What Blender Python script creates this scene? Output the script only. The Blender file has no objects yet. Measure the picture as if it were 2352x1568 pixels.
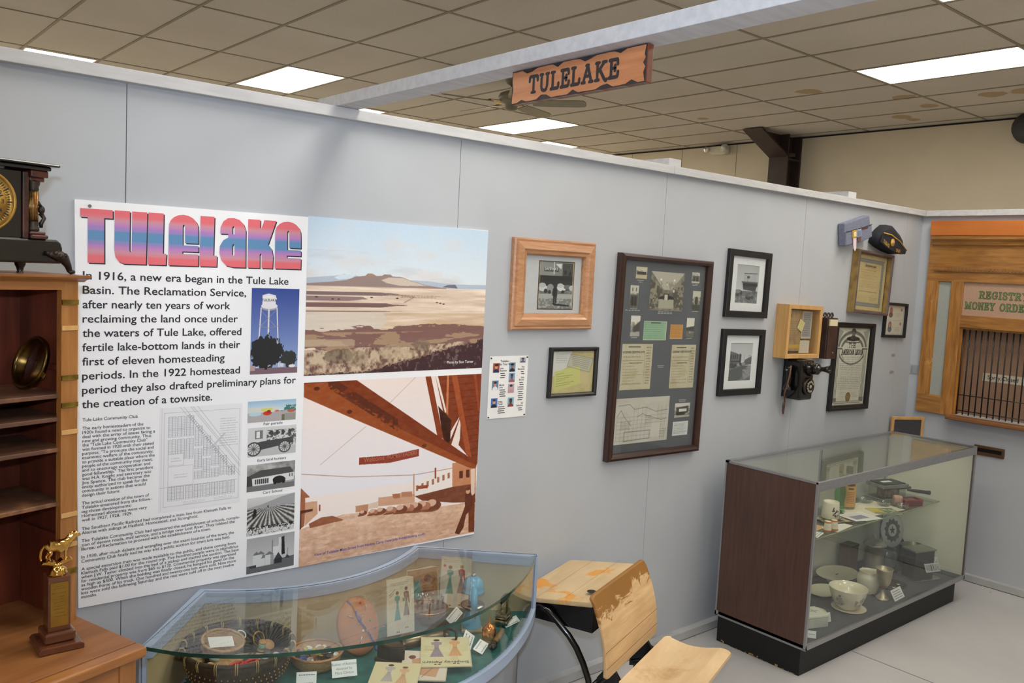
import bpy, bmesh, math, random
import numpy as np
from mathutils import Vector, Matrix

S = bpy.context.scene
COL = S.collection
PI = math.pi
random.seed(7)

# ------------------------------------------------------------------ camera, world, exposure, the flash
cam_data = bpy.data.cameras.new('camera')
cam = bpy.data.objects.new('camera', cam_data)
COL.objects.link(cam)
cam.location = (-0.774, -2.715, 1.8754)
cam.rotation_euler = (1.4855, -0.0499, -0.6984)
cam_data.sensor_width = 36.0
cam_data.lens = 1978.0 / 2352.0 * 36.0
cam_data.clip_start = 0.02
S.camera = cam

w = bpy.data.worlds.new('world')
S.world = w
w.use_nodes = True
w.node_tree.nodes['Background'].inputs[0].default_value = (0.5, 0.45, 0.38, 1)
w.node_tree.nodes['Background'].inputs[1].default_value = 0.05

S.view_settings.view_transform = 'Standard'
S.view_settings.look = 'None'
S.view_settings.exposure = 0.2
S.view_settings.gamma = 1.0
S.view_settings.use_curve_mapping = False
S.cycles.max_bounces = 10
S.cycles.diffuse_bounces = 5
S.cycles.glossy_bounces = 4
S.cycles.transmission_bounces = 8
S.cycles.transparent_max_bounces = 24
S.cycles.caustics_reflective = False
S.cycles.caustics_refractive = False
S.cycles.sample_clamp_indirect = 4.0
S.cycles.use_denoising = True

DIFFUSER = 13.0          # brightness of the ceiling light diffusers
FLASH = 150.0            # watts of the flash on top of the photographer's camera
fl = bpy.data.lights.new('camera_flash', 'SPOT')
fl.energy = FLASH
fl.shadow_soft_size = 0.03
fl.color = (0.70, 0.82, 1.0)
flo = bpy.data.objects.new('camera_flash', fl)
flo.location = (-0.80, -2.74, 2.05)
fl.spot_size = math.radians(88)
fl.spot_blend = 1.0
flo.rotation_euler = (1.4855, -0.0499, -0.74)
COL.objects.link(flo)

# ------------------------------------------------------------------ helpers
def lin(c):
    c = [x / 255.0 for x in c[:3]]
    return tuple((x / 12.92 if x <= 0.04045 else ((x + 0.055) / 1.055) ** 2.4) for x in c)

def newmat(name):
    m = bpy.data.materials.new(name)
    m.use_nodes = True
    nt = m.node_tree
    return m, nt, nt.nodes['Principled BSDF']

def node(nt, t, **kw):
    n = nt.nodes.new(t)
    for k, v in kw.items():
        setattr(n, k, v)
    return n

def ramp(nt, fac, stops):
    r = node(nt, 'ShaderNodeValToRGB')
    e = r.color_ramp.elements
    while len(e) < len(stops):
        e.new(0.5)
    for i, (p, c) in enumerate(stops):
        e[i].position = p
        e[i].color = (*c, 1)
    nt.links.new(fac, r.inputs[0])
    return r.outputs[0]

def mth(nt, op, a, b=None, c=None):
    n = node(nt, 'ShaderNodeMath', operation=op)
    for i, v in enumerate((a, b, c)):
        if v is None:
            continue
        if isinstance(v, (int, float)):
            n.inputs[i].default_value = v
        else:
            nt.links.new(v, n.inputs[i])
    return n.outputs[0]

def noise(nt, scale, detail=3, stretch=(1, 1, 1), rough=0.5, coord='Object', dist=0.0):
    tc = node(nt, 'ShaderNodeTexCoord')
    mp = node(nt, 'ShaderNodeMapping')
    mp.inputs['Scale'].default_value = stretch
    nt.links.new(tc.outputs[coord], mp.inputs[0])
    n = node(nt, 'ShaderNodeTexNoise')
    n.inputs['Scale'].default_value = scale
    n.inputs['Detail'].default_value = detail
    n.inputs['Roughness'].default_value = rough
    n.inputs['Distortion'].default_value = dist
    nt.links.new(mp.outputs[0], n.inputs['Vector'])
    return n.outputs[0]

def bump(nt, bsdf, h, strength=0.2, dist=0.002):
    b = node(nt, 'ShaderNodeBump')
    b.inputs['Strength'].default_value = strength
    b.inputs['Distance'].default_value = dist
    nt.links.new(h, b.inputs['Height'])
    nt.links.new(b.outputs[0], bsdf.inputs['Normal'])

def pm(name, c, c2=None, scale=6, rough=0.5, metal=0.0, b=0.0, bscale=None, stretch=(1, 1, 1), detail=3, spec=0.5, lo=0.35, hi=0.65, coat=0.0):
    """plain procedural material: two colours mixed by noise, optional bump"""
    m, nt, p = newmat(name)
    c2 = c2 or tuple(max(0, x - 10) for x in c)
    n = noise(nt, scale, detail, stretch)
    nt.links.new(ramp(nt, n, [(lo, lin(c)), (hi, lin(c2))]), p.inputs['Base Color'])
    p.inputs['Roughness'].default_value = rough
    p.inputs['Metallic'].default_value = metal
    p.inputs['Specular IOR Level'].default_value = spec
    p.inputs['Coat Weight'].default_value = coat
    if b:
        bump(nt, p, noise(nt, bscale or scale * 4, 4, stretch), b)
    return m

def wood(name, c, c2, axis='x', scale=14, rough=0.45, spots=None, coat=0.0, grain=9.0):
    """wood: grain streaks along one axis, a slow tone change, optional wear spots"""
    m, nt, p = newmat(name)
    st = {'x': (1, grain, grain), 'y': (grain, 1, grain), 'z': (grain, grain, 1)}[axis]
    n1 = noise(nt, scale / 4, 5, st, 0.6, dist=0.6)
    col = ramp(nt, n1, [(0.3, lin(c)), (0.5, lin(tuple((a + b_) / 2 for a, b_ in zip(c, c2)))), (0.7, lin(c2))])
    n2 = noise(nt, 2.2, 2)
    mx = node(nt, 'ShaderNodeMix', data_type='RGBA', blend_type='MULTIPLY')
    mx.inputs['Factor'].default_value = 0.55
    nt.links.new(col, mx.inputs['A'])
    nt.links.new(ramp(nt, n2, [(0.3, (0.62, 0.58, 0.55)), (0.7, (1.05, 1.05, 1.05))]), mx.inputs['B'])
    out = mx.outputs['Result']
    if spots:
        sc, sp_scale, lo, hi = spots
        n3 = noise(nt, sp_scale, 6, (1, 1, 1), 0.65)
        mx2 = node(nt, 'ShaderNodeMix', data_type='RGBA')
        nt.links.new(ramp(nt, n3, [(lo, (0, 0, 0)), (hi, (1, 1, 1))]), mx2.inputs['Factor'])
        nt.links.new(out, mx2.inputs['A'])
        mx2.inputs['B'].default_value = (*lin(sc), 1)
        out = mx2.outputs['Result']
    nt.links.new(out, p.inputs['Base Color'])
    p.inputs['Roughness'].default_value = rough
    p.inputs['Coat Weight'].default_value = coat
    bump(nt, p, n1, 0.15, 0.001)
    return m

def glassmat(name, tint=(0.96, 0.98, 0.97), refl=1.0, rough=0.0):
    """clear sheet glass: straight-through transmission plus a Schlick mirror term"""
    m = bpy.data.materials.new(name)
    m.use_nodes = True
    nt = m.node_tree
    nt.nodes.remove(nt.nodes['Principled BSDF'])
    out = nt.nodes['Material Output']
    tr = node(nt, 'ShaderNodeBsdfTransparent')
    tr.inputs[0].default_value = (*tint, 1)
    gl = node(nt, 'ShaderNodeBsdfGlossy')
    gl.inputs['Roughness'].default_value = rough
    lw = node(nt, 'ShaderNodeLayerWeight')
    lw.inputs[0].default_value = 0.5
    f = mth(nt, 'POWER', lw.outputs['Facing'], 5.0)
    f = mth(nt, 'MULTIPLY_ADD', f, 0.95 * refl, 0.045 * refl)
    mx = node(nt, 'ShaderNodeMixShader')
    nt.links.new(f, mx.inputs[0])
    nt.links.new(tr.outputs[0], mx.inputs[1])
    nt.links.new(gl.outputs[0], mx.inputs[2])
    nt.links.new(mx.outputs[0], out.inputs[0])
    return m

def emit(name, c, s):
    m = bpy.data.materials.new(name)
    m.use_nodes = True
    nt = m.node_tree
    p = nt.nodes['Principled BSDF']
    p.inputs['Base Color'].default_value = (0.8, 0.8, 0.8, 1)
    p.inputs['Emission Color'].default_value = (*lin(c), 1)
    p.inputs['Emission Strength'].default_value = s
    return m

class MB:
    """collects boxes, prisms, lathes and tubes into ONE mesh"""
    def __init__(self):
        self.v, self.f, self.mi, self.sm = [], [], [], []
    def add(self, vs, fs, mi=0, smooth=False, M=None):
        o = len(self.v)
        self.v += [tuple(M @ Vector(p)) for p in vs] if M is not None else [tuple(p) for p in vs]
        for f in fs:
            self.f.append([i + o for i in f])
            self.mi.append(mi)
            self.sm.append(smooth)
        return self
    def box(self, x0, x1, y0, y1, z0, z1, mi=0, M=None):
        vs = [(x, y, z) for x in (x0, x1) for y in (y0, y1) for z in (z0, z1)]
        fs = [(0, 1, 3, 2), (4, 6, 7, 5), (0, 4, 5, 1), (2, 3, 7, 6), (0, 2, 6, 4), (1, 5, 7, 3)]
        return self.add(vs, fs, mi, False, M)
    def prism(self, poly, a0, a1, axis='z', mi=0, M=None, cap=True, smooth=False):
        """polygon (2-D) extruded along an axis: z -> (x,y), y -> (x,z), x -> (y,z)"""
        n = len(poly)
        def pt(p, a):
            return {'z': (p[0], p[1], a), 'y': (p[0], a, p[1]), 'x': (a, p[0], p[1])}[axis]
        vs = [pt(p, a0) for p in poly] + [pt(p, a1) for p in poly]
        fs = [(i, (i + 1) % n, n + (i + 1) % n, n + i) for i in range(n)]
        self.add(vs, fs, mi, smooth, M)
        if cap:
            self.add([pt(p, a0) for p in poly], [tuple(range(n))], mi, False, M)
            self.add([pt(p, a1) for p in poly], [tuple(range(n))], mi, False, M)
        return self
    def lathe(self, prof, seg=24, mi=0, M=None, smooth=True, a0=0.0, a1=2 * PI, sx=1.0, sy=1.0):
        full = abs(a1 - a0 - 2 * PI) < 1e-6
        k = seg if full else seg + 1
        vs, fs = [], []
        for r, z in prof:
            for i in range(k):
                a = a0 + (a1 - a0) * i / seg
                vs.append((r * math.cos(a) * sx, r * math.sin(a) * sy, z))
        for j in range(len(prof) - 1):
            for i in range(seg):
                i2 = (i + 1) % k
                fs.append((j * k + i, j * k + i2, (j + 1) * k + i2, (j + 1) * k + i))
        return self.add(vs, fs, mi, smooth, M)
    def disc(self, r, z, seg=24, mi=0, M=None, sx=1, sy=1):
        return self.add([(r * math.cos(2 * PI * i / seg) * sx, r * math.sin(2 * PI * i / seg) * sy, z) for i in range(seg)], [tuple(range(seg))], mi, False, M)
    def cyl(self, p, q, r, r2=None, seg=12, mi=0, smooth=True, cap=True):
        p, q = Vector(p), Vector(q)
        d = q - p
        M = Matrix.Translation(p) @ d.to_track_quat('Z', 'Y').to_matrix().to_4x4()
        r2 = r if r2 is None else r2
        self.lathe([(r, 0), (r2, d.length)], seg, mi, M, smooth)
        if cap:
            self.disc(r, 0, seg, mi, M)
            self.disc(r2, d.length, seg, mi, M)
        return self
    def tube(self, path, r, seg=8, mi=0, closed=False, cap=True, flat=1.0):
        P = [Vector(p) for p in path]
        n = len(P)
        rr = r if isinstance(r, (list, tuple)) else [r] * n
        vs, fs = [], []
        up = None
        for i in range(n):
            t = (P[(i + 1) % n] - P[i - 1]) if (closed or 0 < i < n - 1) else (P[1] - P[0] if i == 0 else P[-1] - P[-2])
            t.normalize()
            if up is None:
                up = t.orthogonal().normalized()
            up = (up - t * up.dot(t)).normalized()
            sd = t.cross(up)
            for k in range(seg):
                a = 2 * PI * k / seg
                vs.append(P[i] + up * math.cos(a) * rr[i] + sd * math.sin(a) * rr[i] * flat)
        m = n if closed else n - 1
        for i in range(m):
            for k in range(seg):
                i2 = (i + 1) % n
                fs.append((i * seg + k, i * seg + (k + 1) % seg, i2 * seg + (k + 1) % seg, i2 * seg + k))
        if cap and not closed:
            fs += [tuple(range(seg)), tuple(range((n - 1) * seg, n * seg))]
        return self.add(vs, fs, mi, True)
    def ball(self, c, r, seg=12, mi=0, s=(1, 1, 1), M=None):
        k = max(6, seg // 2)
        prof = [(r * math.sin(PI * j / k), -r * math.cos(PI * j / k)) for j in range(k + 1)]
        T = Matrix.Translation(c) @ Matrix.Diagonal((*s, 1))
        return self.lathe(prof, seg, mi, (M @ T) if M is not None else T)
    def moulding(self, x0, z0, x1, z1, prof, mi=0):
        """mitred picture moulding in the x-z plane; prof = (inset from outer edge, y)"""
        vs, fs = [], []
        for t, y in prof:
            vs += [(x0 + t, y, z0 + t), (x1 - t, y, z0 + t), (x1 - t, y, z1 - t), (x0 + t, y, z1 - t)]
        for j in range(len(prof) - 1):
            for i in range(4):
                fs.append((j * 4 + i, j * 4 + (i + 1) % 4, j * 4 + 4 + (i + 1) % 4, j * 4 + 4 + i))
        return self.add(vs, fs, mi)
    def build(self, name, mats, parent=None, bev=0.0, loc=None, rot=None, seg=2):
        me = bpy.data.meshes.new(name)
        me.from_pydata(self.v, [], self.f)
        mats = mats if isinstance(mats, (list, tuple)) else [mats]
        for m in mats:
            me.materials.append(m)
        me.polygons.foreach_set('material_index', self.mi)
        me.polygons.foreach_set('use_smooth', self.sm)
        bm = bmesh.new()
        bm.from_mesh(me)
        bmesh.ops.remove_doubles(bm, verts=bm.verts, dist=1e-6)
        bmesh.ops.recalc_face_normals(bm, faces=bm.faces)
        bm.to_mesh(me)
        bm.free()
        me.update()
        o = bpy.data.objects.new(name, me)
        COL.objects.link(o)
        if parent is not None:
            o.parent = parent
        if loc is not None:
            o.location = loc
        if rot is not None:
            o.rotation_euler = rot
        if bev:
            b = o.modifiers.new('bevel', 'BEVEL')
            b.width = bev
            b.segments = seg
            b.limit_method = 'ANGLE'
            b.angle_limit = math.radians(40)
        return o

def tag(o, label, cat, group=None):
    o['label'] = label
    o['category'] = cat
    if group:
        o['group'] = group
    return o

def thing(name, label, cat, loc=(0, 0, 0), rz=0.0, group=None, rot=None):
    o = bpy.data.objects.new(name, None)
    o.empty_display_size = 0.05
    COL.objects.link(o)
    o.location = loc
    o.rotation_euler = rot if rot is not None else (0, 0, rz)
    return tag(o, label, cat, group)

def struct(o):
    o['kind'] = 'structure'
    return o

def copy_tree(o, parent=None):
    c = o.copy()
    COL.objects.link(c)
    if parent is not None:
        c.parent = parent
    for ch in [x for x in bpy.data.objects if x.parent == o]:
        copy_tree(ch, c)
    return c

# ------------------------------------------------------------------ lettering
_fc = bpy.data.curves.new('lettering', 'FONT')
_fc.resolution_u = 3
_fo = bpy.data.objects.new('lettering', _fc)

def text_mesh(s, bold=0.0):
    _fc.body = s
    _fc.offset = bold
    _fc.size = 1.0
    me = _fo.to_mesh()
    n = len(me.vertices)
    co = np.zeros(n * 3)
    me.vertices.foreach_get('co', co)
    fs = [tuple(p.vertices) for p in me.polygons]
    _fo.to_mesh_clear()
    return co.reshape(-1, 3)[:, :2], fs

def letter(mb, s, x, z, size, width=None, y=-0.0006, bold=0.0, align='l', mi=0, rot=0.0, M=None, sheet=False):
    """one line of lettering in the x-z plane (or x-y plane when sheet); width stretches the line to fit"""
    co, fs = text_mesh(s, bold)
    if not len(co):
        return
    k = size
    x0, x1 = co[:, 0].min(), co[:, 0].max()
    kx = width / (x1 - x0) if width else k
    X = (co[:, 0] - (x0 if align == 'l' else (x0 + x1) / 2 if align == 'c' else x1)) * kx
    Z = co[:, 1] * k
    cr, sr = math.cos(rot), math.sin(rot)
    X, Z = X * cr - Z * sr, X * sr + Z * cr
    if sheet:
        vs = [(x + a, z + b, y) for a, b in zip(X, Z)]
    else:
        vs = [(x + a, y, z + b) for a, b in zip(X, Z)]
    mb.add(vs, fs, mi, False, M)

# a slab-serif alphabet drawn with strokes: unit box 0..w x 0..1
SLAB = {
    'T': (.8, [[(.4, 0), (.4, 1)], [(.02, .72), (.04, .96), (.1, 1), (.7, 1), (.76, .96), (.78, .72)], [(.24, 0), (.56, 0)]]),
    'U': (.82, [[(.14, 1), (.14, .28), (.2, .08), (.34, 0), (.5, 0), (.62, .08), (.68, .28), (.68, 1)], [(.02, 1), (.26, 1)], [(.56, 1), (.8, 1)]]),
    'L': (.7, [[(.16, 1), (.16, 0)], [(.02, 1), (.32, 1)], [(.02, 0), (.6, 0), (.66, .06), (.68, .28)]]),
    'E': (.72, [[(.16, 1), (.16, 0)], [(.02, 1), (.6, 1), (.64, .96), (.66, .74)], [(.02, 0), (.6, 0), (.66, .04), (.7, .28)], [(.16, .52), (.46, .52)], [(.46, .66), (.46, .38)]]),
    'A': (.9, [[(.12, 0), (.45, 1)], [(.45, 1), (.78, 0)], [(.24, .36), (.66, .36)], [(.0, 0), (.26, 0)], [(.62, 0), (.9, 0)], [(.32, 1), (.52, 1)]]),
    'K': (.9, [[(.16, 1), (.16, 0)], [(.16, .42), (.7, 1)], [(.34, .6), (.74, 0), (.86, -.1), (.92, -.04)], [(.02, 1), (.3, 1)], [(.02, 0), (.3, 0)], [(.56, 1), (.86, 1)]]),
    'R': (.86, [[(.16, 1), (.16, 0)], [(.02, 1), (.5, 1), (.66, .92), (.7, .76), (.66, .58), (.5, .5), (.16, .5)], [(.44, .5), (.74, 0)], [(.02, 0), (.32, 0)], [(.62, 0), (.86, 0)]]),
    'G': (.86, [[(.72, .7), (.7, .88), (.56, .99), (.4, 1), (.2, .9), (.1, .68), (.08, .42), (.16, .14), (.34, .0), (.52, .0), (.7, .1), (.7, .42)], [(.5, .42), (.84, .42)], [(.72, .98), (.72, .72)]]),
    'I': (.4, [[(.2, 0), (.2, 1)], [(.04, 0), (.36, 0)], [(.04, 1), (.36, 1)]]),
    'S': (.7, [[(.6, .72), (.58, .9), (.42, 1), (.26, 1), (.1, .9), (.1, .7), (.2, .58), (.48, .46), (.6, .34), (.6, .14), (.46, 0), (.26, 0), (.1, .08), (.08, .28)]]),
    'Y': (.84, [[(.12, 1), (.42, .46)], [(.72, 1), (.42, .46)], [(.42, .46), (.42, 0)], [(.0, 1), (.28, 1)], [(.58, 1), (.84, 1)], [(.26, 0), (.58, 0)]]),
    'M': (1.04, [[(.16, 0), (.16, 1)], [(.16, 1), (.52, .1)], [(.52, .1), (.88, 1)], [(.88, 1), (.88, 0)], [(.02, 0), (.3, 0)], [(.74, 0), (1.02, 0)], [(.02, 1), (.18, 1)], [(.86, 1), (1.02, 1)]]),
    'O': (.9, [[(.45, 1), (.24, .95), (.12, .76), (.08, .5), (.12, .24), (.24, .05), (.45, 0), (.66, .05), (.78, .24), (.82, .5), (.78, .76), (.66, .95), (.45, 1)]]),
    'N': (.9, [[(.16, 0), (.16, 1)], [(.16, 1), (.72, 0)], [(.72, 0), (.72, 1)], [(.02, 0), (.3, 0)], [(.58, 1), (.86, 1)], [(.02, 1), (.2, 1)]]),
    'D': (.86, [[(.16, 1), (.16, 0)], [(.02, 1), (.44, 1), (.66, .88), (.76, .62), (.76, .38), (.66, .12), (.44, 0), (.02, 0)]]),
    'H': (.9, [[(.16, 0), (.16, 1)], [(.72, 0), (.72, 1)], [(.16, .5), (.72, .5)], [(.02, 0), (.3, 0)], [(.58, 0), (.86, 0)], [(.02, 1), (.3, 1)], [(.58, 1), (.86, 1)]]),
    'C': (.8, [[(.68, .72), (.62, .92), (.44, 1), (.24, .94), (.12, .74), (.08, .5), (.12, .24), (.26, .04), (.46, 0), (.62, .08), (.7, .28)]]),
    ' ': (.5, []),
}

def slab(mb, s, x, z, h, width=None, y=-0.001, wt=0.13, mi=0, gap=0.12, wt2=None, M=None):
    """slab-serif lettering; main strokes wt, serifs wt2 (fractions of the height)"""
    tot = sum(SLAB[c][0] for c in s) + gap * (len(s) - 1)
    kx = (width / tot) if width else h
    wt2 = wt2 or wt * 0.8
    px = x
    lay = 0
    for c in s:
        wd, strokes = SLAB[c]
        for st in strokes:
            horiz = len(st) == 2 and abs(st[0][1] - st[1][1]) < 1e-6
            r = (wt2 if horiz else wt) * h / 2
            pts = [(px + a * kx, z + b * h) for a, b in st]
            for (ax, az), (bx, bz) in zip(pts[:-1], pts[1:]):
                d = math.hypot(bx - ax, bz - az) or 1e-6
                nx, nz = -(bz - az) / d * r, (bx - ax) / d * r
                yy = y - lay * 2e-6
                lay += 1
                mb.add([(ax + nx, yy, az + nz), (ax - nx, yy, az - nz), (bx - nx, yy, bz - nz), (bx + nx, yy, bz + nz)], [(0, 1, 2, 3)], mi, False, M)
            for (ax, az) in pts:
                lay += 1
                yy = y - lay * 2e-6
                mb.add([(ax + r * math.cos(2 * PI * i / 10), yy, az + r * math.sin(2 * PI * i / 10)) for i in range(10)], [tuple(range(10))], mi, False, M)
        px += (wd + gap) * kx
    return px - x

# ------------------------------------------------------------------ printed pictures: painted into colour attributes of a fine grid
class Cv:
    def __init__(self, nx, ny, bg=(255, 255, 255)):
        self.nx, self.ny = nx, ny
        self.W, self.H = nx * 2, ny * 2
        self.a = np.ones((self.H, self.W, 3), np.float32) * (np.array(bg, np.float32) / 255)
        self.X, self.Y = np.meshgrid((np.arange(self.W) + .5) / self.W, (np.arange(self.H) + .5) / self.H)
    def put(self, m, c, al=1.0):
        m = (m.astype(np.float32) * al)[..., None]
        c = np.array(c, np.float32) / 255 if not isinstance(c, np.ndarray) or c.ndim == 1 else c
        self.a = self.a * (1 - m) + c * m
        return self
    def rect(self, x0, y0, x1, y1, c, al=1.0):
        i0, i1, j0, j1 = [int(round(v)) for v in (x0 * self.W, x1 * self.W, y0 * self.H, y1 * self.H)]
        i0, j0 = max(i0, 0), max(j0, 0)
        i1, j1 = max(i1, i0 + 1), max(j1, j0 + 1)
        self.a[j0:j1, i0:i1] = self.a[j0:j1, i0:i1] * (1 - al) + np.array(c, np.float32) / 255 * al
        return self
    def poly(self, pts, c, al=1.0):
        inside = np.zeros(self.X.shape, bool)
        n = len(pts)
        for i in range(n):
            (ax, ay), (bx, by) = pts[i], pts[(i + 1) % n]
            if ay == by:
                continue
            cond = (ay > self.Y) != (by > self.Y)
            inside ^= cond & (self.X < (bx - ax) * (self.Y - ay) / (by - ay) + ax)
        return self.put(inside, c, al)
    def ell(self, cx, cy, rx, ry, c, al=1.0):
        return self.put(((self.X - cx) / rx) ** 2 + ((self.Y - cy) / ry) ** 2 < 1, c, al)
    def line(self, pts, w, c, al=1.0):
        asp = self.H / self.W
        for (ax, ay), (bx, by) in zip(pts[:-1], pts[1:]):
            dx, dy = bx - ax, (by - ay) * asp
            L = dx * dx + dy * dy + 1e-12
            t = np.clip(((self.X - ax) * dx + (self.Y - ay) * asp * dy) / L, 0, 1)
            d = np.hypot(self.X - ax - t * dx, (self.Y - ay) * asp - t * dy)
            self.put(np.clip((w - d) * self.W + .5, 0, 1), c, al)
        return self
    def grad(self, y0, y1, c0, c1):
        m = (self.Y >= y0) & (self.Y < y1)
        t = np.clip((self.Y - y0) / (y1 - y0), 0, 1)[..., None]
        self.put(m, np.array(c0, np.float32) / 255 * (1 - t) + np.array(c1, np.float32) / 255 * t)
        return self
    def nz(self, sx, sy, seed=0, octv=4):
        r = np.random.RandomState(seed)
        o = np.zeros(self.X.shape, np.float32)
        tot, amp = 0, 1.0
        for k in range(octv):
            gx, gy = int(sx * 2 ** k) + 2, int(sy * 2 ** k) + 2
            g = r.rand(gy + 1, gx + 1).astype(np.float32)
            fx, fy = self.X * (gx - 1), self.Y * (gy - 1)
            ix, iy = fx.astype(int), fy.astype(int)
            tx, ty = fx - ix, fy - iy
            tx, ty = tx * tx * (3 - 2 * tx), ty * ty * (3 - 2 * ty)
            o += amp * ((g[iy, ix] * (1 - tx) + g[iy, ix + 1] * tx) * (1 - ty) + (g[iy + 1, ix] * (1 - tx) + g[iy + 1, ix + 1] * tx) * ty)
            tot += amp
            amp *= .55
        return o / tot
    def scribble(self, x0, y0, x1, y1, rows, c, seed=0, w=.35, al=.8, fill=.8):
        """rows of illegible writing"""
        r = np.random.RandomState(seed)
        dy = (y1 - y0) / rows
        for i in range(rows):
            x = x0
            end = x0 + (x1 - x0) * (fill + (1 - fill) * r.rand())
            while x < end:
                l = (x1 - x0) * (.02 + .07 * r.rand())
                self.rect(x, y0 + dy * (i + .3), min(x + l, end), y0 + dy * (i + .3 + w), c, al * (.6 + .4 * r.rand()))
                x += l + (x1 - x0) * .018
        return self
    def grain(self, amt, seed=0):
        r = np.random.RandomState(seed)
        self.a = np.clip(self.a + (r.rand(self.H, self.W, 1).astype(np.float32) - .5) * amt, 0, 1)
        return self
    def out(self):
        a = np.clip(self.a, 0, 1).reshape(self.ny, 2, self.nx, 2, 3).mean((1, 3))
        return np.where(a <= .04045, a / 12.92, ((a + .055) / 1.055) ** 2.4)

def printmat(name, rough=0.5):
    m, nt, p = newmat(name)
    at = node(nt, 'ShaderNodeAttribute', attribute_name='Print')
    nt.links.new(at.outputs['Color'], p.inputs['Base Color'])
    p.inputs['Roughness'].default_value = rough
    return m

PRINT = printmat('printed_paper', 0.55)
PRINT_GLOSS = printmat('printed_photo', 0.3)

def picture(name, cv, x0, x1, z0, z1, y, parent, mat=None, sheet=False, bend=None, M=None):
    """a printed picture: face-coloured grid filling x0..x1, z0..z1 in the x-z plane (x-y plane when sheet)"""
    a = cv.out()
    ny, nx = cv.ny, cv.nx
    gx, gz = np.meshgrid(np.linspace(x0, x1, nx + 1), np.linspace(z1, z0, ny + 1))
    off = bend((gx - x0) / (x1 - x0), (gz - z0) / (z1 - z0)) if bend else np.zeros(gx.shape)
    if sheet:
        co = np.stack([gx, gz, np.full(gx.shape, y) + off], -1)
    else:
        co = np.stack([gx, np.full(gx.shape, y) - off, gz], -1)
    co = co.reshape(-1, 3)
    if M is not None:
        co = co @ np.array(M.to_3x3()).T + np.array(M.translation)
    me = bpy.data.meshes.new(name)
    nf = nx * ny
    me.vertices.add(len(co))
    me.vertices.foreach_set('co', co.astype(np.float32).ravel())
    i = (np.arange(ny)[:, None] * (nx + 1) + np.arange(nx)[None]).ravel()
    q = np.stack([i, i + nx + 1, i + nx + 2, i + 1], 1).astype(np.int32)
    me.loops.add(nf * 4)
    me.loops.foreach_set('vertex_index', q.ravel())
    me.polygons.add(nf)
    me.polygons.foreach_set('loop_start', np.arange(nf, dtype=np.int32) * 4)
    me.update(calc_edges=True)
    at = me.color_attributes.new('Print', 'FLOAT_COLOR', 'CORNER')
    c4 = np.ones((nf, 4), np.float32)
    c4[:, :3] = a.reshape(-1, 3)
    at.data.foreach_set('color', np.repeat(c4, 4, axis=0).ravel())
    me.materials.append(mat or PRINT)
    o = bpy.data.objects.new(name, me)
    COL.objects.link(o)
    if parent is not None:
        o.parent = parent
    return o

def homog(src, dst):
    A = []
    for (x, y), (u, v) in zip(src, dst):
        A += [[x, y, 1, 0, 0, 0, -u * x, -u * y, -u], [0, 0, 0, x, y, 1, -v * x, -v * y, -v]]
    h = np.linalg.svd(np.array(A, float))[2][-1].reshape(3, 3)
    def f(*pts):
        r = []
        for x, y in pts:
            q = h @ np.array([x, y, 1.0])
            r.append((float(q[0] / q[2]), float(q[1] / q[2])))
        return r
    return f
UNIT = [(0, 0), (1, 0), (1, 1), (0, 1)]

# ------------------------------------------------------------------ shared materials
M_ = {}
M_['black'] = pm('black_paint', (22, 21, 21), (14, 13, 13), rough=0.42)
M_['black_gloss'] = pm('black_enamel', (16, 15, 15), (10, 9, 9), rough=0.18, coat=0.3)
M_['white_paper'] = pm('white_paper', (232, 232, 230), (226, 226, 226), rough=0.7)
M_['ink'] = pm('black_ink', (34, 32, 40), (28, 27, 34), rough=0.6)
M_['brass'] = pm('aged_brass', (176, 142, 66), (128, 98, 40), scale=30, rough=0.32, metal=1.0)
M_['brassflat'] = pm('dull_brass', (150, 126, 58), (112, 92, 36), scale=40, rough=0.4, metal=0.85)
M_['steel'] = pm('bright_steel', (190, 190, 188), (150, 150, 150), scale=20, rough=0.25, metal=1.0)
M_['alu'] = pm('brushed_aluminium', (176, 176, 178), (160, 160, 162), scale=40, rough=0.38, metal=0.85, stretch=(1, 12, 12))
M_['glass'] = glassmat('clear_glass')
M_['glass_edge'] = pm('green_glass_edge', (40, 78, 66), (24, 56, 48), scale=12, rough=0.12)
M_['cream'] = pm('cream_enamel', (222, 218, 196), (212, 206, 182), rough=0.5)
M_['grey_dark'] = pm('dark_grey', (62, 62, 64), (52, 52, 54), rough=0.7)

# ================================================================== THE ROOM
WALLC, WALLC2 = (178, 182, 188), (174, 178, 184)
M_['wall'] = pm('blue_grey_wall_paint', WALLC, WALLC2, scale=3, rough=0.62, b=0.05, bscale=220)
M_['trimpaint'] = pm('pale_grey_trim_paint', (196, 196, 198), (184, 184, 187), scale=8, rough=0.6, stretch=(1, 6, 6), b=0.15, bscale=60)
M_['base'] = pm('grey_baseboard_paint', (176, 176, 176), (166, 167, 168), scale=10, rough=0.55)
M_['tan'] = pm('tan_wall_paint', (214, 203, 180), (208, 197, 174), scale=2, rough=0.7, b=0.05, bscale=150)
M_['brownsteel'] = pm('dark_brown_steel', (62, 46, 40), (52, 38, 33), scale=10, rough=0.55)
M_['seam'] = pm('dark_gap', (30, 30, 32), rough=0.9)

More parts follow.
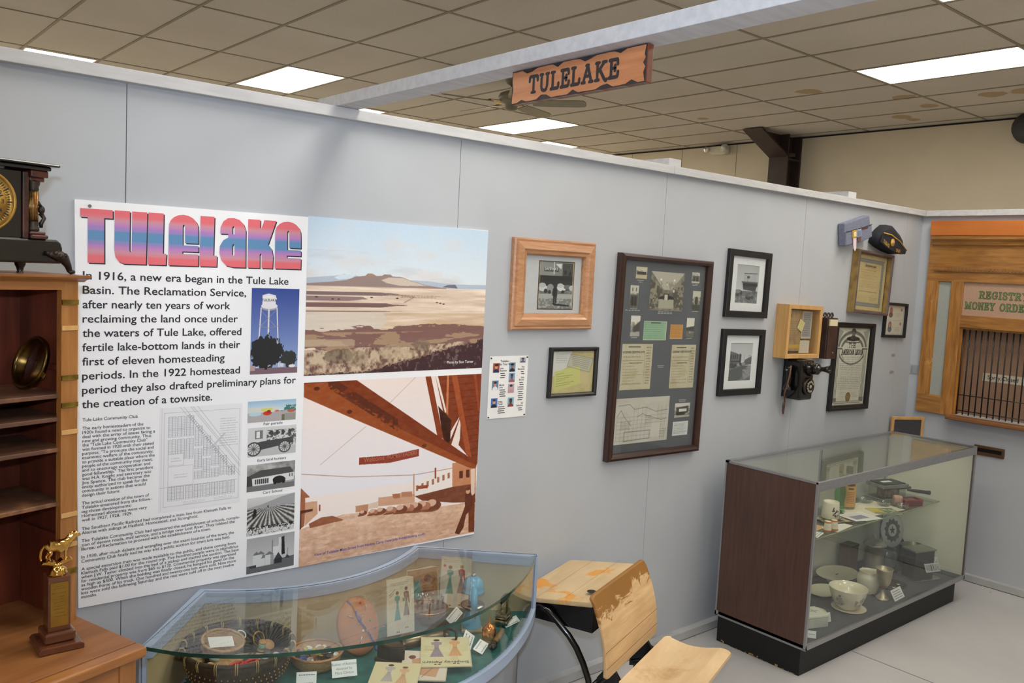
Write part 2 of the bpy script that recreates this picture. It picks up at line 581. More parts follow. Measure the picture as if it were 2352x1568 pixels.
# floor: painted concrete with a control joint and scuffs
m, nt, p = newmat('grey_painted_concrete')
n = noise(nt, 1.6, 6, rough=0.6)
base = ramp(nt, n, [(0.3, lin((172, 170, 170))), (0.7, lin((186, 184, 183)))])
sp = noise(nt, 90, 2)
mx = node(nt, 'ShaderNodeMix', data_type='RGBA', blend_type='MULTIPLY')
mx.inputs['Factor'].default_value = 0.5
nt.links.new(base, mx.inputs['A'])
nt.links.new(ramp(nt, sp, [(0.24, (0.55, 0.53, 0.52)), (0.3, (1, 1, 1))]), mx.inputs['B'])
sc = noise(nt, 2.3, 3, (1.0, 5.0, 1.0), 0.7, dist=1.2)
mx2 = node(nt, 'ShaderNodeMix', data_type='RGBA')
nt.links.new(ramp(nt, sc, [(0.70, (0, 0, 0)), (0.73, (.6, .6, .6))]), mx2.inputs['Factor'])
nt.links.new(mx.outputs['Result'], mx2.inputs['A'])
mx2.inputs['B'].default_value = (*lin((142, 122, 108)), 1)
nt.links.new(mx2.outputs['Result'], p.inputs['Base Color'])
p.inputs['Roughness'].default_value = 0.42
bump(nt, p, n, 0.05)
M_['floor'] = m
fb = MB()
for x0, x1 in ((-5.0, 3.390), (3.398, 8.3)):
    fb.box(x0, x1, -6.0, 7.0, -0.1, 0.0)
fb.box(3.390, 3.398, -6.0, 7.0, -0.1, -0.006, 1)
struct(fb.build('floor', [M_['floor'], M_['seam']]))

# partition walls (4 ft panels with open seams), caps, baseboards
HT = 2.356
wb = MB()
xs = [-4.88 + 1.22 * k for k in range(9)] + [5.10]
xs = [x for x in xs if x < 5.05] + [5.184]
for a, b_ in zip(xs[:-1], xs[1:]):
    wb.box(a + 0.0012, b_ - 0.0012, 0.0, 0.012, 0.0, HT)
wb.box(-4.88, 5.184, 0.010, 0.09, 0.0, HT, 1)
for a, b_ in zip(xs[:-1], xs[1:]):
    wb.box(a + 0.0012, b_ - 0.0012, 0.088, 0.1, 0.0, HT)
struct(wb.build('wall_main', [M_['wall'], M_['seam']]))
wb = MB()
wb.box(5.094, 5.184, -0.311, -0.0005, 0.0, HT)
wb.box(5.094, 5.184, -5.0, -0.90, 0.0, HT)
wb.box(5.094, 5.184, -0.90, -0.311, 0.0, 1.062)
wb.box(5.094, 5.184, -0.90, -0.311, 1.64, HT)
struct(wb.build('wall_right', M_['wall']))
cb = MB()
cb.box(-4.88, 2.4525, -0.032, 0.122, HT, 2.393)
cb.box(2.4555, 5.216, -0.032, 0.122, HT, 2.393)
struct(cb.build('trim_1', M_['trimpaint'], bev=0.002))
cb = MB()
cb.box(5.062, 5.216, -5.0, -0.034, HT, 2.393)
struct(cb.build('trim_2', M_['trimpaint'], bev=0.002))
bb = MB()
bb.box(-4.88, 5.05, -0.043, -0.0005, 0.004, 0.044)
bb.box(-4.88, 5.05, -0.040, -0.002, 0.0, 0.004, 1)
struct(bb.build('baseboard_main', [M_['base'], M_['seam']]))
bb = MB()
bb.box(5.051, 5.0935, -5.0, -0.001, 0.004, 0.044)
bb.box(5.054, 5.092, -5.0, -0.003, 0.0, 0.004, 1)
struct(bb.build('baseboard_right', [M_['base'], M_['seam']]))
# ends of tie boards lying on the cap
for i, (x0, y0) in enumerate(((2.44, -0.005), (4.10, -0.005))):
    b_ = MB()
    b_.box(x0, x0 + 0.09, y0, 0.9, 2.3935, 2.4315)
    struct(b_.build('trim_%d' % (3 + i), M_['trimpaint'], bev=0.002))
# the tie beam that carries the hanging sign
b_ = MB()
b_.box(0.668, 0.757, -4.6, 0.11, 2.3935, 2.4315)
struct(b_.build('ceiling_beam', M_['trimpaint'], bev=0.002))

# ceiling: lay-in tiles on a T-bar grid
ZC = 3.56
GX, GY, DX, DY = 4.487, 0.946, 0.61, 1.22
m, nt, p = newmat('mineral_ceiling_tile')
n = noise(nt, 1.1, 3)
base = ramp(nt, n, [(0.3, lin((196, 188, 178))), (0.7, lin((204, 197, 187)))])
sp = noise(nt, 150, 2, rough=0.8)
mx = node(nt, 'ShaderNodeMix', data_type='RGBA', blend_type='MULTIPLY')
mx.inputs['Factor'].default_value = 0.6
nt.links.new(base, mx.inputs['A'])
nt.links.new(ramp(nt, sp, [(0.34, (0.62, 0.6, 0.56)), (0.46, (1, 1, 1))]), mx.inputs['B'])
geo = node(nt, 'ShaderNodeNewGeometry')
wob = node(nt, 'ShaderNodeTexNoise')
wob.inputs['Scale'].default_value = 9.0
nt.links.new(geo.outputs['Position'], wob.inputs['Vector'])
acc = None
for sx, sy, r in ((6.19, 1.61, .13), (6.88, 1.09, .13), (7.36, 1.08, .1), (7.74, 1.53, .12), (7.94, 1.5, .09), (7.17, .46, .14), (7.19, .20, .16), (6.75, 3.2, .08), (7.6, 3.0, .07)):
    d = node(nt, 'ShaderNodeVectorMath', operation='DISTANCE')
    nt.links.new(geo.outputs['Position'], d.inputs[0])
    d.inputs[1].default_value = (sx, sy, ZC)
    v = mth(nt, 'MULTIPLY_ADD', wob.outputs[0], r * 0.9, d.outputs['Value'])
    v = mth(nt, 'LESS_THAN', v, r * 1.25)
    acc = v if acc is None else mth(nt, 'MAXIMUM', acc, v)
mx2 = node(nt, 'ShaderNodeMix', data_type='RGBA')
nt.links.new(mth(nt, 'MULTIPLY', acc, 0.75), mx2.inputs['Factor'])
nt.links.new(mx.outputs['Result'], mx2.inputs['A'])
mx2.inputs['B'].default_value = (*lin((160, 132, 84)), 1)
nt.links.new(mx2.outputs['Result'], p.inputs['Base Color'])
p.inputs['Roughness'].default_value = 0.9
bump(nt, p, sp, 0.3)
M_['tile'] = m
M_['tbar'] = pm('ceiling_grid_bar', (146, 136, 120), (138, 128, 112), rough=0.7)
LIT = [(-6, 4), (-3, 3), (-1, 4), (2, -1), (2, 3), (4, 4),
       (-6, -2), (-1, -2), (-11, -2), (-10, 1), (-3, -3), (2, -4), (-7, -4), (-12, -4), (-2, -5), (4, -4), (-13, 3), (-9, 4)]
cb = MB()
for i in range(-16, 7):
    for j in range(-6, 5):
        x0, x1 = max(GX + DX * i, -5.0), min(GX + DX * (i + 1), 8.3)
        y0, y1 = max(GY + DY * j, -6.0), min(GY + DY * (j + 1), 7.0)
        if x1 <= x0 or y1 <= y0 or (i, j) in LIT:
            continue
        cb.box(x0 + 0.001, x1 - 0.001, y0 + 0.001, y1 - 0.001, ZC + 0.001, ZC + 0.016)
for i in range(-15, 7):
    x = GX + DX * i
    cb.box(x - 0.011, x + 0.011, -6.0, 7.0, ZC - 0.004, ZC + 0.001, 1)
for j in range(-5, 5):
    y = GY + DY * j
    cb.box(-5.0, 8.3, y - 0.011, y + 0.011, ZC - 0.0035, ZC + 0.0008, 1)
cb.box(-5.0, 8.3, -6.0, 7.0, ZC + 0.12, ZC + 0.14, 1)
struct(cb.build('ceiling', [M_['tile'], M_['tbar']]))

# outer walls of the hall
for nm, bx in (('wall_east', (8.3, 8.4, -6.0, 7.0)), ('wall_north', (-5.0, 8.3, 7.0, 7.1)), ('wall_south', (-5.0, 8.3, -6.1, -6.0)), ('wall_west', (-5.1, -5.0, -6.0, 7.0))):
    b_ = MB()
    b_.box(*bx, 0.0, ZC + 0.14)
    if nm == 'wall_east':
        b_.box(8.294, 8.3, -6.0, 7.0, ZC - 0.022, ZC - 0.005, 1)
        for yy in (3.86, 4.72, 5.6):
            b_.box(8.2985, 8.3, yy, yy + 0.004, 0.0, ZC - 0.022, 1)
    struct(b_.build(nm, [M_['tan'], M_['seam']]))

# steel column with its haunch
b_ = MB()
b_.box(8.02, 8.04, 2.955, 3.205, 0.0, ZC - 0.006)
b_.box(8.27, 8.298, 2.955, 3.205, 0.0, ZC - 0.006)
b_.box(8.04, 8.27, 3.07, 3.09, 0.0, ZC - 0.006)
b_.prism([(8.02, 3.30), (7.46, ZC - 0.006), (8.02, ZC - 0.006)], 3.07, 3.09, 'y')
b_.prism([(8.04, 3.29), (8.02, 3.30), (7.46, ZC - 0.012), (7.50, ZC - 0.006), (8.04, 3.315)], 2.955, 3.205, 'y')
b_.box(8.04, 8.27, 2.96, 3.2, 3.27, 3.285)
b_.box(8.02, 8.08, 2.90, 2.955, 3.30, 3.335)
o = b_.build('steel_column', M_['brownsteel'], bev=0.003)
struct(o)

# ceiling lights
M_['diffuser'] = emit('lit_diffuser', (255, 249, 236), DIFFUSER)
M_['lightframe'] = pm('white_light_frame', (214, 210, 200), rough=0.5)
LLAB = {(-6, 4): 'lit ceiling panel almost hidden behind the wall top above the mantel clock',
        (-3, 3): 'whole lit ceiling panel left of the tie beam, above the big poster',
        (-1, 4): 'sliver of lit ceiling panel where the tie beam meets the wall top',
        (2, -1): 'long bright ceiling panel over the tan wall, cut off by the edge of the picture',
        (2, 3): 'lit ceiling panel directly below the blades of the ceiling fan',
        (4, 4): 'thin sliver of lit panel just over the wall top, beyond the panel under the fan'}
for (i, j) in LIT:
    x, y = GX + DX * (i + .5), GY + DY * (j + .5)
    inview = (i, j) in LLAB
    t = thing('ceiling_light', LLAB.get((i, j), 'lit ceiling panel over the room, outside the picture'), 'ceiling light', (x, y, ZC), group='recessed ceiling lights')
    hx, hy = DX / 2 - .012, DY / 2 - .012
    hy = min(hy, 7.0 - y - .01, y + 6.0 - .01)
    b_ = MB()
    b_.moulding(-hx, -hy, hx, hy, [(0, 0.02), (0, -0.003), (0.013, -0.003), (0.016, 0.003), (0.0165, 0.02)])
    fr = b_.build('frame', M_['lightframe'], t, rot=(PI / 2, 0, 0))
    b_ = MB()
    b_.box(-hx + .0155, hx - .0155, -hy + .0155, hy - .0155, -0.001, 0.004)
    b_.build('diffuser', M_['diffuser'], t)

# ================================================================== THE BIG POSTER
M_['poster'] = pm('white_poster_board', (240, 241, 245), (237, 238, 242), rough=0.38)
P0 = thing('exhibit_poster', 'large white printed exhibit panel with rainbow lettering and two big landscape photographs on the wall', 'poster', (0, -0.001, 0))
b_ = MB()
b_.prism([(-0.140, 2.008), (1.367, 2.018), (1.367, 0.782), (-0.122, 0.800)], -0.006, 0.0, 'y')
b_.build('panel', M_['poster'], P0)
b_ = MB()
b_.cyl((-0.10, -0.006, 1.992), (-0.10, -0.0075, 1.992), 0.005)
b_.build('screw_head', M_['steel'], P0)
YP = -0.0066

# rainbow title: stripes follow the height of the letters
m, nt, p = newmat('rainbow_title_ink')
geo = node(nt, 'ShaderNodeNewGeometry')
sx = node(nt, 'ShaderNodeSeparateXYZ')
nt.links.new(geo.outputs['Position'], sx.inputs[0])
t_ = mth(nt, 'DIVIDE', mth(nt, 'SUBTRACT', sx.outputs['Z'], 1.830), 0.156)
nn = noise(nt, 60, 2, (.02, .02, 1.2))
t_ = mth(nt, 'MULTIPLY_ADD', mth(nt, 'SUBTRACT', nn, 0.5), 0.16, t_)
R_, O_, P_, B_ = lin((222, 106, 116)), lin((200, 142, 158)), lin((176, 122, 192)), lin((92, 138, 182))
nt.links.new(ramp(nt, t_, [(0.0, R_), (0.12, R_), (0.22, O_), (0.33, P_), (0.42, B_), (0.58, B_), (0.68, P_), (0.80, O_), (0.90, R_)]), p.inputs['Base Color'])
p.inputs['Roughness'].default_value = 0.45
M_['rainbow'] = m
TITLE = {
'T': [[(-0.1257, 1.9842), (-0.0378, 1.9852), (-0.0376, 1.9604), (-0.0609, 1.9601), (-0.0597, 1.8293), (-0.1043, 1.829), (-0.1052, 1.9596), (-0.1255, 1.9594)]] ,
'U': [[(-0.0323, 1.9852), (0.0104, 1.9857), (0.0101, 1.8737), (0.011, 1.8659), (0.0134, 1.8644), (0.0158, 1.8675), (0.0166, 1.8738), (0.0169, 1.9858), (0.0599, 1.9863), (0.0579, 1.8303), (-0.0058, 1.8298), (-0.0198, 1.8359), (-0.0286, 1.8484), (-0.032, 1.8686)]] ,
'L': [[(0.0632, 1.9863), (0.1081, 1.9868), (0.1074, 1.8652), (0.118, 1.8653), (0.1164, 1.8308), (0.0632, 1.8303)]] ,
'E': [[(0.1241, 1.9403), (0.1244, 1.9553), (0.1292, 1.9678), (0.1388, 1.9782), (0.1522, 1.985), (0.1676, 1.9875), (0.1832, 1.9854), (0.1971, 1.9788), (0.2074, 1.9687), (0.2128, 1.9562), (0.2141, 1.9413), (0.2148, 1.9014), (0.1737, 1.901), (0.1729, 1.9518), (0.1709, 1.9572), (0.1672, 1.9572), (0.1654, 1.9517), (0.1664, 1.8939), (0.215, 1.8944), (0.2153, 1.8756), (0.1658, 1.8751), (0.1659, 1.8673), (0.2155, 1.8677), (0.2152, 1.8316), (0.124, 1.8308)]] ,
'l': [[(0.2204, 1.9881), (0.2643, 1.9886), (0.2632, 1.8666), (0.2746, 1.8667), (0.274, 1.8321), (0.2198, 1.8316)]] ,
'a': [[(0.2835, 1.9373), (0.2848, 1.9577), (0.2931, 1.9765), (0.3078, 1.9876), (0.3281, 1.9894), (0.346, 1.9849), (0.3597, 1.9725), (0.3675, 1.9523), (0.3695, 1.8329), (0.3272, 1.8325), (0.3049, 1.8371), (0.2897, 1.8527), (0.2822, 1.8762), (0.2835, 1.8982), (0.2944, 1.9171), (0.31, 1.9266), (0.3098, 1.9376)], [(0.3225, 1.9596), (0.326, 1.9644), (0.3305, 1.9597), (0.331, 1.9378), (0.323, 1.9377)], [(0.3238, 1.9017), (0.3273, 1.908), (0.331, 1.9018), (0.3316, 1.8735), (0.3282, 1.8672), (0.3236, 1.8734)]] ,
'K': [[(0.375, 1.9899), (0.4164, 1.9904), (0.4162, 1.9638), (0.421, 1.9638), (0.4301, 1.9905), (0.4716, 1.991), (0.445, 1.9123), (0.4583, 1.8967), (0.4629, 1.8731), (0.462, 1.8336), (0.4245, 1.8333), (0.4234, 1.8759), (0.4203, 1.8822), (0.4165, 1.8758), (0.4176, 1.8333), (0.376, 1.8329)]] ,
'e': [[(0.4688, 1.944), (0.4689, 1.959), (0.4737, 1.9716), (0.4834, 1.982), (0.497, 1.9889), (0.5129, 1.9915), (0.5289, 1.9893), (0.5432, 1.9827), (0.5539, 1.9725), (0.5596, 1.96), (0.5611, 1.9449), (0.5624, 1.9048), (0.5202, 1.9044), (0.5187, 1.9555), (0.5166, 1.9609), (0.5128, 1.9609), (0.5111, 1.9554), (0.5128, 1.8972), (0.5626, 1.8977), (0.5632, 1.8788), (0.5124, 1.8783), (0.5126, 1.8704), (0.5635, 1.8709), (0.5636, 1.8345), (0.47, 1.8337)]] ,
}
def curve_fill(name, splines, y, mat, parent, dx=0.0, dz=0.0):
    cu = bpy.data.curves.new(name, 'CURVE')
    cu.dimensions = '2D'
    cu.fill_mode = 'BOTH'
    for s in splines:
        sp = cu.splines.new('POLY')
        sp.points.add(len(s) - 1)
        for pt, (x, z) in zip(sp.points, s):
            pt.co = (x + dx, z + dz, 0, 1)
        sp.use_cyclic_u = True
    tmp = bpy.data.objects.new(name, cu)
    me = tmp.to_mesh()
    vs = [(v.co.x, y, v.co.y) for v in me.vertices]
    fs = [tuple(q.vertices) for q in me.polygons]
    tmp.to_mesh_clear()
    bpy.data.objects.remove(tmp)
    bpy.data.curves.remove(cu)
    return vs, fs
tb, ts = MB(), MB()
for k, s in TITLE.items():
    tb.add(*curve_fill('title', s, YP - 0.0004, None, None))
    ts.add(*curve_fill('title', s, YP, None, None, 0.0035, -0.0035))
ts.build('title_shadow_print', M_['ink'], P0)
tb.build('title_lettering', M_['rainbow'], P0)['label'] = 'red, purple and blue striped TULELAKE lettering'

# body text
tb = MB()
BIG = ['In 1916, a new era began in the Tule Lake', 'Basin. The Reclamation Service,', 'after nearly ten years of work', 'reclaiming the land once under',
       'the waters of Tule Lake, offered', 'fertile lake-bottom lands in their', 'first of eleven homesteading', 'periods. In the 1922 homestead',
       'period they also drafted preliminary plans for', 'the creation of a townsite.']
BW = [.521, .374, .322, .348, .361, .358, .307, .359, .558, .269]
for i, s in enumerate(BIG):
    z = 1.781 - (1.781 - 1.4035) * i / 9
    letter(tb, s, -0.117, z, 0.0335, BW[i] + 0.117, YP, 0.012)
tb.build('introduction_text', M_['ink'], P0)
tb = MB()
def para(lines, z0, z1, widths):
    n = len(lines)
    for i, s in enumerate(lines):
        letter(tb, s, -0.115, z0 + (z1 - z0) * i / max(1, n - 1), 0.0135, widths[i] if widths else None, YP, 0.006)
C1 = ['The early homesteaders of the', '1920s found a need to organize to', 'deal with the array of issues facing a', 'new and growing community. Thus', 'the "Tule Lake Community Club"',
      'was formed in 1928 with their stated', 'purpose: "To promote the social and', 'economic welfare of the community;', 'to provide a suitable place where the', 'people of the community may meet,',
      'and to encourage cooperation and', 'good fellowship." The first president', 'was H.A. Knight and secretary was', 'Joe Spence. The club became the', 'entity authorized to speak for the', 'community in actions that would', 'design their future.']
W1 = [.172, .193, .207, .196, .184, .204, .204, .202, .207, .201, .194, .203, .197, .193, .186, .181, .107]
para(['Tule Lake Community Club'], 1.364, 1.364, [.155])
para(C1, 1.339, 1.1385, W1)
para(['The actual creation of the town of', 'Tulelake emanated from the follow-', 'ing three developments:', 'Homestead allotments went very', 'well in 1927, 1928, 1929.'], 1.1145, 1.0635, [.192, .2, .14, .186, .143])
para(['The Southern Pacific Railroad had completed a main line from Klamath Falls to', 'Alturas with sidings at Hatfield, Homestead, and Stronghold.'], 1.037, 1.0245, [.455, .346])
para(['The Tulelake Community Club had sponsored the establishment of schools, comple-', 'tion of decent roads, mail service, and a bridge over Lost River. They lobbied the', 'Bureau of Reclamation to proceed with the establishment of a town.'], 1.0005, .9755, [.485, .468, .388])
para(['In 1930, after much debate and wrangling over the exact location of the town, the', 'Community Club finally had its way and a public auction for town lots was held.'], .951, .938, [.466, .453])
para(['A special excursion train was made available to the public, and those coming from', 'Klamath Falls paid $1.00 for the round trip. Five hundred people were in attendance', 'when J.W. Taylor climbed into the bed of a pickup and started the auction. The base',
      'for residential property was from $65 to $120. Commercial property was appraised', 'as high as $500. When the bidding was finally closed, he banged his gavel on the', 'wooden frame of his truck. One hundred and twenty-one lots were sold. Nine more', 'lots were sold the following Saturday and the rest were sold off in the next twelve', 'months.'],
     .914, .8285, [.473, .482, .484, .474, .469, .475, .468, .044])
letter(tb, 'Fair parade', .4795, 1.308, .0125, .068, YP, .005, 'c')
letter(tb, 'Early bird hunters', .4785, 1.185, .0125, .103, YP, .005, 'c')
letter(tb, 'Carr School', .484, 1.072, .0125, .070, YP, .005, 'c')
tb.build('history_text', M_['ink'], P0)

# town plat drawing
cv = Cv(200, 250, (229, 230, 235))
g = (150, 152, 160)
rr = np.random.RandomState(3)
def plat(x0, y0, x1, y1, n):
    cv.rect(x0, y0, x1, y1, (222, 223, 229))
    for k in range(n + 1):
        cv.rect(x0, y0 + (y1 - y0) * k / n - .001, x1, y0 + (y1 - y0) * k / n + .0015, g, .8)
    for xx in (x0, (x0 + x1) / 2, x1):
        cv.rect(xx - .0015, y0, xx + .002, y1, (120, 122, 130), .8)
for c in range(8):
    x0 = .1 + c * .105
    top = max(.09, .09 + (c - 2) * .105) if c > 1 else .09
    y = top
    while y < .73:
        h = min(.21, .73 - y)
        if not (c < 3 and .42 < y < .74 and (c < 2 or y > .5)) and h > .03:
            plat(x0, y, x0 + .085, y + h - .015, max(2, int(h * 60)))
        y += .22
    plat(x0, .77, x0 + .085, .9, 9)
for d in (0, .03, .09, .11, .15):
    cv.line([(.22 + d * 1.4, -.01), (.99, .58 - d * 1.0 + .15)], .002, g, .9)
cv.line([(.62, .42), (.78, .29)], .012, (196, 198, 205))
for k in range(34):
    cv.line([(.33 + k * .017, .09 + k * .0185), (.35 + k * .017, .075 + k * .0185)], .004, (140, 142, 150), .9)
cv.rect(.10, .45, .28, .56, (229, 230, 235)).rect(.1, .57, .4, .76, (229, 230, 235))
for r_ in ((.10, .45, .28, .56), (.1, .57, .4, .76), (.05, .05, .97, .955)):
    cv.line([(r_[0], r_[1]), (r_[2], r_[1]), (r_[2], r_[3]), (r_[0], r_[3]), (r_[0], r_[1])], .0018, g, .8)
cv.line([(.02, 0), (.02, .99)], .0015, g, .7).line([(.0, .765), (.95, .765)], .002, g, .9)
cv.scribble(.72, .13, .96, .42, 12, (170, 172, 178), 5)
cv.scribble(.28, .92, .55, .96, 3, (170, 172, 178), 6).scribble(.66, .915, .9, .955, 3, (170, 172, 178), 8)
cv.scribble(.13, .48, .26, .53, 2, (180, 182, 188), 9).scribble(.17, .64, .36, .69, 2, (180, 182, 188), 2)
picture('town_plat_drawing', cv, .107, .370, 1.057, 1.388, YP, P0)

# photograph: the valley
cv = Cv(430, 330)
H = homog([(183, 68), (1800, 190), (1740, 1428), (140, 1500)], UNIT)
def HP(f, *pts):
    return f(*pts)
cv.grad(0, .44, (190, 212, 232), (222, 230, 236))
cl = cv.nz(4, 7, 1, 5)
cv.put(np.clip((cl - .5) * 4, 0, 1) * (cv.Y < .44), (216, 212, 212), .8)
cl = cv.nz(3, 9, 12, 4)
cv.put(np.clip((cl - .56) * 5, 0, 1) * (cv.Y > .2) * (cv.Y < .4), (190, 192, 200), .55)
cv.poly(H((150, 620), (420, 600), (500, 585), (620, 600), (700, 650), (1100, 640), (1250, 645), (1380, 665), (1500, 675), (1780, 680), (1780, 720), (150, 690)), (176, 188, 204))
cv.poly(H((410, 615), (470, 590), (540, 588), (600, 598), (560, 625), (450, 635)), (206, 220, 232))
cv.poly(H((150, 670), (380, 655), (520, 640), (600, 610), (690, 600), (712, 580), (750, 580), (790, 602), (840, 600), (860, 588), (915, 588), (935, 606), (1020, 612), (1100, 645), (1240, 685), (1420, 712), (1420, 730), (150, 720)), (150, 130, 126))
cv.poly(H((700, 606), (712, 580), (750, 582), (775, 606)), (164, 132, 112))
cv.poly(H((830, 640), (900, 615), (1020, 618), (1090, 645), (1240, 690), (1000, 690), (880, 665)), (206, 190, 176))
cv.poly(H((1380, 700), (1430, 680), (1500, 678), (1522, 712)), (112, 110, 122))
yb = H((900, 705))[0][1]
band = cv.nz(5, 60, 4, 4)
st = cv.nz(3, 26, 9, 4)
G = np.stack([np.clip(.86 + (band - .5) * .24, 0, 1), np.clip(.78 + (band - .5) * .28, 0, 1), np.clip(.71 + (band - .5) * .28, 0, 1)], -1).astype(np.float32)
cv.put(cv.Y > yb, G)
tt = (cv.Y - yb) / (1 - yb)
cv.put((tt > .3) * (cv.X > .35) * (tt < .6) * np.clip(st * 1.8 - .4, 0, 1), (190, 158, 116), .7)
cv.put((tt > .26) * (tt < .5) * (cv.X < .42 - .3 * np.abs(tt - .38)), (208, 198, 186), .75)
dk = cv.nz(6, 24, 21, 5)
for (y0, y1, xm, c) in ((.06, .10, .45, (112, 92, 96)), (.115, .165, .32, (128, 104, 108)), (.185, .235, .55, (104, 74, 76)), (.275, .29, .55, (140, 104, 92))):
    e_ = xm * (1 - .5 * np.abs(tt - (y0 + y1) / 2) / (y1 - y0)) + (dk - .5) * .25
    cv.put((tt > y0) * (tt < y1) * (cv.X < e_), c, .85)
f1 = .46 + .1 * np.clip(.35 - cv.X, 0, 1) + (dk - .5) * .16
cv.put((tt > f1) * (tt < .72 + (dk - .5) * .3), (112, 76, 74), .85)
cv.put((tt > .52) * (tt < .75) * (dk > .56), (176, 150, 118), .75)
cv.put((tt > .6) * (tt < .68) * (cv.X < .25) * (dk > .35), (186, 166, 142), .7)
gr = cv.nz(60, 36, 31, 4)
lowr = tt > .7 - .06 * (cv.X - .5) + (dk - .5) * .12
cv.put(lowr, (140, 112, 96), .9)
cv.put(lowr * np.clip((gr - .42) * 5, 0, 1), (204, 186, 160), .85)
cv.put(lowr * (gr < .36), (84, 62, 56), .6)
for (x_, y_, rx, ry, c) in ((.17, .88, .07, .05, (92, 78, 66)), (.26, .9, .06, .05, (150, 132, 108)), (.45, .86, .06, .05, (176, 158, 132)), (.62, .82, .05, .045, (128, 112, 94)), (.52, .88, .07, .04, (200, 180, 150))):
    cv.put((((cv.X - x_) / rx) ** 2 + ((cv.Y - y_) / ry) ** 2 < .6 + gr * .8), c, .55)
sl = (tt - (.99 - .36 * np.clip(cv.X - .3, 0, 1) / .7)) + (gr - .5) * .1 > 0
cv.put(sl, (60, 36, 44), .95)
cv.put(sl * (gr > .66), (150, 130, 124), .5)
for x_, y_ in ((.13, .512), (.16, .512), (.05, .50), (.33, .498), (.47, .5), (.72, .53), (.70, .525), (.74, .535)):
    cv.ell(x_, y_, .008, .004, (70, 50, 50))
cv.line(H((1040, 840), (1130, 790), (900, 770)), .003, (150, 128, 110), .7)
cv.scribble(.49, .475, .72, .5, 2, (120, 96, 84), 4)
cv.grain(.05, 2)
picture('valley_photograph', cv, .587, 1.367, 1.4685, 2.016, YP, P0, PRINT_GLOSS)['label'] = 'colour photograph of a wide dry valley under a pale sky'
tb = MB()
letter(tb, 'Photo by Stan Turner', 1.192, 1.491, .0155, .130, YP - .0006, .008)
tb.build('photo_credit', M_['white_paper'], P0)

# photograph: sepia main street seen from under a timber porch
cv = Cv(430, 380, (240, 228, 224))
H = homog([(123, 57), (1543, 0), (1485, 1268), (92, 1522)], UNIT)
cv.grad(0, .62, (238, 222, 216), (232, 230, 238))
nz = cv.nz(40, 60, 5, 4)
nz2 = cv.nz(5, 30, 6, 4)
gy = H((200, 1225))[0][1]
hor = np.interp(cv.X, [0, .22, .4, .75, 1], [H((98, 1225))[0][1], H((400, 1115))[0][1], H((650, 1100))[0][1], H((1150, 1070))[0][1], H((1485, 1025))[0][1]])
gnd = cv.Y > hor
G = np.stack([.87 + (nz2 - .5) * .14 + (nz - .5) * .18, .73 + (nz2 - .5) * .18 + (nz - .5) * .2, .63 + (nz2 - .5) * .18 + (nz - .5) * .2], -1).astype(np.float32)
cv.put(gnd, np.clip(G, 0, 1))
cv.put(gnd * np.clip((cv.Y - .74) * 3, 0, .5) * (nz2 > .45), (176, 124, 96), .7)
SB, SM, SD = (150, 74, 40), (196, 132, 96), (92, 40, 22)
cv.poly(H((1310, 715), (1500, 690), (1495, 1020), (1310, 1020)), SM)
cv.poly(H((1010, 860), (1310, 720), (1310, 905), (1010, 975)), (238, 230, 226))
cv.poly(H((1010, 975), (1310, 905), (1495, 880), (1495, 1030), (1310, 1030), (1070, 1010)), (120, 66, 44))
for k in range(7):
    x_ = 1020 + k * 42
    cv.poly(H((x_, 890 - k * 16), (x_ + 18, 886 - k * 16), (x_ + 18, 930 - k * 16), (x_, 934 - k * 16)), (170, 112, 84))
cv.poly(H((1030, 893), (1115, 885), (1115, 912), (1030, 918)), SB)
cv.poly(H((1365, 780), (1395, 776), (1395, 835), (1365, 838)), SD).poly(H((1420, 770), (1448, 768), (1448, 830), (1420, 832)), SD)
cv.poly(H((720, 980), (830, 970), (900, 945), (1010, 960), (1010, 1030), (720, 1050)), (206, 160, 132))
cv.poly(H((640, 1030), (720, 1010), (720, 1060), (640, 1070)), (222, 196, 180))
cv.poly(H((540, 1045), (640, 1030), (640, 1090), (540, 1095)), (190, 138, 108))
cv.poly(H((830, 955), (890, 950), (895, 985), (840, 990)), (170, 108, 80)).poly(H((905, 940), (990, 935), (990, 975), (905, 982)), (186, 128, 98))
for k, x_ in enumerate((1150, 1070, 1010, 950, 900, 820, 740, 680, 600)):
    s = 1 - k * .075
    H1 = H((x_, 1055 + k * 6))[0]
    cv.ell(H1[0], H1[1], .055 * s, .034 * s, (176, 116, 88) if k % 2 else (120, 66, 44))
    cv.ell(H1[0] - .006, H1[1] - .02 * s, .03 * s, .022 * s, (214, 176, 152))
    cv.ell(H1[0] - .01, H1[1] + .026 * s, .05 * s, .006, (128, 78, 54))
cv.poly(H((100, 890), (180, 970), (140, 975), (140, 1070), (200, 1075), (140, 1090), (135, 1195), (98, 1225)), (160, 96, 66))
cv.poly(H((140, 1010), (235, 1000), (240, 1100), (140, 1195)), (206, 160, 132))
cv.poly(H((170, 1180), (270, 1130), (360, 1120), (450, 1155), (330, 1180), (180, 1215)), (150, 92, 64))
cv.poly(H((98, 1075), (200, 1062), (200, 1078), (110, 1100), (110, 1220), (98, 1225)), (84, 40, 24))
cv.line(H((105, 785), (500, 812), (1000, 805), (1310, 755)), .002, (186, 140, 124), .9)
cv.line(H((255, 715), (620, 410)), .0013, (186, 150, 140), .8).line(H((810, 225), (1020, 15)), .0013, (186, 150, 140), .8)
cv.line(H((1003, 970), (1003, 800)), .003, SM).line(H((1175, 830), (1175, 757)), .005, SB).line(H((255, 1075), (255, 1035)), .004, SB)
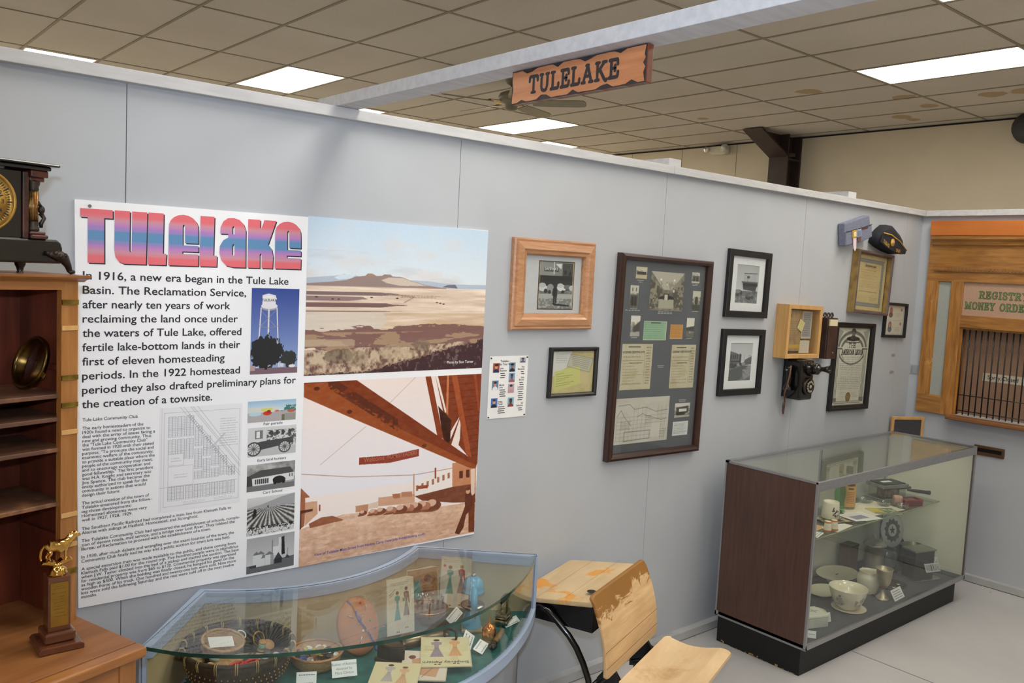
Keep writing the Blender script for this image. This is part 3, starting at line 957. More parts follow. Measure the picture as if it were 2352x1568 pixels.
# roof and porch timbers
cv.poly(H((1170, 5), (1545, -10), (1510, 720), (1460, 690), (1350, 560), (1290, 560)), (126, 54, 26))
for k in range(13):
    cv.line(H((1230 + k * 18, 40 + k * 52), (1520, 20 + k * 52)), .0016, (86, 32, 16), .8)
cv.poly(H((1290, 470), (1380, 320), (1370, 520), (1350, 610), (1300, 590)), (236, 222, 214))
cv.poly(H((1300, 0), (1345, 0), (1465, 670), (1420, 650)), (160, 78, 40)).poly(H((1480, 0), (1500, 0), (1530, 300), (1515, 300)), (150, 70, 36))
cv.poly(H((1195, 255), (1300, 370), (1290, 570), (1235, 520)), (58, 22, 12))
cv.poly(H((1090, 8), (1135, 6), (1240, 520), (1190, 500)), (134, 58, 28))
cv.poly(H((1170, 5), (1190, 5), (1265, 310), (1250, 310)), (236, 222, 214))
cv.poly(H((1265, 10), (1282, 10), (1275, 330), (1258, 310)), (196, 120, 80))
cv.poly(H((1375, 330), (1385, 310), (1300, 570), (1280, 560)), (112, 44, 22))
cv.poly(H((123, 57), (540, 38), (1510, 715), (1495, 765), (1440, 752), (560, 368), (123, 172)), (124, 52, 24))
cv.poly(H((123, 62), (300, 55), (900, 440), (1500, 735), (1495, 765), (1440, 752), (560, 368), (123, 172)), (150, 74, 34))
cv.put((((cv.X - .3) * .72 - (cv.Y - .13) * 1.0) ** 2 < .0012) * (cv.X < .5) * (cv.X > .12) * (nz > .4), (70, 26, 14), .7)
for x_, y_ in ((225, 105), (487, 292), (1085, 572)):
    q = H((x_, y_))[0]
    cv.ell(q[0], q[1], .014, .011, (92, 38, 18))
# man leaning on the porch post
cv.poly(H((1458, 765), (1492, 760), (1486, 1265), (1462, 1265)), (226, 200, 182))
cv.poly(H((1440, 1000), (1490, 960), (1486, 1265), (1440, 1268)), (112, 56, 34))
cv.poly(H((1422, 930), (1450, 925), (1470, 985), (1468, 1080), (1420, 1130), (1400, 1230), (1365, 1285), (1330, 1275), (1375, 1160), (1412, 1060), (1410, 990)), (96, 46, 28))
q = H((1436, 940))[0]
cv.ell(q[0], q[1], .014, .018, (210, 160, 130)).ell(q[0], q[1] - .014, .016, .009, (110, 54, 32))
# banner
cv.poly(H((566, 660), (800, 645), (1042, 597), (1042, 655), (810, 705), (565, 717)), (142, 58, 38))
cv.put(np.ones(cv.X.shape) * .18 * (nz - .5), (255, 240, 235))
picture('main_street_photograph', cv, .5885, 1.3665, .7905, 1.4445, YP, P0, PRINT_GLOSS)['label'] = 'sepia photograph of a wide dirt main street seen from under a porch'
tb = MB()
letter(tb, 'Welcome', .836, 1.1375, .026, .088, YP - .0006, 0, rot=.02)
letter(tb, 'HOMESTEADERS', .934, 1.141, .022, .135, YP - .0006, .006, rot=.03)
tb.build('banner_lettering', pm('faded_red_ink', (196, 120, 100), rough=.6), P0)
tb = MB()
letter(tb, 'View of Tulelake Main Street from Havlina Camp (now Jolly Kone) looking south.', .647, .820, .014, .477, YP - .0006, .008)
tb.build('photo_caption', pm('blue_ink', (70, 84, 176), rough=.6), P0)

# small photographs down the middle of the poster
cv = Cv(120, 200)
cv.grad(0, 1, (52, 74, 150), (150, 172, 212))
cv.poly([(.22, .08), (.35, .06), (.5, .08), (.5, .21), (.36, .27), (.22, .21)], (226, 224, 230)).ell(.37, .12, .15, .035, (232, 230, 234)).ell(.37, .225, .17, .035, (150, 152, 168)).ell(.37, .205, .17, .035, (222, 222, 228))
for (a, b_, c_) in ((.2, .14, .012), (.36, .36, .016), (.53, .6, .012)):
    cv.line([(a, .23), (b_, .92)], c_, (216, 214, 218))
cv.line([(.17, .44), (.36, .46), (.57, .44)], .005, (150, 140, 150)).line([(.2, .26), (.5, .44)], .003, (170, 170, 180)).line([(.5, .26), (.2, .44)], .003, (170, 170, 180))
nz = cv.nz(14, 18, 2, 4)
cv.put((((cv.X - .32) / .36) ** 2 + ((cv.Y - .74) / .2) ** 2 < .25 + nz * 1.35), (34, 38, 44)).put((((cv.X - .82) / .17) ** 2 + ((cv.Y - .83) / .1) ** 2 < .3 + nz * 1.3), (46, 52, 54))
cv.rect(0, .93, 1, 1, (120, 96, 108)).rect(.3, .85, .36, .95, (40, 34, 38)).rect(0, .9, .1, .96, (176, 150, 150))
cv.ell(.88, .915, .07, .018, (222, 220, 224)).rect(.62, .88, .7, .92, (206, 206, 210))
picture('water_tower_photograph', cv, .393, .5615, 1.4815, 1.7675, YP, P0, PRINT_GLOSS)
tb = MB()
letter(tb, 'TULELAKE', .4535, 1.7245, .0125, .052, YP - .0006, .01, 'c')
tb.build('tower_lettering', M_['ink'], P0)

cv = Cv(130, 60)
cv.grad(0, .5, (150, 186, 216), (206, 222, 230)).rect(0, .5, 1, 1, (172, 168, 170))
nz = cv.nz(12, 8, 3, 4)
cv.put((nz > .52) * (cv.X > .68) * (cv.Y > .2) * (cv.Y < .55), (66, 120, 110)).rect(0, .3, .62, .56, (206, 210, 206)).rect(.28, .36, .5, .5, (206, 206, 110))
cv.ell(.15, .62, .13, .09, (176, 206, 220)).ell(.40, .6, .09, .1, (196, 56, 44)).ell(.43, .52, .04, .07, (150, 40, 40)).ell(.9, .56, .08, .07, (190, 92, 76)).ell(.6, .52, .05, .05, (206, 110, 90)).rect(.7, .7, .76, 1, (110, 108, 88)).rect(.76, .66, 1, 1, (150, 150, 142))
picture('parade_photograph', cv, .389, .561, 1.3195, 1.391, YP, P0, PRINT_GLOSS)

cv = Cv(130, 78, (206, 208, 210))
nz = cv.nz(24, 16, 4, 4)
cv.put(cv.Y > .72, (186, 188, 190)).put((nz > .5) * (cv.Y > .12) * (cv.Y < .7) * (cv.X > .38), (84, 86, 90)).rect(.14, .1, .3, .4, (120, 122, 126)).rect(.17, .14, .24, .36, (226, 226, 228))
cv.poly([(.05, .58), (.25, .5), (.92, .42), (.95, .62), (.2, .8), (.06, .76)], (70, 72, 76))
for x_, r_ in ((.12, .15), (.76, .13)):
    cv.ell(x_, .74, r_, r_ * 1.65, (60, 62, 66)).ell(x_, .74, r_ * .82, r_ * 1.35, (196, 198, 200))
    for k in range(6):
        a = k * PI / 6
        cv.line([(x_ - r_ * .8 * math.cos(a), .74 - r_ * 1.3 * math.sin(a)), (x_ + r_ * .8 * math.cos(a), .74 + r_ * 1.3 * math.sin(a))], .006, (84, 86, 90))
for x_ in (.48, .6, .72, .86):
    cv.ell(x_, .22, .035, .09, (64, 66, 70))
picture('hunters_photograph', cv, .392, .5645, 1.2035, 1.3015, YP, P0, PRINT_GLOSS)

cv = Cv(130, 72)
nz = cv.nz(6, 5, 8, 4)
cv.a[:] = (.35 + nz * .5)[..., None]
cv.poly([(.02, .42), (.28, .24), (.9, .22), (.97, .42), (.98, .48), (.1, .52)], (74, 75, 78)).poly([(.1, .52), (.98, .44), (.98, .72), (.12, .84)], (216, 217, 219)).poly([(0, .4), (.1, .5), (.12, .86), (0, .9)], (60, 61, 64))
for k in range(7):
    cv.rect(.16 + k * .042, .56, .19 + k * .042, .74, (58, 60, 64))
cv.rect(.46, .54, .56, .78, (226, 227, 229)).ell(.66, .66, .13, .14, (30, 31, 33)).rect(.54, .62, .8, .76, (30, 31, 33)).put(cv.Y > .8, (112, 113, 116)).ell(.58, .78, .03, .05, (20, 20, 22)).ell(.76, .77, .03, .05, (20, 20, 22)).rect(.88, .48, .9, .6, (60, 60, 62)).rect(.93, .48, .95, .6, (60, 60, 62))
picture('school_photograph', cv, .3915, .564, 1.0845, 1.1765, YP, P0, PRINT_GLOSS)

cv = Cv(130, 100)
cv.grad(0, .3, (206, 208, 210), (186, 188, 190)).poly([(0, .26), (.3, .2), (.7, .06), (1, 0), (1, .3), (0, .34)], (156, 158, 162))
vx, vy = .45, .22
ang = np.arctan2(cv.X - vx, np.maximum(cv.Y - vy, 1e-3))
fur = (np.sin(ang * 34) * .5 + .5)
nz = cv.nz(40, 30, 3, 3)
m_ = cv.Y > .3
cv.put(m_, np.repeat(np.clip(.22 + .55 * fur + (nz - .5) * .35, 0, 1)[..., None], 3, -1).astype(np.float32))
cv.put((cv.Y > .8) * (nz > .42), (206, 207, 209)).put((cv.Y > .78) * (cv.Y < .86) * (nz < .55), (24, 25, 26))
cv.ell(.16, .4, .035, .1, (28, 29, 30)).rect(.11, .42, .15, .56, (28, 29, 30)).ell(.43, .28, .014, .035, (40, 41, 42))
picture('field_photograph', cv, .395, .5665, .9325, 1.0625, YP, P0, PRINT_GLOSS)

cv = Cv(130, 92)
cv.grad(0, .8, (160, 162, 166), (196, 198, 200)).rect(0, .78, 1, 1, (96, 98, 100))
cv.poly([(0, .8), (1, .68), (1, 1), (0, 1)], (100, 102, 104)).rect(.66, .1, .74, .74, (206, 207, 209)).poly([(.72, .1), (.78, .08), (.8, .6), (.73, .62)], (26, 27, 29)).rect(.54, .34, .66, .6, (212, 213, 215))
for x_, r_, t_ in ((.2, .07, .5), (.29, .08, .5), (.36, .06, .62), (.47, .09, .55)):
    cv.rect(x_ - r_, t_, x_ + r_, .84, (206, 208, 210)).rect(x_ + r_ * .3, t_, x_ + r_, .84, (150, 152, 154)).poly([(x_ - r_ * 1.1, t_), (x_, t_ - .1), (x_ + r_ * 1.1, t_)], (110, 112, 116))
cv.poly([(.56, .74), (.66, .52), (.76, .74)], (58, 60, 62)).rect(.58, .7, .74, .84, (44, 46, 48)).line([(.53, .5), (.53, .16)], .012, (120, 122, 126)).poly([(.8, .74), (.85, .62), (.92, .74)], (58, 60, 62)).rect(.06, .78, .2, .86, (60, 62, 64)).line([(.86, .66), (.86, .45)], .006, (120, 120, 124))
picture('elevator_photograph', cv, .397, .5695, .8015, .9235, YP, P0, PRINT_GLOSS)

# ================================================================== THINGS ON THE MAIN WALL
M_['oak'] = wood('honey_oak_moulding', (204, 156, 118), (172, 122, 84), 'x', 30, 0.35, coat=0.2)
M_['oakv'] = wood('honey_oak_moulding_upright', (204, 156, 118), (172, 122, 84), 'z', 30, 0.35, coat=0.2)
M_['mat'] = pm('grey_white_mat_board', (206, 206, 206), (201, 201, 202), scale=60, rough=0.8)
M_['matw'] = pm('white_mat_board', (236, 236, 236), (231, 231, 232), scale=60, rough=0.8)
M_['walnut'] = wood('dark_walnut_moulding', (66, 38, 30), (44, 26, 22), 'z', 24, 0.3, coat=0.3)
M_['pine'] = wood('pale_pine_box', (214, 172, 112), (196, 148, 86), 'z', 18, 0.42)
M_['picglass'] = glassmat('picture_glass', (0.97, 0.98, 0.98), 0.9)

def frame_thing(name, label, cat, cx, cz, w_, h_, prof, mats, glass_y=-0.008, inset=0.02, roll=0.0, group=None, back=-0.001, shear=0.0):
    """a framed picture centred at (cx, cz) hanging against the main wall"""
    t = thing(name, label, cat, (cx, 0, cz), group=group, rot=(0, roll, 0))
    b = MB().moulding(-w_ / 2, -h_ / 2, w_ / 2, h_ / 2, prof)
    b.build('frame', mats, t)
    if glass_y is not None:
        g = MB().box(-w_ / 2 + inset, w_ / 2 - inset, glass_y - 0.002, glass_y, -h_ / 2 + inset, h_ / 2 - inset)
        g.build('glass_pane', M_['picglass'], t)
    return t

def sheetbox(name, mat, x0, x1, z0, z1, y, t, parent, M=None):
    return MB().box(x0, x1, y - t, y, z0, z1, 0, M).build(name, mat, parent)

# 1. oak frame with a street snapshot
t = frame_thing('picture_frame', 'broad honey oak frame with a black and white street snapshot in a pale mat', 'picture frame', 1.731, 1.811, 0.470, 0.380,
                [(0, -0.001), (0, -0.020), (.006, -.026), (.014, -.024), (.018, -.030), (.044, -.036), (.052, -.030), (.062, -.028), (.068, -.018), (.070, -.004)], M_['oak'], -0.012, 0.066)
sheetbox('mat', M_['mat'], -.17, .17, -.125, .125, -.004, .003, t)
cv = Cv(86, 110)
nz = cv.nz(20, 26, 3, 4)
cv.a[:] = (.3 + nz * .3)[..., None]
cv.rect(0, 0, 1, .3, (132, 132, 128)).poly([(.0, .0), (.45, .04), (.45, .3), (0, .28)], (146, 146, 142)).poly([(.45, .04), (.64, .03), (.62, .15)], (226, 226, 224)).rect(.66, .02, 1, .33, (70, 70, 68)).rect(.72, .17, .78, .26, (24, 24, 24)).rect(.86, .2, .92, .28, (24, 24, 24))
cv.rect(.13, .12, .55, .21, (82, 82, 80)).rect(.4, 0, .43, .26, (210, 210, 206)).rect(0, .29, 1, .46, (34, 34, 33)).rect(0, .4, 1, .6, (44, 44, 43))
for (x, y, rx, ry, c) in ((.12, .56, .13, .07, 210), (.1, .5, .1, .05, 190), (.33, .56, .1, .09, 150), (.66, .55, .14, .07, 222), (.62, .5, .09, .05, 200), (.84, .53, .12, .05, 110), (.96, .55, .08, .06, 200), (.2, .62, .05, .045, 40), (.31, .64, .04, .04, 40), (.7, .63, .05, .03, 40)):
    cv.ell(x, y, rx, ry, (c, c, c))
cv.rect(0, .68, 1, 1, (176, 176, 172))
cv.put((cv.Y > .78) * (nz > .42), (128, 128, 124)).poly([(.4, .88), (.9, .92), (.9, .95), (.45, .93)], (40, 40, 40))
cv.ell(.47, .53, .03, .03, (40, 40, 40)).poly([(.41, .56), (.53, .56), (.54, .7), (.51, .91), (.48, .91), (.48, .74), (.46, .91), (.43, .91), (.42, .7)], (30, 30, 30)).poly([(.41, .57), (.43, .57), (.42, .72), (.39, .72)], (30, 30, 30))
cv.rect(0, 0, .03, 1, (190, 160, 110), .5).rect(.97, 0, 1, 1, (200, 180, 130), .8)
sheetbox('mat_liner', pm('brown_mat_liner', (70, 46, 50), rough=.8), -.084, .124, -.105, .102, -.0072, .0005, t)
picture('photograph', cv, -.080, .120, -.101, .098, -.0082, t, PRINT_GLOSS)
tb = MB()
letter(tb, 'SAFEWAY', -.051, .0635, .016, .078, -.0088, .01)
tb.build('shop_sign_lettering', M_['white_paper'], t)

# 2. the sheet of tour voices, pinned by its corners
t = thing('printed_sheet', 'white letter-size sheet with small colour portraits pinned to the wall by its corners', 'paper sheet', (1.5135, 0, 1.3825), rot=(0, 0.004, 0))
b = MB().box(-.1035, .1035, -.0022, -.0006, -.129, .129)
b.build('sheet', M_['white_paper'], t)
for x in (-.097, .097):
    for z in (-.122, .122):
        MB().cyl((x, -.0022, z), (x, -.006, z), .0035, .003, 8).build('push_pin', M_['grey_dark'], t)
for k, (x, z, bg, sk, cl) in enumerate(((-.085, .062, (150, 70, 50), (206, 150, 120), (30, 40, 90)), (.001, .063, (110, 150, 180), (150, 100, 80), (30, 30, 40)), (.001, .019, (120, 160, 200), (90, 80, 90), (150, 90, 90)), (.0, -.026, (176, 160, 170), (200, 160, 150), (190, 140, 150)),
                                         (.002, -.084, (130, 170, 190), (60, 60, 70), (140, 50, 50)), (-.086, -.010, (90, 120, 150), (190, 140, 120), (220, 220, 224)), (-.087, -.083, (70, 110, 180), (200, 150, 130), (30, 30, 34)), (.057, .1, (176, 180, 190), (110, 110, 120), (90, 90, 110)))):
    cv = Cv(18, 21, bg)
    cv.ell(.5, .4, .22, .25, sk).ell(.5, .95, .42, .34, cl).ell(.5, .22, .24, .12, (50, 44, 44))
    picture('portrait', cv, x, x + .034, z - .0, z + .039 if k < 7 else z + .022, -.0026, t)
tb = MB()
I = -.0026
for s, x, z, sz, al in (('Tulelake \u2013', -.02, .1045, .0125, 'c'), ('Audio Tour Voices', -.02, .0915, .0125, 'c'), ('John', -.047, .0755, .010, 'l'), ('Staunton', -.047, .066, .010, 'l'), ('Muriel', -.047, .006, .010, 'l'), ('Long', -.047, -.0035, .010, 'l'), ('Willie', -.05, -.064, .010, 'l'), ('Tubell', -.05, -.0735, .010, 'l'),
                        ('Roy', .086, .079, .010, 'r'), ('Mendiola', .086, .0695, .010, 'r'), ('John', .086, .0335, .010, 'r'), ('Bowen', .086, .024, .010, 'r'), ('LaVerna', .086, -.006, .010, 'r'), ('LaQuinn', .086, -.0155, .010, 'r'), ('Ed', .086, -.075, .010, 'r'), ('Osborne', .086, -.0845, .010, 'r')):
    letter(tb, s, x, z, sz, None, I, .02, al)
for x0, x1, z, n in ((-.045, -.017, .056, 3), (-.045, -.011, -.013, 4), (-.05, -.01, -.083, 4), (.066, .086, .060, 2), (.06, .086, .014, 2), (.056, .086, -.025, 5), (.06, .086, -.094, 2)):
    for k in range(n):
        tb.box(x0 + .003 * (k % 2), x1 - .004 * ((k + 1) % 2), I - .0001, I, z - .0085 * k, z - .0085 * k + .003)
tb.build('printed_text', M_['ink'], t)

# 3. small worn black frame with receipts
t = frame_thing('picture_frame', 'small worn black frame holding yellow and cream paper slips, below the oak frame', 'picture frame', 1.880, 1.431, 0.292, 0.220,
                [(0, -0.001), (0, -0.017), (.003, -.021), (.010, -.021), (.016, -.016), (.018, -.006)], pm('worn_black_frame', (34, 32, 30), (22, 20, 19), scale=30, rough=.45), -0.008, 0.016, roll=0.012)
cv = Cv(118, 92, (208, 192, 140))
nz = cv.nz(6, 6, 3, 4)
cv.put(np.clip((nz - .4) * 2, 0, .5), (186, 168, 110))
cv.poly([(.02, .02), (.46, .0), (.44, .33), (.02, .62)], (216, 214, 206)).poly([(.44, .08), (.98, .2), (.9, .52), (.36, .36)], (192, 188, 168)).poly([(.08, .48), (.66, .36), (.7, .78), (.1, .94)], (206, 204, 124))
cv.scribble(.1, .06, .4, .3, 5, (150, 150, 150), 2, .25)
for k in range(6):
    cv.line([(.45 + .01 * k, .12 + .045 * k), (.9 - .008 * k, .22 + .045 * k)], .004, (120, 118, 104), .8)
cv.line([(.44, .08), (.98, .2), (.9, .52), (.36, .36), (.44, .08)], .003, (110, 108, 96))
for k in range(6):
    cv.line([(.13, .55 + .055 * k), (.3 + .3 * ((k * 37) % 10) / 10, .52 + .05 * k)], .003, (96, 100, 50), .8)
picture('paper_slips', cv, -.131, .131, -.095, .095, -.005, t)

# 4. tall walnut frame: collage about a store
t = frame_thing('collage_frame', 'tall dark walnut frame with a grey mat holding many small photos, certificates and a map', 'picture frame', 2.455, 1.4805, 0.672, 0.966,
                [(0, -0.001), (0, -0.030), (.004, -.038), (.014, -.042), (.024, -.038), (.030, -.026), (.032, -.012)], M_['walnut'], -0.018, 0.028, roll=0.0185)
gm = pm('slate_grey_mat', (92, 94, 98), (86, 88, 92), scale=80, rough=.8)
sheetbox('mat', gm, -.308, .308, -.455, .455, -.008, .004, t)
def Fx(x, z):
    dx, dz = x - 2.455, z - 1.4805
    return dx + .0185 * dz, dz - .0185 * dx * 0
def bw(seed, tone=150, sep=1.0, nx=24, ny=30, dark=.3):
    c = Cv(nx, ny)
    n_ = c.nz(6, 8, seed, 4)
    v = np.clip(.25 + n_ * .7 + (.5 - c.Y) * .5, 0, 1)
    c.a[:] = np.stack([v * tone / 150, v * tone / 155, v * tone / 150 * (.94 - .06 * sep)], -1)
    return c
def stick(name, cv, x0, x1, z0, z1, y=-.0128):
    (ax, az), (bx, bz) = Fx(x0, z0), Fx(x1, z1)
    ax, bx = Fx((x0), (z0 + z1) / 2)[0], Fx(x1, (z0 + z1) / 2)[0]
    return picture(name, cv, ax, bx, az, bz, y, t, PRINT_GLOSS)
cv = bw(1, 160)
cv.rect(0, .62, 1, 1, (196, 184, 150)).rect(0, 0, 1, .3, (214, 204, 176)).rect(.1, .4, .92, .66, (60, 56, 48))
stick('small_photograph', cv, 2.233, 2.310, 1.852, 1.907)
cv = Cv(80, 62)
nz = cv.nz(18, 14, 5, 4)
cv.a[:] = np.stack([.34 + nz * .3, .32 + nz * .3, .27 + nz * .28], -1)
cv.poly([(0, 0), (1, 0), (.62, .46), (.4, .46)], (186, 180, 162)).ell(.3, .2, .03, .03, (240, 236, 220)).ell(.7, .2, .03, .03, (240, 236, 220)).ell(.52, .32, .05, .02, (226, 222, 206))
cv.poly([(0, .2), (.36, .46), (.3, .9), (0, .98)], (84, 78, 66)).poly([(1, .2), (.66, .46), (.74, .9), (1, .98)], (84, 78, 66))
cv.put((nz > .55) * (cv.Y > .25) * (cv.Y < .95), (150, 142, 122)).ell(.5, .7, .24, .1, (36, 33, 28)).rect(.27, .7, .72, .94, (176, 170, 150)).rect(.4, .56, .56, .72, (40, 36, 32)).rect(.43, .58, .53, .72, (206, 200, 184)).ell(.7, .48, .03, .04, (220, 214, 200))
stick('store_interior_photograph', cv, 2.343, 2.590, 1.706, 1.892)
cv = bw(3, 150)
cv.rect(.1, .3, .9, .85, (96, 92, 84)).rect(.2, .45, .4, .85, (50, 48, 44)).rect(.6, .45, .8, .85, (50, 48, 44)).rect(0, .85, 1, 1, (200, 196, 180))
stick('small_photograph', cv, 2.645, 2.708, 1.850, 1.902)
cv = bw(4, 150)
cv.rect(0, 0, 1, .34, (206, 202, 186)).rect(.2, .1, .35, .26, (120, 116, 106)).rect(.65, .1, .8, .26, (120, 116, 106)).rect(.05, .42, .95, .94, (84, 78, 68)).rect(.2, .5, .45, .9, (44, 42, 38)).rect(.55, .5, .8, .9, (44, 42, 38))
stick('small_photograph', cv, 2.205, 2.263, 1.715, 1.819)
cv = bw(5, 140)
cv.rect(0, .7, 1, 1, (74, 72, 60)).rect(0, 0, 1, .3, (206, 200, 178)).ell(.5, .5, .2, .22, (64, 62, 52))
stick('small_photograph', cv, 2.666, 2.728, 1.7125, 1.8105)
cv = bw(6, 160)
cv.rect(0, 0, 1, .3, (222, 220, 212)).poly([(.3, .55), (1, .25), (1, .75), (.3, .8)], (70, 68, 62)).rect(0, .8, 1, 1, (176, 172, 162))
stick('small_photograph', cv, 2.227, 2.292, 1.5815, 1.6785)
cv = bw(7, 150)
cv.rect(0, 0, 1, .5, (226, 222, 206)).poly([(0, .5), (1, .42), (1, .7), (0, .66)], (70, 68, 58)).rect(0, .8, 1, 1, (110, 106, 92))
stick('small_photograph', cv, 2.638, 2.698, 1.580, 1.675)
cv = Cv(56, 32, (150, 186, 152))
cv.scribble(.04, .04, .96, .96, 8, (96, 124, 100), 4, .25)
cv.rect(0, 0, 1, .02, (210, 206, 180)).rect(0, .97, 1, 1, (210, 206, 180)).rect(.97, 0, 1, 1, (210, 206, 180)).rect(.3, .06, .72, .12, (60, 90, 66))
stick('green_receipt', cv, 2.3195, 2.487, 1.5635, 1.655)
cv = Cv(34, 26, (206, 148, 72))
cv.scribble(.08, .06, .92, .94, 7, (150, 96, 40), 5, .3).rect(0, .96, 1, 1, (226, 206, 160))
stick('orange_receipt', cv, 2.516, 2.612, 1.5705, 1.641)
for (x0, x1, z0, z1, sd) in ((2.185, 2.400, 1.3285, 1.5455, 3), (2.5415, 2.730, 1.325, 1.541, 6)):
    cv = Cv(72, 76, (204, 194, 164))
    nz = cv.nz(4, 5, sd, 4)
    cv.put(np.clip((nz - .45) * 2, 0, .6), (186, 172, 132))
    cv.rect(.2, .05, .6, .07, (60, 56, 50)).scribble(.06, .25, .72, .32, 1, (120, 110, 90), sd + 2).scribble(.06, .4, .72, .9, 8, (120, 110, 90), sd, .2, .8, .5).scribble(.8, .05, .96, .9, 14, (110, 100, 82), sd + 1, .4)
    cv.line([(.03, .36), (.73, .36)], .003, (90, 84, 70)).line([(.76, .2), (.76, .9)], .003, (120, 110, 90)).line([(.04, .88), (.7, .88)], .003, (90, 84, 70)).rect(.25, .405, .68, .42, (80, 74, 62))
    stick('certificate', cv, x0, x1, z0, z1)
for x0, w0 in ((2.190, .152), (2.548, .146)):
    tb = MB()
    x_, z_ = Fx(x0, 1.502)
    letter(tb, 'LICENSE CERTIFICATE', x_, z_, .014, w0, -.0136, .012)
    tb.build('certificate_heading', M_['ink'], t)
cv = Cv(126, 74, (206, 202, 190))
nz = cv.nz(5, 4, 8, 4)
cv.put(np.clip((nz - .45) * 2, 0, .5), (190, 182, 160))
k_ = (132, 128, 120)
for i in range(13):
    if i not in (8, 9):
        cv.line([(.04 + i * .075, .2 if i > 3 else .45), (.03 + i * .075, .95)], .0022, k_, .7)
for i in range(7):
    cv.line([(.03, .42 + i * .085), (.7 if i > 2 else .97, .40 + i * .085)], .0022, k_, .7)
cv.line([(.05, .16), (.25, .14), (.34, .25), (.55, .22), (.75, .33), (.98, .3)], .0028, (96, 92, 86)).line([(.03, .4), (.1, .26), (.16, .4), (.3, .62)], .0028, (96, 92, 86)).line([(.4, .42), (.5, .36), (.6, .42), (.85, .52), (.97, .5)], .0028, (96, 92, 86))
cv.line([(.18, .74), (.65, .74), (.65, .92), (.18, .94), (.18, .74)], .003, (100, 96, 88)).scribble(.1, .5, .3, .7, 6, (110, 106, 98), 4).scribble(.55, .4, .7, .62, 6, (110, 106, 98), 5).rect(.68, .58, .84, .9, (212, 208, 196)).scribble(.84, .72, .97, .94, 6, (110, 106, 98), 6)
stick('district_map', cv, 2.176, 2.560, 1.070, 1.2885)
cv = bw(11, 160)
cv.rect(0, 0, 1, .25, (216, 212, 200)).poly([(.1, .3), (.9, .2), (.9, .7), (.1, .75)], (70, 68, 62)).rect(.3, .4, .8, .6, (226, 222, 210)).ell(.4, .75, .3, .15, (40, 38, 34)).rect(0, .85, 1, 1, (176, 170, 156))
stick('small_photograph', cv, 2.6045, 2.723, 1.1765, 1.248)
cv = Cv(40, 24, (222, 222, 218))
cv.scribble(.08, .08, .92, .92, 7, (130, 130, 130), 3, .4)
stick('typed_note', cv, 2.601, 2.720, 1.085, 1.1555)
M_['greyink'] = pm('pale_grey_ink', (176, 176, 176), rough=.7)
for (x, z, l) in ((2.27, 1.842, .045), (2.27, 1.834, .025), (2.468, 1.699, .105), (2.468, 1.692, .11), (2.24, 1.708, .05), (2.235, 1.701, .105), (2.695, 1.707, .05), (2.676, 1.843, .05), (2.676, 1.836, .04), (2.26, 1.573, .045), (2.668, 1.572, .045), (2.47, 1.4375, .05), (2.47, 1.430, .04), (2.66, 1.262, .06), (2.66, 1.255, .05)):
    tb = MB()
    a_, c_ = Fx(x, z)
    for k in range(5):
        tb.box(a_ - l / 2 + l * k / 5, a_ - l / 2 + l * (k + .78) / 5, -.0127, -.0121, c_, c_ + .0035)
    tb.build('caption_print', M_['greyink'], t)

# 5./6. two matching black frames, one above the other
def black_pair(cz, label, cv, nm):
    t = frame_thing('picture_frame', label, 'picture frame', 3.139 if cz > 1.7 else 3.130, cz, 0.378, 0.3535, [(0, -.001), (0, -.020), (.001, -.0215), (.031, -.0215), (.033, -.020), (.034, -.006)], M_['black'], -.0105, .03, roll=.022, group='matching black frames with white mats')
    b = MB()
    b.moulding(-.150, -.152, .150, .152, [(0, -.005), (0, -.0068), (.050, -.0068), (.0515, -.0045)])
    b.build('mat', M_['matw'], t)
    picture('photograph', cv, -.1, .1, -.1, .1, -.004, t, PRINT_GLOSS)
    return t
cv = Cv(70, 92)
nz = cv.nz(14, 18, 4, 4)
cv.grad(0, .75, (176, 178, 180), (206, 208, 210)).rect(0, .68, 1, 1, (112, 113, 114))
cv.poly([(.34, .22), (.92, .2), (.92, .7), (.34, .66)], (176, 178, 180)).line([(.34, .22), (.94, .2)], .01, (60, 61, 62)).rect(.25, .43, 1, .47, (84, 85, 86)).poly([(.3, .47), (.96, .47), (.9, .68), (.34, .64)], (60, 61, 62))
for k in range(7):
    cv.ell(.36 + k * .095, .51, .05, .05, (24, 25, 26))
cv.ell(.54, .31, .07, .04, (90, 91, 92)).line([(.52, .36), (.5, .46)], .006, (70, 70, 70)).ell(.12, .74, .2, .09, (64, 65, 67)).ell(.64, .84, .18, .07, (50, 51, 53)).ell(.6, .78, .12, .06, (96, 98, 100)).ell(.1, .7, .14, .05, (130, 132, 134)).ell(.86, .7, .1, .05, (90, 92, 94)).put((nz > .6) * (cv.Y > .75), (150, 151, 152))
black_pair(1.8505, 'upper black frame with white mat, its photo showing cars parked by a shopfront', cv, 'a')
cv = Cv(70, 92)
nz = cv.nz(14, 18, 6, 4)
cv.grad(0, .6, (190, 192, 194), (214, 216, 218)).rect(0, .6, 1, 1, (120, 121, 122)).poly([(0, .2), (.3, .26), (.44, .3), (.44, .6), (0, .66)], (110, 111, 112)).poly([(.44, .26), (.52, .3), (.52, .58), (.44, .6)], (60, 61, 62))
for k in range(4):
    cv.rect(.05 + k * .09, .3, .09 + k * .09, .42, (50, 51, 52))
cv.rect(0, .46, .44, .5, (60, 61, 62)).rect(0, .52, .2, .66, (70, 71, 72)).poly([(.7, .44), (1, .34), (1, .56), (.62, .6)], (96, 97, 98)).line([(.66, .5), (.66, .3)], .005, (110, 111, 112)).line([(.86, .4), (.86, .32), (.96, .34)], .005, (90, 91, 92))
for k, (x, y) in enumerate(((.3, .58), (.42, .57), (.55, .56), (.64, .55), (.2, .62))):
    cv.ell(x, y, .09, .04, (60 + 90 * (k % 2),) * 3)
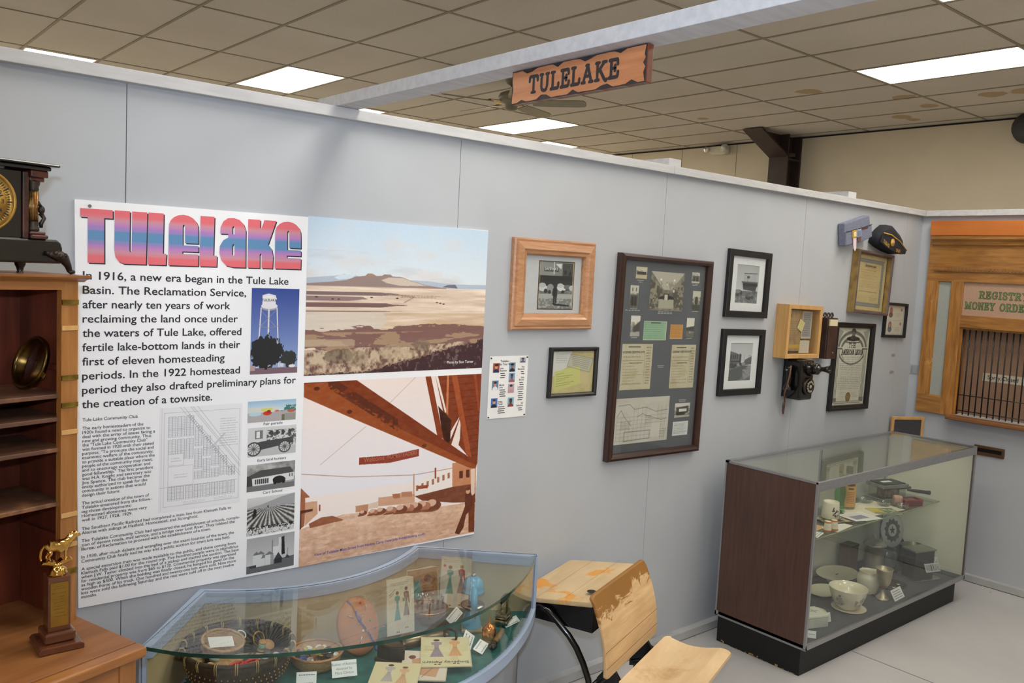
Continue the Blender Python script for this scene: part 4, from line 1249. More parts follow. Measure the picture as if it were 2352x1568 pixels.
cv.poly([(0, .72), (.6, .6), (.9, .6), (.5, 1), (0, 1)], (90, 91, 92)).poly([(.6, .72), (.9, .6), (1, .6), (1, .86), (.7, 1)], (150, 151, 152)).put((nz > .58) * (cv.Y > .66), (84, 85, 86), .6)
black_pair(1.4345, 'lower black frame with white mat, its photo showing a paved street', cv, 'b')

# 7. pine shadow box with papers
t = thing('shadow_box', 'shallow pale pine box with a glass front holding an old folded leaflet', 'shadow box', (3.612, 0, 1.598), rot=(0, .022, 0))
W2, H2 = .1755, .150
b = MB().moulding(-W2, -H2, W2, H2, [(0, -.001), (0, -.079), (.001, -.080), (.022, -.080), (.024, -.078), (.024, -.006)])
b.build('frame', M_['pine'], t, bev=.001)
sheetbox('back_board', pm('brown_backing_paper', (170, 146, 110), (156, 130, 96), rough=.8), -.155, .155, -.13, .13, -.002, .004, t)
MB().box(-W2 + .02, W2 - .02, -.066, -.064, -H2 + .02, H2 - .02).build('glass_pane', M_['picglass'], t)
cv = Cv(70, 92, (176, 142, 96))
nz = cv.nz(6, 6, 2, 4)
cv.put(np.clip((nz - .4) * 2, 0, .7), (148, 112, 72)).ell(.12, .12, .08, .05, (50, 40, 34)).scribble(.1, .25, .9, .75, 9, (124, 94, 62), 3, .25).rect(0, .84, 1, .93, (196, 160, 50))
picture('leaflet', cv, -.128, .010, -.11, .118, -.050, t)
cv = Cv(36, 60, (196, 194, 186))
cv.rect(.08, .06, .92, .94, (160, 158, 154)).scribble(.14, .1, .86, .9, 10, (110, 110, 108), 5, .4)
picture('printed_leaf', cv, .020, .122, -.04, .116, -.046, t)
cv = Cv(20, 20, (226, 212, 150))
cv.scribble(.1, .1, .9, .9, 5, (176, 160, 110), 5, .2)
p_ = picture('paper_slip', cv, -.028, .028, -.03, .03, 0, t)
p_.location = (.0, -.054, .035)
p_.rotation_euler = (0, .45, 0)
cv = Cv(34, 30, (214, 206, 188))
cv.scribble(.1, .1, .9, .9, 6, (170, 160, 150), 6, .25)
picture('lower_slip', cv, .006, .112, -.122, -.05, -.048, t)

# 8. wooden ringer box with three bells
t = thing('ringer_box', 'narrow dark wooden box with three small hooks on top, beside the pine box', 'telephone box', (3.9, 0, 1.437), rot=(0, .015, 0))
MB().box(-.052, .060, -.080, -.001, 0, .240).build('box', pm('dark_brown_box', (62, 44, 38), (46, 32, 28), scale=12, rough=.4), t, bev=.003)
MB().box(-.046, .054, -.086, -.080, .002, .190).build('front_panel', pm('dark_brown_panel', (72, 48, 40), (54, 36, 30), scale=12, rough=.38), t, bev=.002)
MB().box(-.038, .046, -.0875, -.080, .194, .232).build('paper_label', pm('cream_label', (216, 206, 170), (206, 196, 156), rough=.7), t)
for k in range(3):
    b = MB()
    x = -.03 + k * .038
    b.tube([(x + .013 * math.cos(a), -.045, .254 + .013 * math.sin(a)) for a in np.linspace(-1.2, 3.6, 12)], .005, 7)
    b.cyl((x, -.045, .24), (x, -.045, .247), .006)
    b.build('hook', M_['brownsteel'], t)
MB().cyl((.02, -.086, .035), (.02, -.090, .035), .006).build('keyhole_plate', M_['steel'], t)

# 9. black wall telephone
t = thing('wall_telephone', 'black wall telephone with rotary dial, jutting mouthpiece and a dangling cord', 'telephone', (3.60, 0, 1.325), rot=(0, .012, 0))
MB().box(-.062, .070, -.125, -.022, -.108, .118).build('body', M_['black_gloss'], t, bev=.014, seg=3)
MB().box(-.052, .062, -.022, -.001, -.100, .135).build('mounting_plate', M_['black'], t, bev=.003)
b = MB()
b.lathe([(.040, 0), (.040, .008), (.034, .018), (.030, .030), (.032, .034), (.032, .050), (.026, .058), (.014, .062), (.013, .085), (.018, .105), (.023, .122), (.020, .122), (.010, .100), (.001, .098)], 22)
o = b.build('mouthpiece', M_['black_gloss'], t)
o.location = (.018, -.124, .070)
o.rotation_euler = (PI / 2 - .08, 0, 0)
dl = MB()
dl.lathe([(.050, 0), (.050, .010), (.046, .014), (.041, .014), (.001, .014)], 26)
d_ = dl.build('dial', pm('dark_nickel', (86, 80, 72), (60, 56, 50), scale=20, rough=.3, metal=.9), t)
d_.location = (.012, -.125, -.030)
d_.rotation_euler = (PI / 2, 0, 0)
fw = MB()
fw.lathe([(.039, .016), (.039, .018), (.017, .0185), (.001, .0185)], 26)
fw.build('finger_wheel', M_['black_gloss'], d_)
hb = MB()
for k in range(10):
    a = .5 + k * .5
    hb.lathe([(.0062, 0), (.0062, .0006), (.001, .0006)], 10, 0, Matrix.Translation((.028 * math.cos(a), .028 * math.sin(a), .0186)))
hb.lathe([(.011, 0), (.011, .0008), (.001, .0008)], 14, 0, Matrix.Translation((0, 0, .0186)))
hb.build('finger_holes', pm('pale_dial_print', (176, 170, 156), rough=.5), d_)
rc = MB()
rc.lathe([(.001, -.072), (.020, -.070), (.024, -.062), (.022, -.050), (.014, -.040), (.011, -.02), (.011, .03), (.014, .046), (.019, .056), (.019, .066), (.001, .068)], 16)
r_ = rc.build('receiver', M_['black_gloss'], t)
r_.location = (-.088, -.060, .012)
hk = MB()
hk.tube([(-.055, -.06, .055), (-.075, -.06, .056), (-.088, -.060 + .02, .058), (-.105, -.06, .058)], .005)
hk.build('receiver_hook', M_['steel'], t)
cd = MB()
cd.tube([(-.072, -.06, .082), (-.092, -.075, .078), (-.108, -.08, .03), (-.118, -.075, -.03), (-.112, -.06, -.075), (-.085, -.045, -.1), (-.07, -.04, -.125), (-.062, -.035, -.155), (-.05, -.025, -.185), (-.044, -.02, -.20), (-.052, -.022, -.178), (-.066, -.03, -.15), (-.078, -.04, -.128)], .0045, 7)
cd.build('cord', pm('brown_cloth_cord', (122, 84, 62), (92, 62, 46), scale=80, rough=.8), t)

# 10. tall legion charter frame
t = frame_thing('charter_frame', 'tall black frame around an ornate engraved document with a round gold seal', 'picture frame', 4.290, 1.3695, 0.466, 0.544,
                [(0, -.001), (0, -.024), (.004, -.029), (.014, -.029), (.022, -.022), (.030, -.018), (.033, -.006)], pm('black_lacquer_frame', (24, 23, 23), (16, 15, 15), rough=.3), -.010, .03, roll=.03)
cv = Cv(120, 176, (222, 220, 204))
nz = cv.nz(5, 7, 4, 4)
cv.put(np.clip((nz - .5) * 2, 0, .5), (206, 202, 180))
gk = (120, 120, 112)
cv.ell(.5, .26, .44, .22, gk).ell(.5, .27, .39, .19, (212, 210, 196)).ell(.5, .28, .35, .165, gk).ell(.5, .3, .31, .15, (222, 220, 204))
cv.rect(0, .25, 1, .30, (222, 220, 204)).rect(.02, .26, .2, .285, gk).rect(.8, .26, .98, .285, gk).rect(.0, .3, 1, .34, (222, 220, 204))
for x in (.045, .865):
    cv.rect(x, .29, x + .09, .9, (150, 150, 140)).rect(x + .02, .29, x + .035, .9, (222, 220, 204)).rect(x + .055, .29, x + .07, .9, (222, 220, 204)).rect(x - .02, .9, x + .11, .96, gk)
cv.rect(.1, .945, .9, .975, gk).rect(.1, .953, .9, .965, (206, 204, 190)).poly([(.02, .02), (.2, .05), (.06, .2)], (170, 170, 158)).poly([(.98, .02), (.8, .05), (.94, .2)], (170, 170, 158))
cv.ell(.5, .05, .07, .04, (84, 84, 80)).ell(.5, .09, .05, .04, (120, 120, 112)).ell(.5, .145, .2, .03, (40, 40, 38)).ell(.5, .13, .1, .025, (70, 70, 66)).line([(.3, .19), (.7, .19)], .012, gk)
cv.scribble(.18, .37, .84, .42, 2, (150, 148, 138), 2, .3).scribble(.17, .43, .86, .8, 16, (130, 128, 120), 3, .3, .8, .95).scribble(.2, .83, .84, .9, 3, (120, 118, 110), 5, .2, .6)
cv.ell(.505, .895, .075, .062, (120, 96, 52)).ell(.505, .895, .06, .05, (146, 120, 70))
picture('document', cv, -.2, .2, -.243, .243, -.006, t, PRINT_GLOSS)
tb = MB()
slab(tb, 'THE', -.047, .118, .027, .085, -.0068, .15)
slab(tb, 'AMERICAN LEGION', -.125, .075, .030, .262, -.0068, .15, gap=.16)
tb.build('document_heading', M_['ink'], t)

# 11. certificate in a deep tilted frame
t = frame_thing('certificate_frame', 'gold-sided frame hanging askew around a yellowed certificate with a grey scalloped border', 'picture frame', 4.421, 1.8915, 0.438, 0.386,
                [(0, -.001), (0, -.044), (.003, -.048), (.012, -.048), (.016, -.042), (.018, -.014)], [pm('dull_gilt', (150, 122, 66), (120, 94, 52), scale=20, rough=.45)], -.018, .016, roll=.05)
b = MB().moulding(-.2185, -.1925, .2185, .1925, [(.0005, -.0475), (.0025, -.0495), (.0125, -.0495), (.0165, -.043)])
b.build('frame_face', pm('purple_brown_frame_face', (98, 82, 84), (82, 66, 66), rough=.4), t)
cv = Cv(104, 120, (206, 186, 138))
nz = cv.nz(5, 7, 14, 4)
cv.put(np.clip((nz - .5) * 2, 0, .5), (190, 168, 116))
u_ = np.maximum(np.abs(cv.X - .5) / .42, np.abs(cv.Y - .5) / .43)
wv = .02 * np.sin(cv.X * 120) * np.sin(cv.Y * 120)
cv.put((u_ < 1 + wv) * (u_ > .84 + wv), (116, 126, 126)).put((u_ < .95) * (u_ > .9), (140, 148, 144))
cv.scribble(.32, .19, .68, .215, 1, (70, 60, 44), 3, .6, .9, 1).scribble(.38, .22, .62, .24, 1, (120, 104, 70), 4).scribble(.2, .26, .8, .28, 1, (120, 104, 70), 9).scribble(.2, .3, .76, .6, 11, (140, 122, 84), 5, .25, .8, .8).scribble(.2, .64, .8, .68, 1, (120, 104, 70), 6).scribble(.2, .72, .5, .84, 5, (140, 122, 84), 7, .2).scribble(.55, .72, .8, .84, 4, (110, 96, 64), 8, .2)
picture('certificate', cv, -.198, .198, -.172, .172, -.012, t, PRINT_GLOSS)
tb = MB()
letter(tb, 'The American Legion', 0, .103, .018, .135, -.0128, .006, 'c')
tb.build('certificate_heading', M_['ink'], t)

# 12. small black frame with two stamped envelopes
t = frame_thing('picture_frame', 'small thin black frame with two envelopes bearing portrait drawings, nearest the corner', 'picture frame', 4.808, 1.6575, 0.300, 0.228, [(0, -.001), (0, -.020), (.016, -.020), (.018, -.006)], M_['black'], -.008, .014, roll=.03)
cv = Cv(60, 60, (196, 198, 194))
for y in (.05, .52):
    cv.poly([(.14, y + .02), (.94, y), (.93, y + .42), (.12, y + .44)], (214, 208, 190)).ell(.3, y + .14, .085, .12, (176, 110, 84)).ell(.3, y + .28, .1, .09, (120, 70, 66)).scribble(.55, y + .2, .85, y + .36, 3, (150, 146, 140), 3, .3).rect(.78, y + .05, .88, y + .14, (190, 120, 120))
cv.ell(.29, .7, .07, .1, (60, 44, 44)).ell(.29, .68, .05, .07, (190, 140, 116)).ell(.3, .83, .09, .07, (90, 100, 120))
picture('envelopes', cv, -.134, .134, -.1, .1, -.005, t)

# 13./14. two caps
m_grey = pm('grey_blue_wool', (122, 128, 148), (108, 112, 132), scale=90, rough=.9, b=.2)
t = thing('garrison_cap', 'flat grey-blue garrison cap with medals pinned on it, hung high on the wall', 'cap', (4.165, 0, 2.20), rot=(0, -.19, 0))
b = MB()
def slabcap(b, prof, th, x0, x1, n=8):
    pass
b.prism([(-.152, -.068), (-.148, .062), (.142, .078), (.150, .04), (.154, -.055), (.05, -.066)], -.046, -.004, 'y')
b.build('crown', m_grey, t, bev=.005, seg=2)
b = MB()
b.prism([(-.154, -.07), (-.150, .012), (.04, .016), (.152, .022), (.156, -.056), (.05, -.068)], -.056, -.040, 'y')
b.build('turned_up_band', m_grey, t, bev=.006, seg=2)
MB().tube([(-.150, -.057, .012), (.04, -.058, .016), (.152, -.057, .022)], .0022, 6).build('band_piping', pm('navy_braid', (46, 48, 66), rough=.8), t)
for x, c1, c2, c3, nm in ((-.062, (206, 170, 70), (236, 220, 180), (226, 206, 216), 'gold'), (-.008, (170, 186, 206), (120, 140, 180), (120, 84, 62), 'blue')):
    k = MB()
    k.box(x - .025, x + .025, -.062, -.0562, -.035, .012)
    o = k.build('medal', pm(nm + '_medal', c1, rough=.35, metal=.3), t, bev=.002)
    k = MB()
    k.box(x - .014, x + .014, -.0645, -.062, -.026, .002)
    k.build('medal_face', pm(nm + '_medal_face', c2, rough=.5), o)
    k = MB()
    k.prism([(x - .018, -.035), (x + .018, -.035), (x + .016, -.095 if nm == 'gold' else -.06), (x + .002, -.115 if nm == 'gold' else -.066), (x - .014, -.095 if nm == 'gold' else -.06)], -.061, -.0585, 'y')
    k.build('medal_ribbon', pm(nm + '_ribbon', c3, rough=.8), o)
MB().box(.02, .1, -.0585, -.0562, .004, .012).build('pin_bar', pm('bronze_pin', (120, 80, 60), rough=.4, metal=.6), t)

m_navy = pm('navy_black_felt', (28, 29, 38), (20, 20, 27), scale=80, rough=.85, b=.2)
t = thing('legion_cap', 'dark navy service cap with gold piping and lettering, above the askew certificate', 'cap', (4.565, 0, 2.165), rot=(0, .2, 0))
out = [(-.175, -.055), (-.165, .0), (-.12, .045), (-.07, .085), (-.03, .092), (.09, .062), (.145, .035), (.172, -.01), (.165, -.045), (.10, -.062), (0, -.068), (-.1, -.066)]
b = MB()
nn_ = len(out)
rings = [(-.002, 1.0), (-.04, 1.0), (-.062, .95), (-.074, .82), (-.079, .55)]
vs, fs = [], []
for y, k in rings:
    vs += [(x * k, y, z * k) for x, z in out]
for j in range(len(rings) - 1):
    fs += [(j * nn_ + i, j * nn_ + (i + 1) % nn_, (j + 1) * nn_ + (i + 1) % nn_, (j + 1) * nn_ + i) for i in range(nn_)]
fs.append(tuple(range((len(rings) - 1) * nn_, len(rings) * nn_)))
b.add(vs, fs, 0, True)
b.build('crown', m_navy, t)
b = MB()
b.prism([(-.172, -.055), (-.155, .006), (-.06, .018), (.06, .008), (.168, -.022), (.165, -.045), (.1, -.063), (0, -.07), (-.1, -.068)], -.085, -.075, 'y')
b.build('turned_up_band', m_navy, t, bev=.004)
gold = pm('gold_thread', (206, 160, 56), (176, 130, 40), scale=60, rough=.5)
MB().tube([(-.158, -.085, .008), (-.06, -.0865, .020), (.06, -.0865, .010), (.170, -.084, -.020)], .004, 6).build('gold_piping', gold, t)
k = MB().lathe([(.024, 0), (.024, .003), (.019, .004), (.0185, .0045), (.001, .0045)], 20)
o = k.build('badge', gold, t)
o.location = (-.03, -.085, -.020)
o.rotation_euler = (PI / 2, 0, 0)
k = MB().lathe([(.014, .0046), (.014, .0056), (.001, .0056)], 16)
k.build('badge_centre', pm('pale_badge_enamel', (196, 150, 130), rough=.4), o)
tb = MB()
letter(tb, 'TULELAKE', -.15, -.048, .030, .085, -.0862, .02, rot=-.16)
letter(tb, 'CALIF.', .03, -.062, .028, .06, -.0862, .02, rot=.10)
tb.build('gold_lettering', gold, t)

# clear plastic clips left on the wall by the corner
M_['plastic'] = glassmat('clear_plastic', (.985, .985, .985), 1.6, .08)
for i, (x, z, lab) in enumerate(((4.841, 1.424, 'upper small clear plastic clip on the wall below the thin black frame'), (4.838, 1.313, 'lower small clear plastic clip on the wall below the thin black frame'))):
    b = MB()
    b.box(-.022, .022, -.004, -.0006, -.010, .010)
    b.box(-.018, -.010, -.009, -.004, -.006, .006)
    b.box(.010, .018, -.009, -.004, -.006, .006)
    o = b.build('plastic_clip', M_['plastic'], None, loc=(x, 0, z))
    tag(o, lab, 'clip', 'clear clips on the wall')
b = MB()
b.box(-.0045, -.0006, -.03, .03, -.028, .030)
b.box(-.0095, -.0045, -.026, -.016, -.02, .024)
b.box(-.0095, -.0045, .014, .024, -.02, .024)
b.box(-.016, -.0006, -.03, .03, -.034, -.028)
o = b.build('plastic_bracket', M_['plastic'], None, loc=(5.094, -.04, 1.325))
tag(o, 'clear plastic bracket left empty on the wall beside the wooden post office front', 'bracket')

# ================================================================== RIGHT WALL: old post office window front
M_['po'] = wood('golden_oak_window_front', (190, 134, 66), (140, 92, 40), 'z', 22, 0.32, coat=0.25, spots=((206, 154, 84), 9, .62, .72))
M_['poh'] = wood('golden_oak_rails', (180, 128, 64), (134, 90, 42), 'x', 22, 0.32, coat=0.25)
M_['orange'] = wood('orange_stained_board', (200, 120, 52), (180, 102, 42), 'x', 10, 0.4)
M_['frost'] = pm('frosted_glass', (158, 162, 156), (150, 155, 149), scale=200, rough=0.5)
M_['hardboard'] = pm('brown_hardboard', (150, 118, 96), (138, 106, 84), scale=140, rough=0.7)
t = thing('post_office_window', 'golden oak post office window front with barred counter opening and green lettering', 'service window', (5.094, 0, 0), rz=-PI / 2)
W0, W1 = .076, 1.14
MB().box(W0, W1, -.040, -.001, 2.228, 2.324).build('head_board', M_['orange'], t, bev=.002)['label'] = 'plain orange-stained board across the top'
b = MB()
b.prism([(-.002, 2.226), (-.062, 2.224), (-.060, 2.205), (-.045, 2.190), (-.040, 2.170), (-.030, 2.160), (-.026, 2.148), (-.002, 2.148)], W0 + .02, W1 - .02, 'x')
b.box(W0, W1, -.026, -.001, 2.036, 2.226)
b.build('cornice', M_['poh'], t)
b = MB()
b.box(W0 + .045, W1 - .045, -.034, -.001, 1.996, 2.036)
b.box(W0, W1, -.026, -.001, 1.996, 2.036)
for k in range(44):
    x = W0 + .05 + k * .0222
    b.box(x, x + .012, -.040, -.034, 2.004, 2.022)
b.build('dentil_moulding', M_['poh'], t, bev=.001)
MB().box(W0, W1, -.026, -.001, 1.930, 1.996).build('frieze_rail', M_['poh'], t)
for x0, x1, z0 in ((W0, .149, 1.168), (.236, .314, 1.052), (.902, .980, 1.052), (1.067, W1, 1.168)):
    MB().box(x0, x1, -.026, -.001, z0, 1.930).build('stile', M_['po'], t, bev=.002)
for x0, x1 in ((W0, .236), (.980, W1)):
    MB().box(x0, x1, -.0262, -.001, 1.052, 1.168).build('bottom_rail', M_['poh'], t, bev=.002)
MB().box(.314, .902, -.028, -.001, 1.636, 1.716).build('transom_rail', M_['poh'], t, bev=.003)
b = MB()
for x0, x1 in ((.149, .236), (.980, 1.067)):
    MB().box(x0, x1, -.012, -.006, 1.168, 1.930).build('side_light', M_['frost'], t)
    MB().moulding(x0, 1.168, x1, 1.930, [(0, -.024), (.006, -.014), (.006, -.011)]).build('glazing_bead', M_['po'], t)
MB().box(.314, .902, -.014, -.006, 1.716, 1.930).build('sign_panel', pm('tan_sign_panel', (176, 144, 122), (166, 134, 112), scale=160, rough=.55), t)
tb, tg = MB(), MB()
for s, x, z, h, wd in (('REGISTRY', .412, 1.831, .042, .285), ('MONEY ORDERS', .331, 1.7595, .042, .412)):
    slab(tb, s, x, z, h, wd, -.0146, .22, gap=.2, wt2=.2)
    slab(tg, s, x, z, h, wd, -.0160, .11, gap=.2, wt2=.09)
tb.build('lettering_outline', pm('dark_green_outline', (40, 48, 30), rough=.5), t)
tg.build('lettering', pm('green_letter_paint', (110, 140, 86), (96, 126, 72), rough=.5), t)
b = MB()
b.box(.311, .905, .058, .064, 1.066, 1.638)
b.build('closed_board', M_['hardboard'], t)
b = MB()
for x0, x1 in ((.311, .325), (.891, .905)):
    b.box(x0, x1, -.001, .058, 1.064, 1.638)
b.box(.325, .891, -.001, .058, 1.624, 1.638)
b.build('recess_lining', M_['po'], t)
MB().box(.452, .86, .0570, .0578, 1.300, 1.352).build('notice_strip', pm('pale_notice_strip', (196, 186, 166), (190, 180, 160), rough=.7), t)
tb = MB()
letter(tb, 'Sorry,Closed', .482, 1.315, .036, .182, .0564, .01)
tb.build('notice_lettering', M_['ink'], t)
b = MB()
n_ = 16
for k in range(n_):
    x = .3285 + k * .0375
    b.cyl((x, .012, 1.066), (x, .012, 1.6235), .0045, seg=8)
for z in (1.195, 1.092):
    b.cyl((.326, .006, z), (.890, .006, z), .003, seg=6)
b.build('bar_grille', M_['black'], t)
b = MB()
b.box(.296, .92, -.085, .050, 1.034, 1.0600)
b.build('counter_shelf', wood('brown_counter_shelf', (146, 98, 60), (116, 74, 44), 'x', 16, .35), t, bev=.005)

t = thing('mail_slot', 'small wooden mail slot plate on the wall below the post office window', 'mail slot', (5.094, 0, 0), rz=-PI / 2)
b = MB()
b.box(.467, .648, -.012, -.001, .873, .891)
b.box(.467, .648, -.012, -.001, .829, .849)
b.box(.467, .484, -.012, -.001, .849, .873)
b.box(.632, .648, -.012, -.001, .849, .873)
b.build('plate', wood('dark_oak_plate', (112, 82, 54), (88, 62, 38), 'x', 18, .4), t, bev=.002)
MB().box(.484, .632, -.005, -.001, .849, .873).build('slot_flap', M_['black'], t)

# slate hung across the corner
t = thing('slate', 'small school slate in a plain wood frame in the corner behind the glass case', 'slate', (4.966, -.078, .905), rot=(0, 0, -.50))
W2 = .122
b = MB().moulding(-W2, -.09, W2, .11, [(0, .006), (0, -.006), (.002, -.008), (.019, -.008), (.020, -.004)])
b.build('frame', M_['pine'], t)
MB().box(-W2 + .018, W2 - .018, -.004, .004, -.072, .092).build('writing_surface', pm('slate_grey', (58, 60, 64), (52, 54, 58), scale=50, rough=.6), t)

# ================================================================== OVERHEAD: hanging sign, fan, emergency light
t = thing('hanging_sign', 'rustic varnished board with carved dark TULELAKE lettering hanging under the beam', 'sign', (.722, -1.144, 2.349), rz=-PI / 2)
M_['signwood'] = wood('varnished_redwood', (206, 142, 98), (182, 116, 76), 'x', 26, .3, coat=.3)
M_['signedge'] = wood('red_brown_board_edge', (130, 70, 46), (104, 52, 34), 'x', 20, .35)
M_['char'] = pm('charred_edge', (54, 46, 46), (34, 30, 32), scale=40, rough=.45)
HL, HH = .236, .0435
top = [(-HL + i * 2 * HL / 30, HH - (.002 if i % 4 else 0)) for i in range(31)]
bot = [(HL - i * 2 * HL / 30, -HH + (.002 if (i + 1) % 5 else 0)) for i in range(31)]
lft = [(-HL, -HH + .01), (-HL + .004, -.02), (-HL + .001, -.008), (-HL + .005, .0), (-HL, .012), (-HL + .003, .03)]
poly = [(-HL + .006, -HH)] + lft + [(-HL + .006, HH)] + top[1:-1] + [(HL, HH), (HL, -HH)] + bot[1:-1]
MB().prism(poly, -.010, .0105, 'y').build('board', M_['signedge'], t, bev=.002)
rs = np.random.RandomState(5)
def wavy(sgn):
    r_ = []
    for i in range(25):
        x = -HL + .004 + i * (2 * HL - .008) / 24
        z = HH - .0028 - (.0085 if i in ((3, 4, 9, 14, 15, 20) if sgn > 0 else (2, 6, 7, 12, 17, 18, 22)) else .0) * (.7 + .5 * rs.rand()) - .0015 * rs.rand()
        r_.append((x, z * sgn))
    return r_
face = wavy(1) + [(HL - .008, .02), (HL - .004, .012), (HL - .011, .002), (HL - .004, -.008), (HL - .009, -.02)] + wavy(-1)[::-1] + [(-HL + .005, -.02), (-HL + .008, -.002), (-HL + .004, .015)]
MB().prism([(-HL + .001, HH - .001), (HL - .001, HH - .001), (HL - .001, -HH + .001), (-HL + .001, -HH + .001)], -.0106, -.0102, 'y').build('charred_edge', M_['char'], t)
MB().prism(face, -.0116, -.0104, 'y').build('face', M_['signwood'], t)
tb = MB()
slab(tb, 'TULELAKE', -.163, -.020, .040, .314, -.0122, .22, gap=.2, wt2=.19)
tb.build('carved_lettering', pm('carved_dark_stain', (44, 40, 46), (32, 29, 34), rough=.5), t)
for x in (-.172, .190):
    b = MB()
    b.tube([(x + .005 * math.cos(a), 0, HH + .0075 + .005 * math.sin(a)) for a in np.linspace(-1.57, 4.2, 14)], .0014, 6)
    b.tube([(x, .005 * math.cos(a), HH + .0155 + .005 * math.sin(a)) for a in np.linspace(1.57, 7.2, 14)], .0014, 6)
    b.cyl((x, 0, HH - .001), (x, 0, HH + .003), .0014, seg=6)
    b.cyl((x, 0, HH + .020), (x, 0, 2.394 - 2.349), .0014, seg=6)
    b.build('screw_hook', M_['steel'], t)

t = thing('ceiling_fan', 'pale five-bladed ceiling fan partly hidden behind the hanging wooden sign', 'ceiling fan', (4.20, 3.33, ZC - .004))
M_['fan'] = pm('olive_fan_enamel', (132, 126, 104), (122, 116, 95), rough=.35)
MB().lathe([(.001, 0), (.075, 0), (.07, -.03), (.04, -.06), (.016, -.07)], 24).build('canopy', M_['fan'], t)
MB().cyl((0, 0, -.06), (0, 0, -.12), .013).build('downrod', M_['brass'], t)
MB().lathe([(.014, -.11), (.06, -.12), (.105, -.14), (.12, -.17), (.118, -.2), (.10, -.22), (.06, -.235), (.055, -.275), (.03, -.29), (.001, -.292)], 28).build('motor_housing', M_['fan'], t)
for k in range(5):
    a = math.radians(20 + 72 * k)
    b = MB()
    b.box(.09, .22, -.018, .018, -.215, -.209)
    o = b.build('blade_iron', M_['brass'], t, rot=(0, 0, a))
    b = MB()
    P_ = [(.19, -.05), (.30, -.062), (.60, -.068), (.655, -.060), (.67, -.03), (.67, .03), (.655, .060), (.60, .068), (.30, .062), (.19, .05)]
    b.prism(P_, -.003, .003, 'z', 0, Matrix.Rotation(-.24, 4, 'X'))
    o = b.build('blade', M_['fan'], t)
    o.location = (0, 0, -.222)
    o.rotation_euler = (0, 0, a)

t = thing('emergency_light', 'white twin-headed emergency light high on the far tan wall', 'emergency light', (8.2995, 4.085, 3.475), rz=-PI / 2)
M_['ivory'] = pm('ivory_plastic', (220, 214, 198), (212, 206, 188), rough=.4)
b = MB()
b.prism([(-.125, -.02), (-.11, -.048), (-.07, -.055), (.07, -.055), (.11, -.048), (.125, -.02), (.125, .03), (.1, .05), (-.1, .05), (-.125, .03)], -.09, -.001, 'y')
b.build('housing', M_['ivory'], t, bev=.01, seg=2)
for x, s in ((-.142, .8), (.125, 1.15)):
    b = MB()
    b.lathe([(.001, 0), (.025, .004), (.04 * s, .03), (.046 * s, .055), (.042 * s, .058)], 18)
    o = b.build('lamp_head', M_['ivory'], t)
    o.location = (x, -.085, .015)
    o.rotation_euler = (PI / 2 + .1, 0, -.15 if x < 0 else .25)
    b = MB()
    b.lathe([(.042 * s, .057), (.02 * s, .060), (.001, .061)], 18)
    b.build('lens', M_['steel'], o)

t = thing('wall_speaker', 'dark rounded fixture on the tan wall, cut off by the picture edge', 'speaker', (8.2995, .52, 3.43), rz=-PI / 2)
b = MB()
b.lathe([(.001, .0), (.07, .004), (.13, .04), (.15, .09), (.135, .15), (.07, .19), (.001, .2)], 22)
o = b.build('housing', M_['grey_dark'], t)
o.rotation_euler = (PI / 2, 0, 0)
MB().cyl((0, -.02, 0), (0, -.001, 0), .03).build('mounting_plate', M_['black'], t)

# ================================================================== LEFT: old sorting desk, clock, lens, trophy
TH = math.radians(18)
HO = (-.235, -.453, 0)
M_['cabfront'] = wood('honey_pine_cabinet', (176, 120, 62), (146, 92, 42), 'z', 16, .38, coat=.15, spots=((112, 66, 32), 10, .68, .8))
M_['cabrail'] = wood('honey_pine_rail', (176, 118, 62), (142, 88, 42), 'x', 16, .38, coat=.15)
M_['cabin'] = wood('dark_mahogany_lining', (126, 62, 40), (88, 40, 27), 'z', 10, .42)
M_['cabshelf'] = wood('worn_shelf_board', (118, 82, 60), (84, 56, 42), 'x', 12, .5, spots=((164, 116, 76), 6, .5, .7))
M_['deskwood'] = wood('worn_desk_top', (164, 110, 64), (128, 80, 42), 'x', 10, .5, spots=((92, 54, 30), 7, .64, .76))
t = thing('sorting_desk', 'tall honey-coloured wooden desk with open pigeonhole shelves, brass tags on its stile', 'cabinet', HO, rz=TH)
L_ = -.95
MB().box(-.041, 0, 0, .02, .950, 1.79).build('face_stile', M_['cabfront'], t)
b = MB()
b.box(L_, -.041, 0, .02, 1.770, 1.79)
b.build('top_rail', M_['cabrail'], t)
b = MB()
pr = [(.25, 1.789), (.0, 1.789), (-.004, 1.791), (-.010, 1.794), (-.022, 1.797), (-.028, 1.801), (-.030, 1.806), (.25, 1.806)]
b.prism(pr, L_ - .02, .016, 'x')
b.build('cornice', M_['cabrail'], t, bev=.001)
b = MB()
b.box(-.019, -.001, .02, .235, .950, 1.789)
b.build('side_panel', M_['cabin'], t)
MB().box(L_, -.019, .222, .234, .950, 1.789).build('back_panel', M_['cabin'], t)
for z in (1.520, 1.4635, 1.3885, 1.255):
    b = MB()
    b.box(L_, -.0195, .012, .221, z - .011, z)
    b.build('shelf', M_['cabshelf'], t, bev=.002)
for z in (1.586, 1.165):
    b = MB()
    b.box(-.028, -.0195, .03, .2, z - .014, z)
    b.build('shelf_cleat', M_['cabin'], t)
b = MB()
b.box(-.30, -.288, .206, .221, .951, 1.243)
b.box(-.62, -.608, .206, .221, .951, 1.243)
b.build('back_batten', M_['cabin'], t)
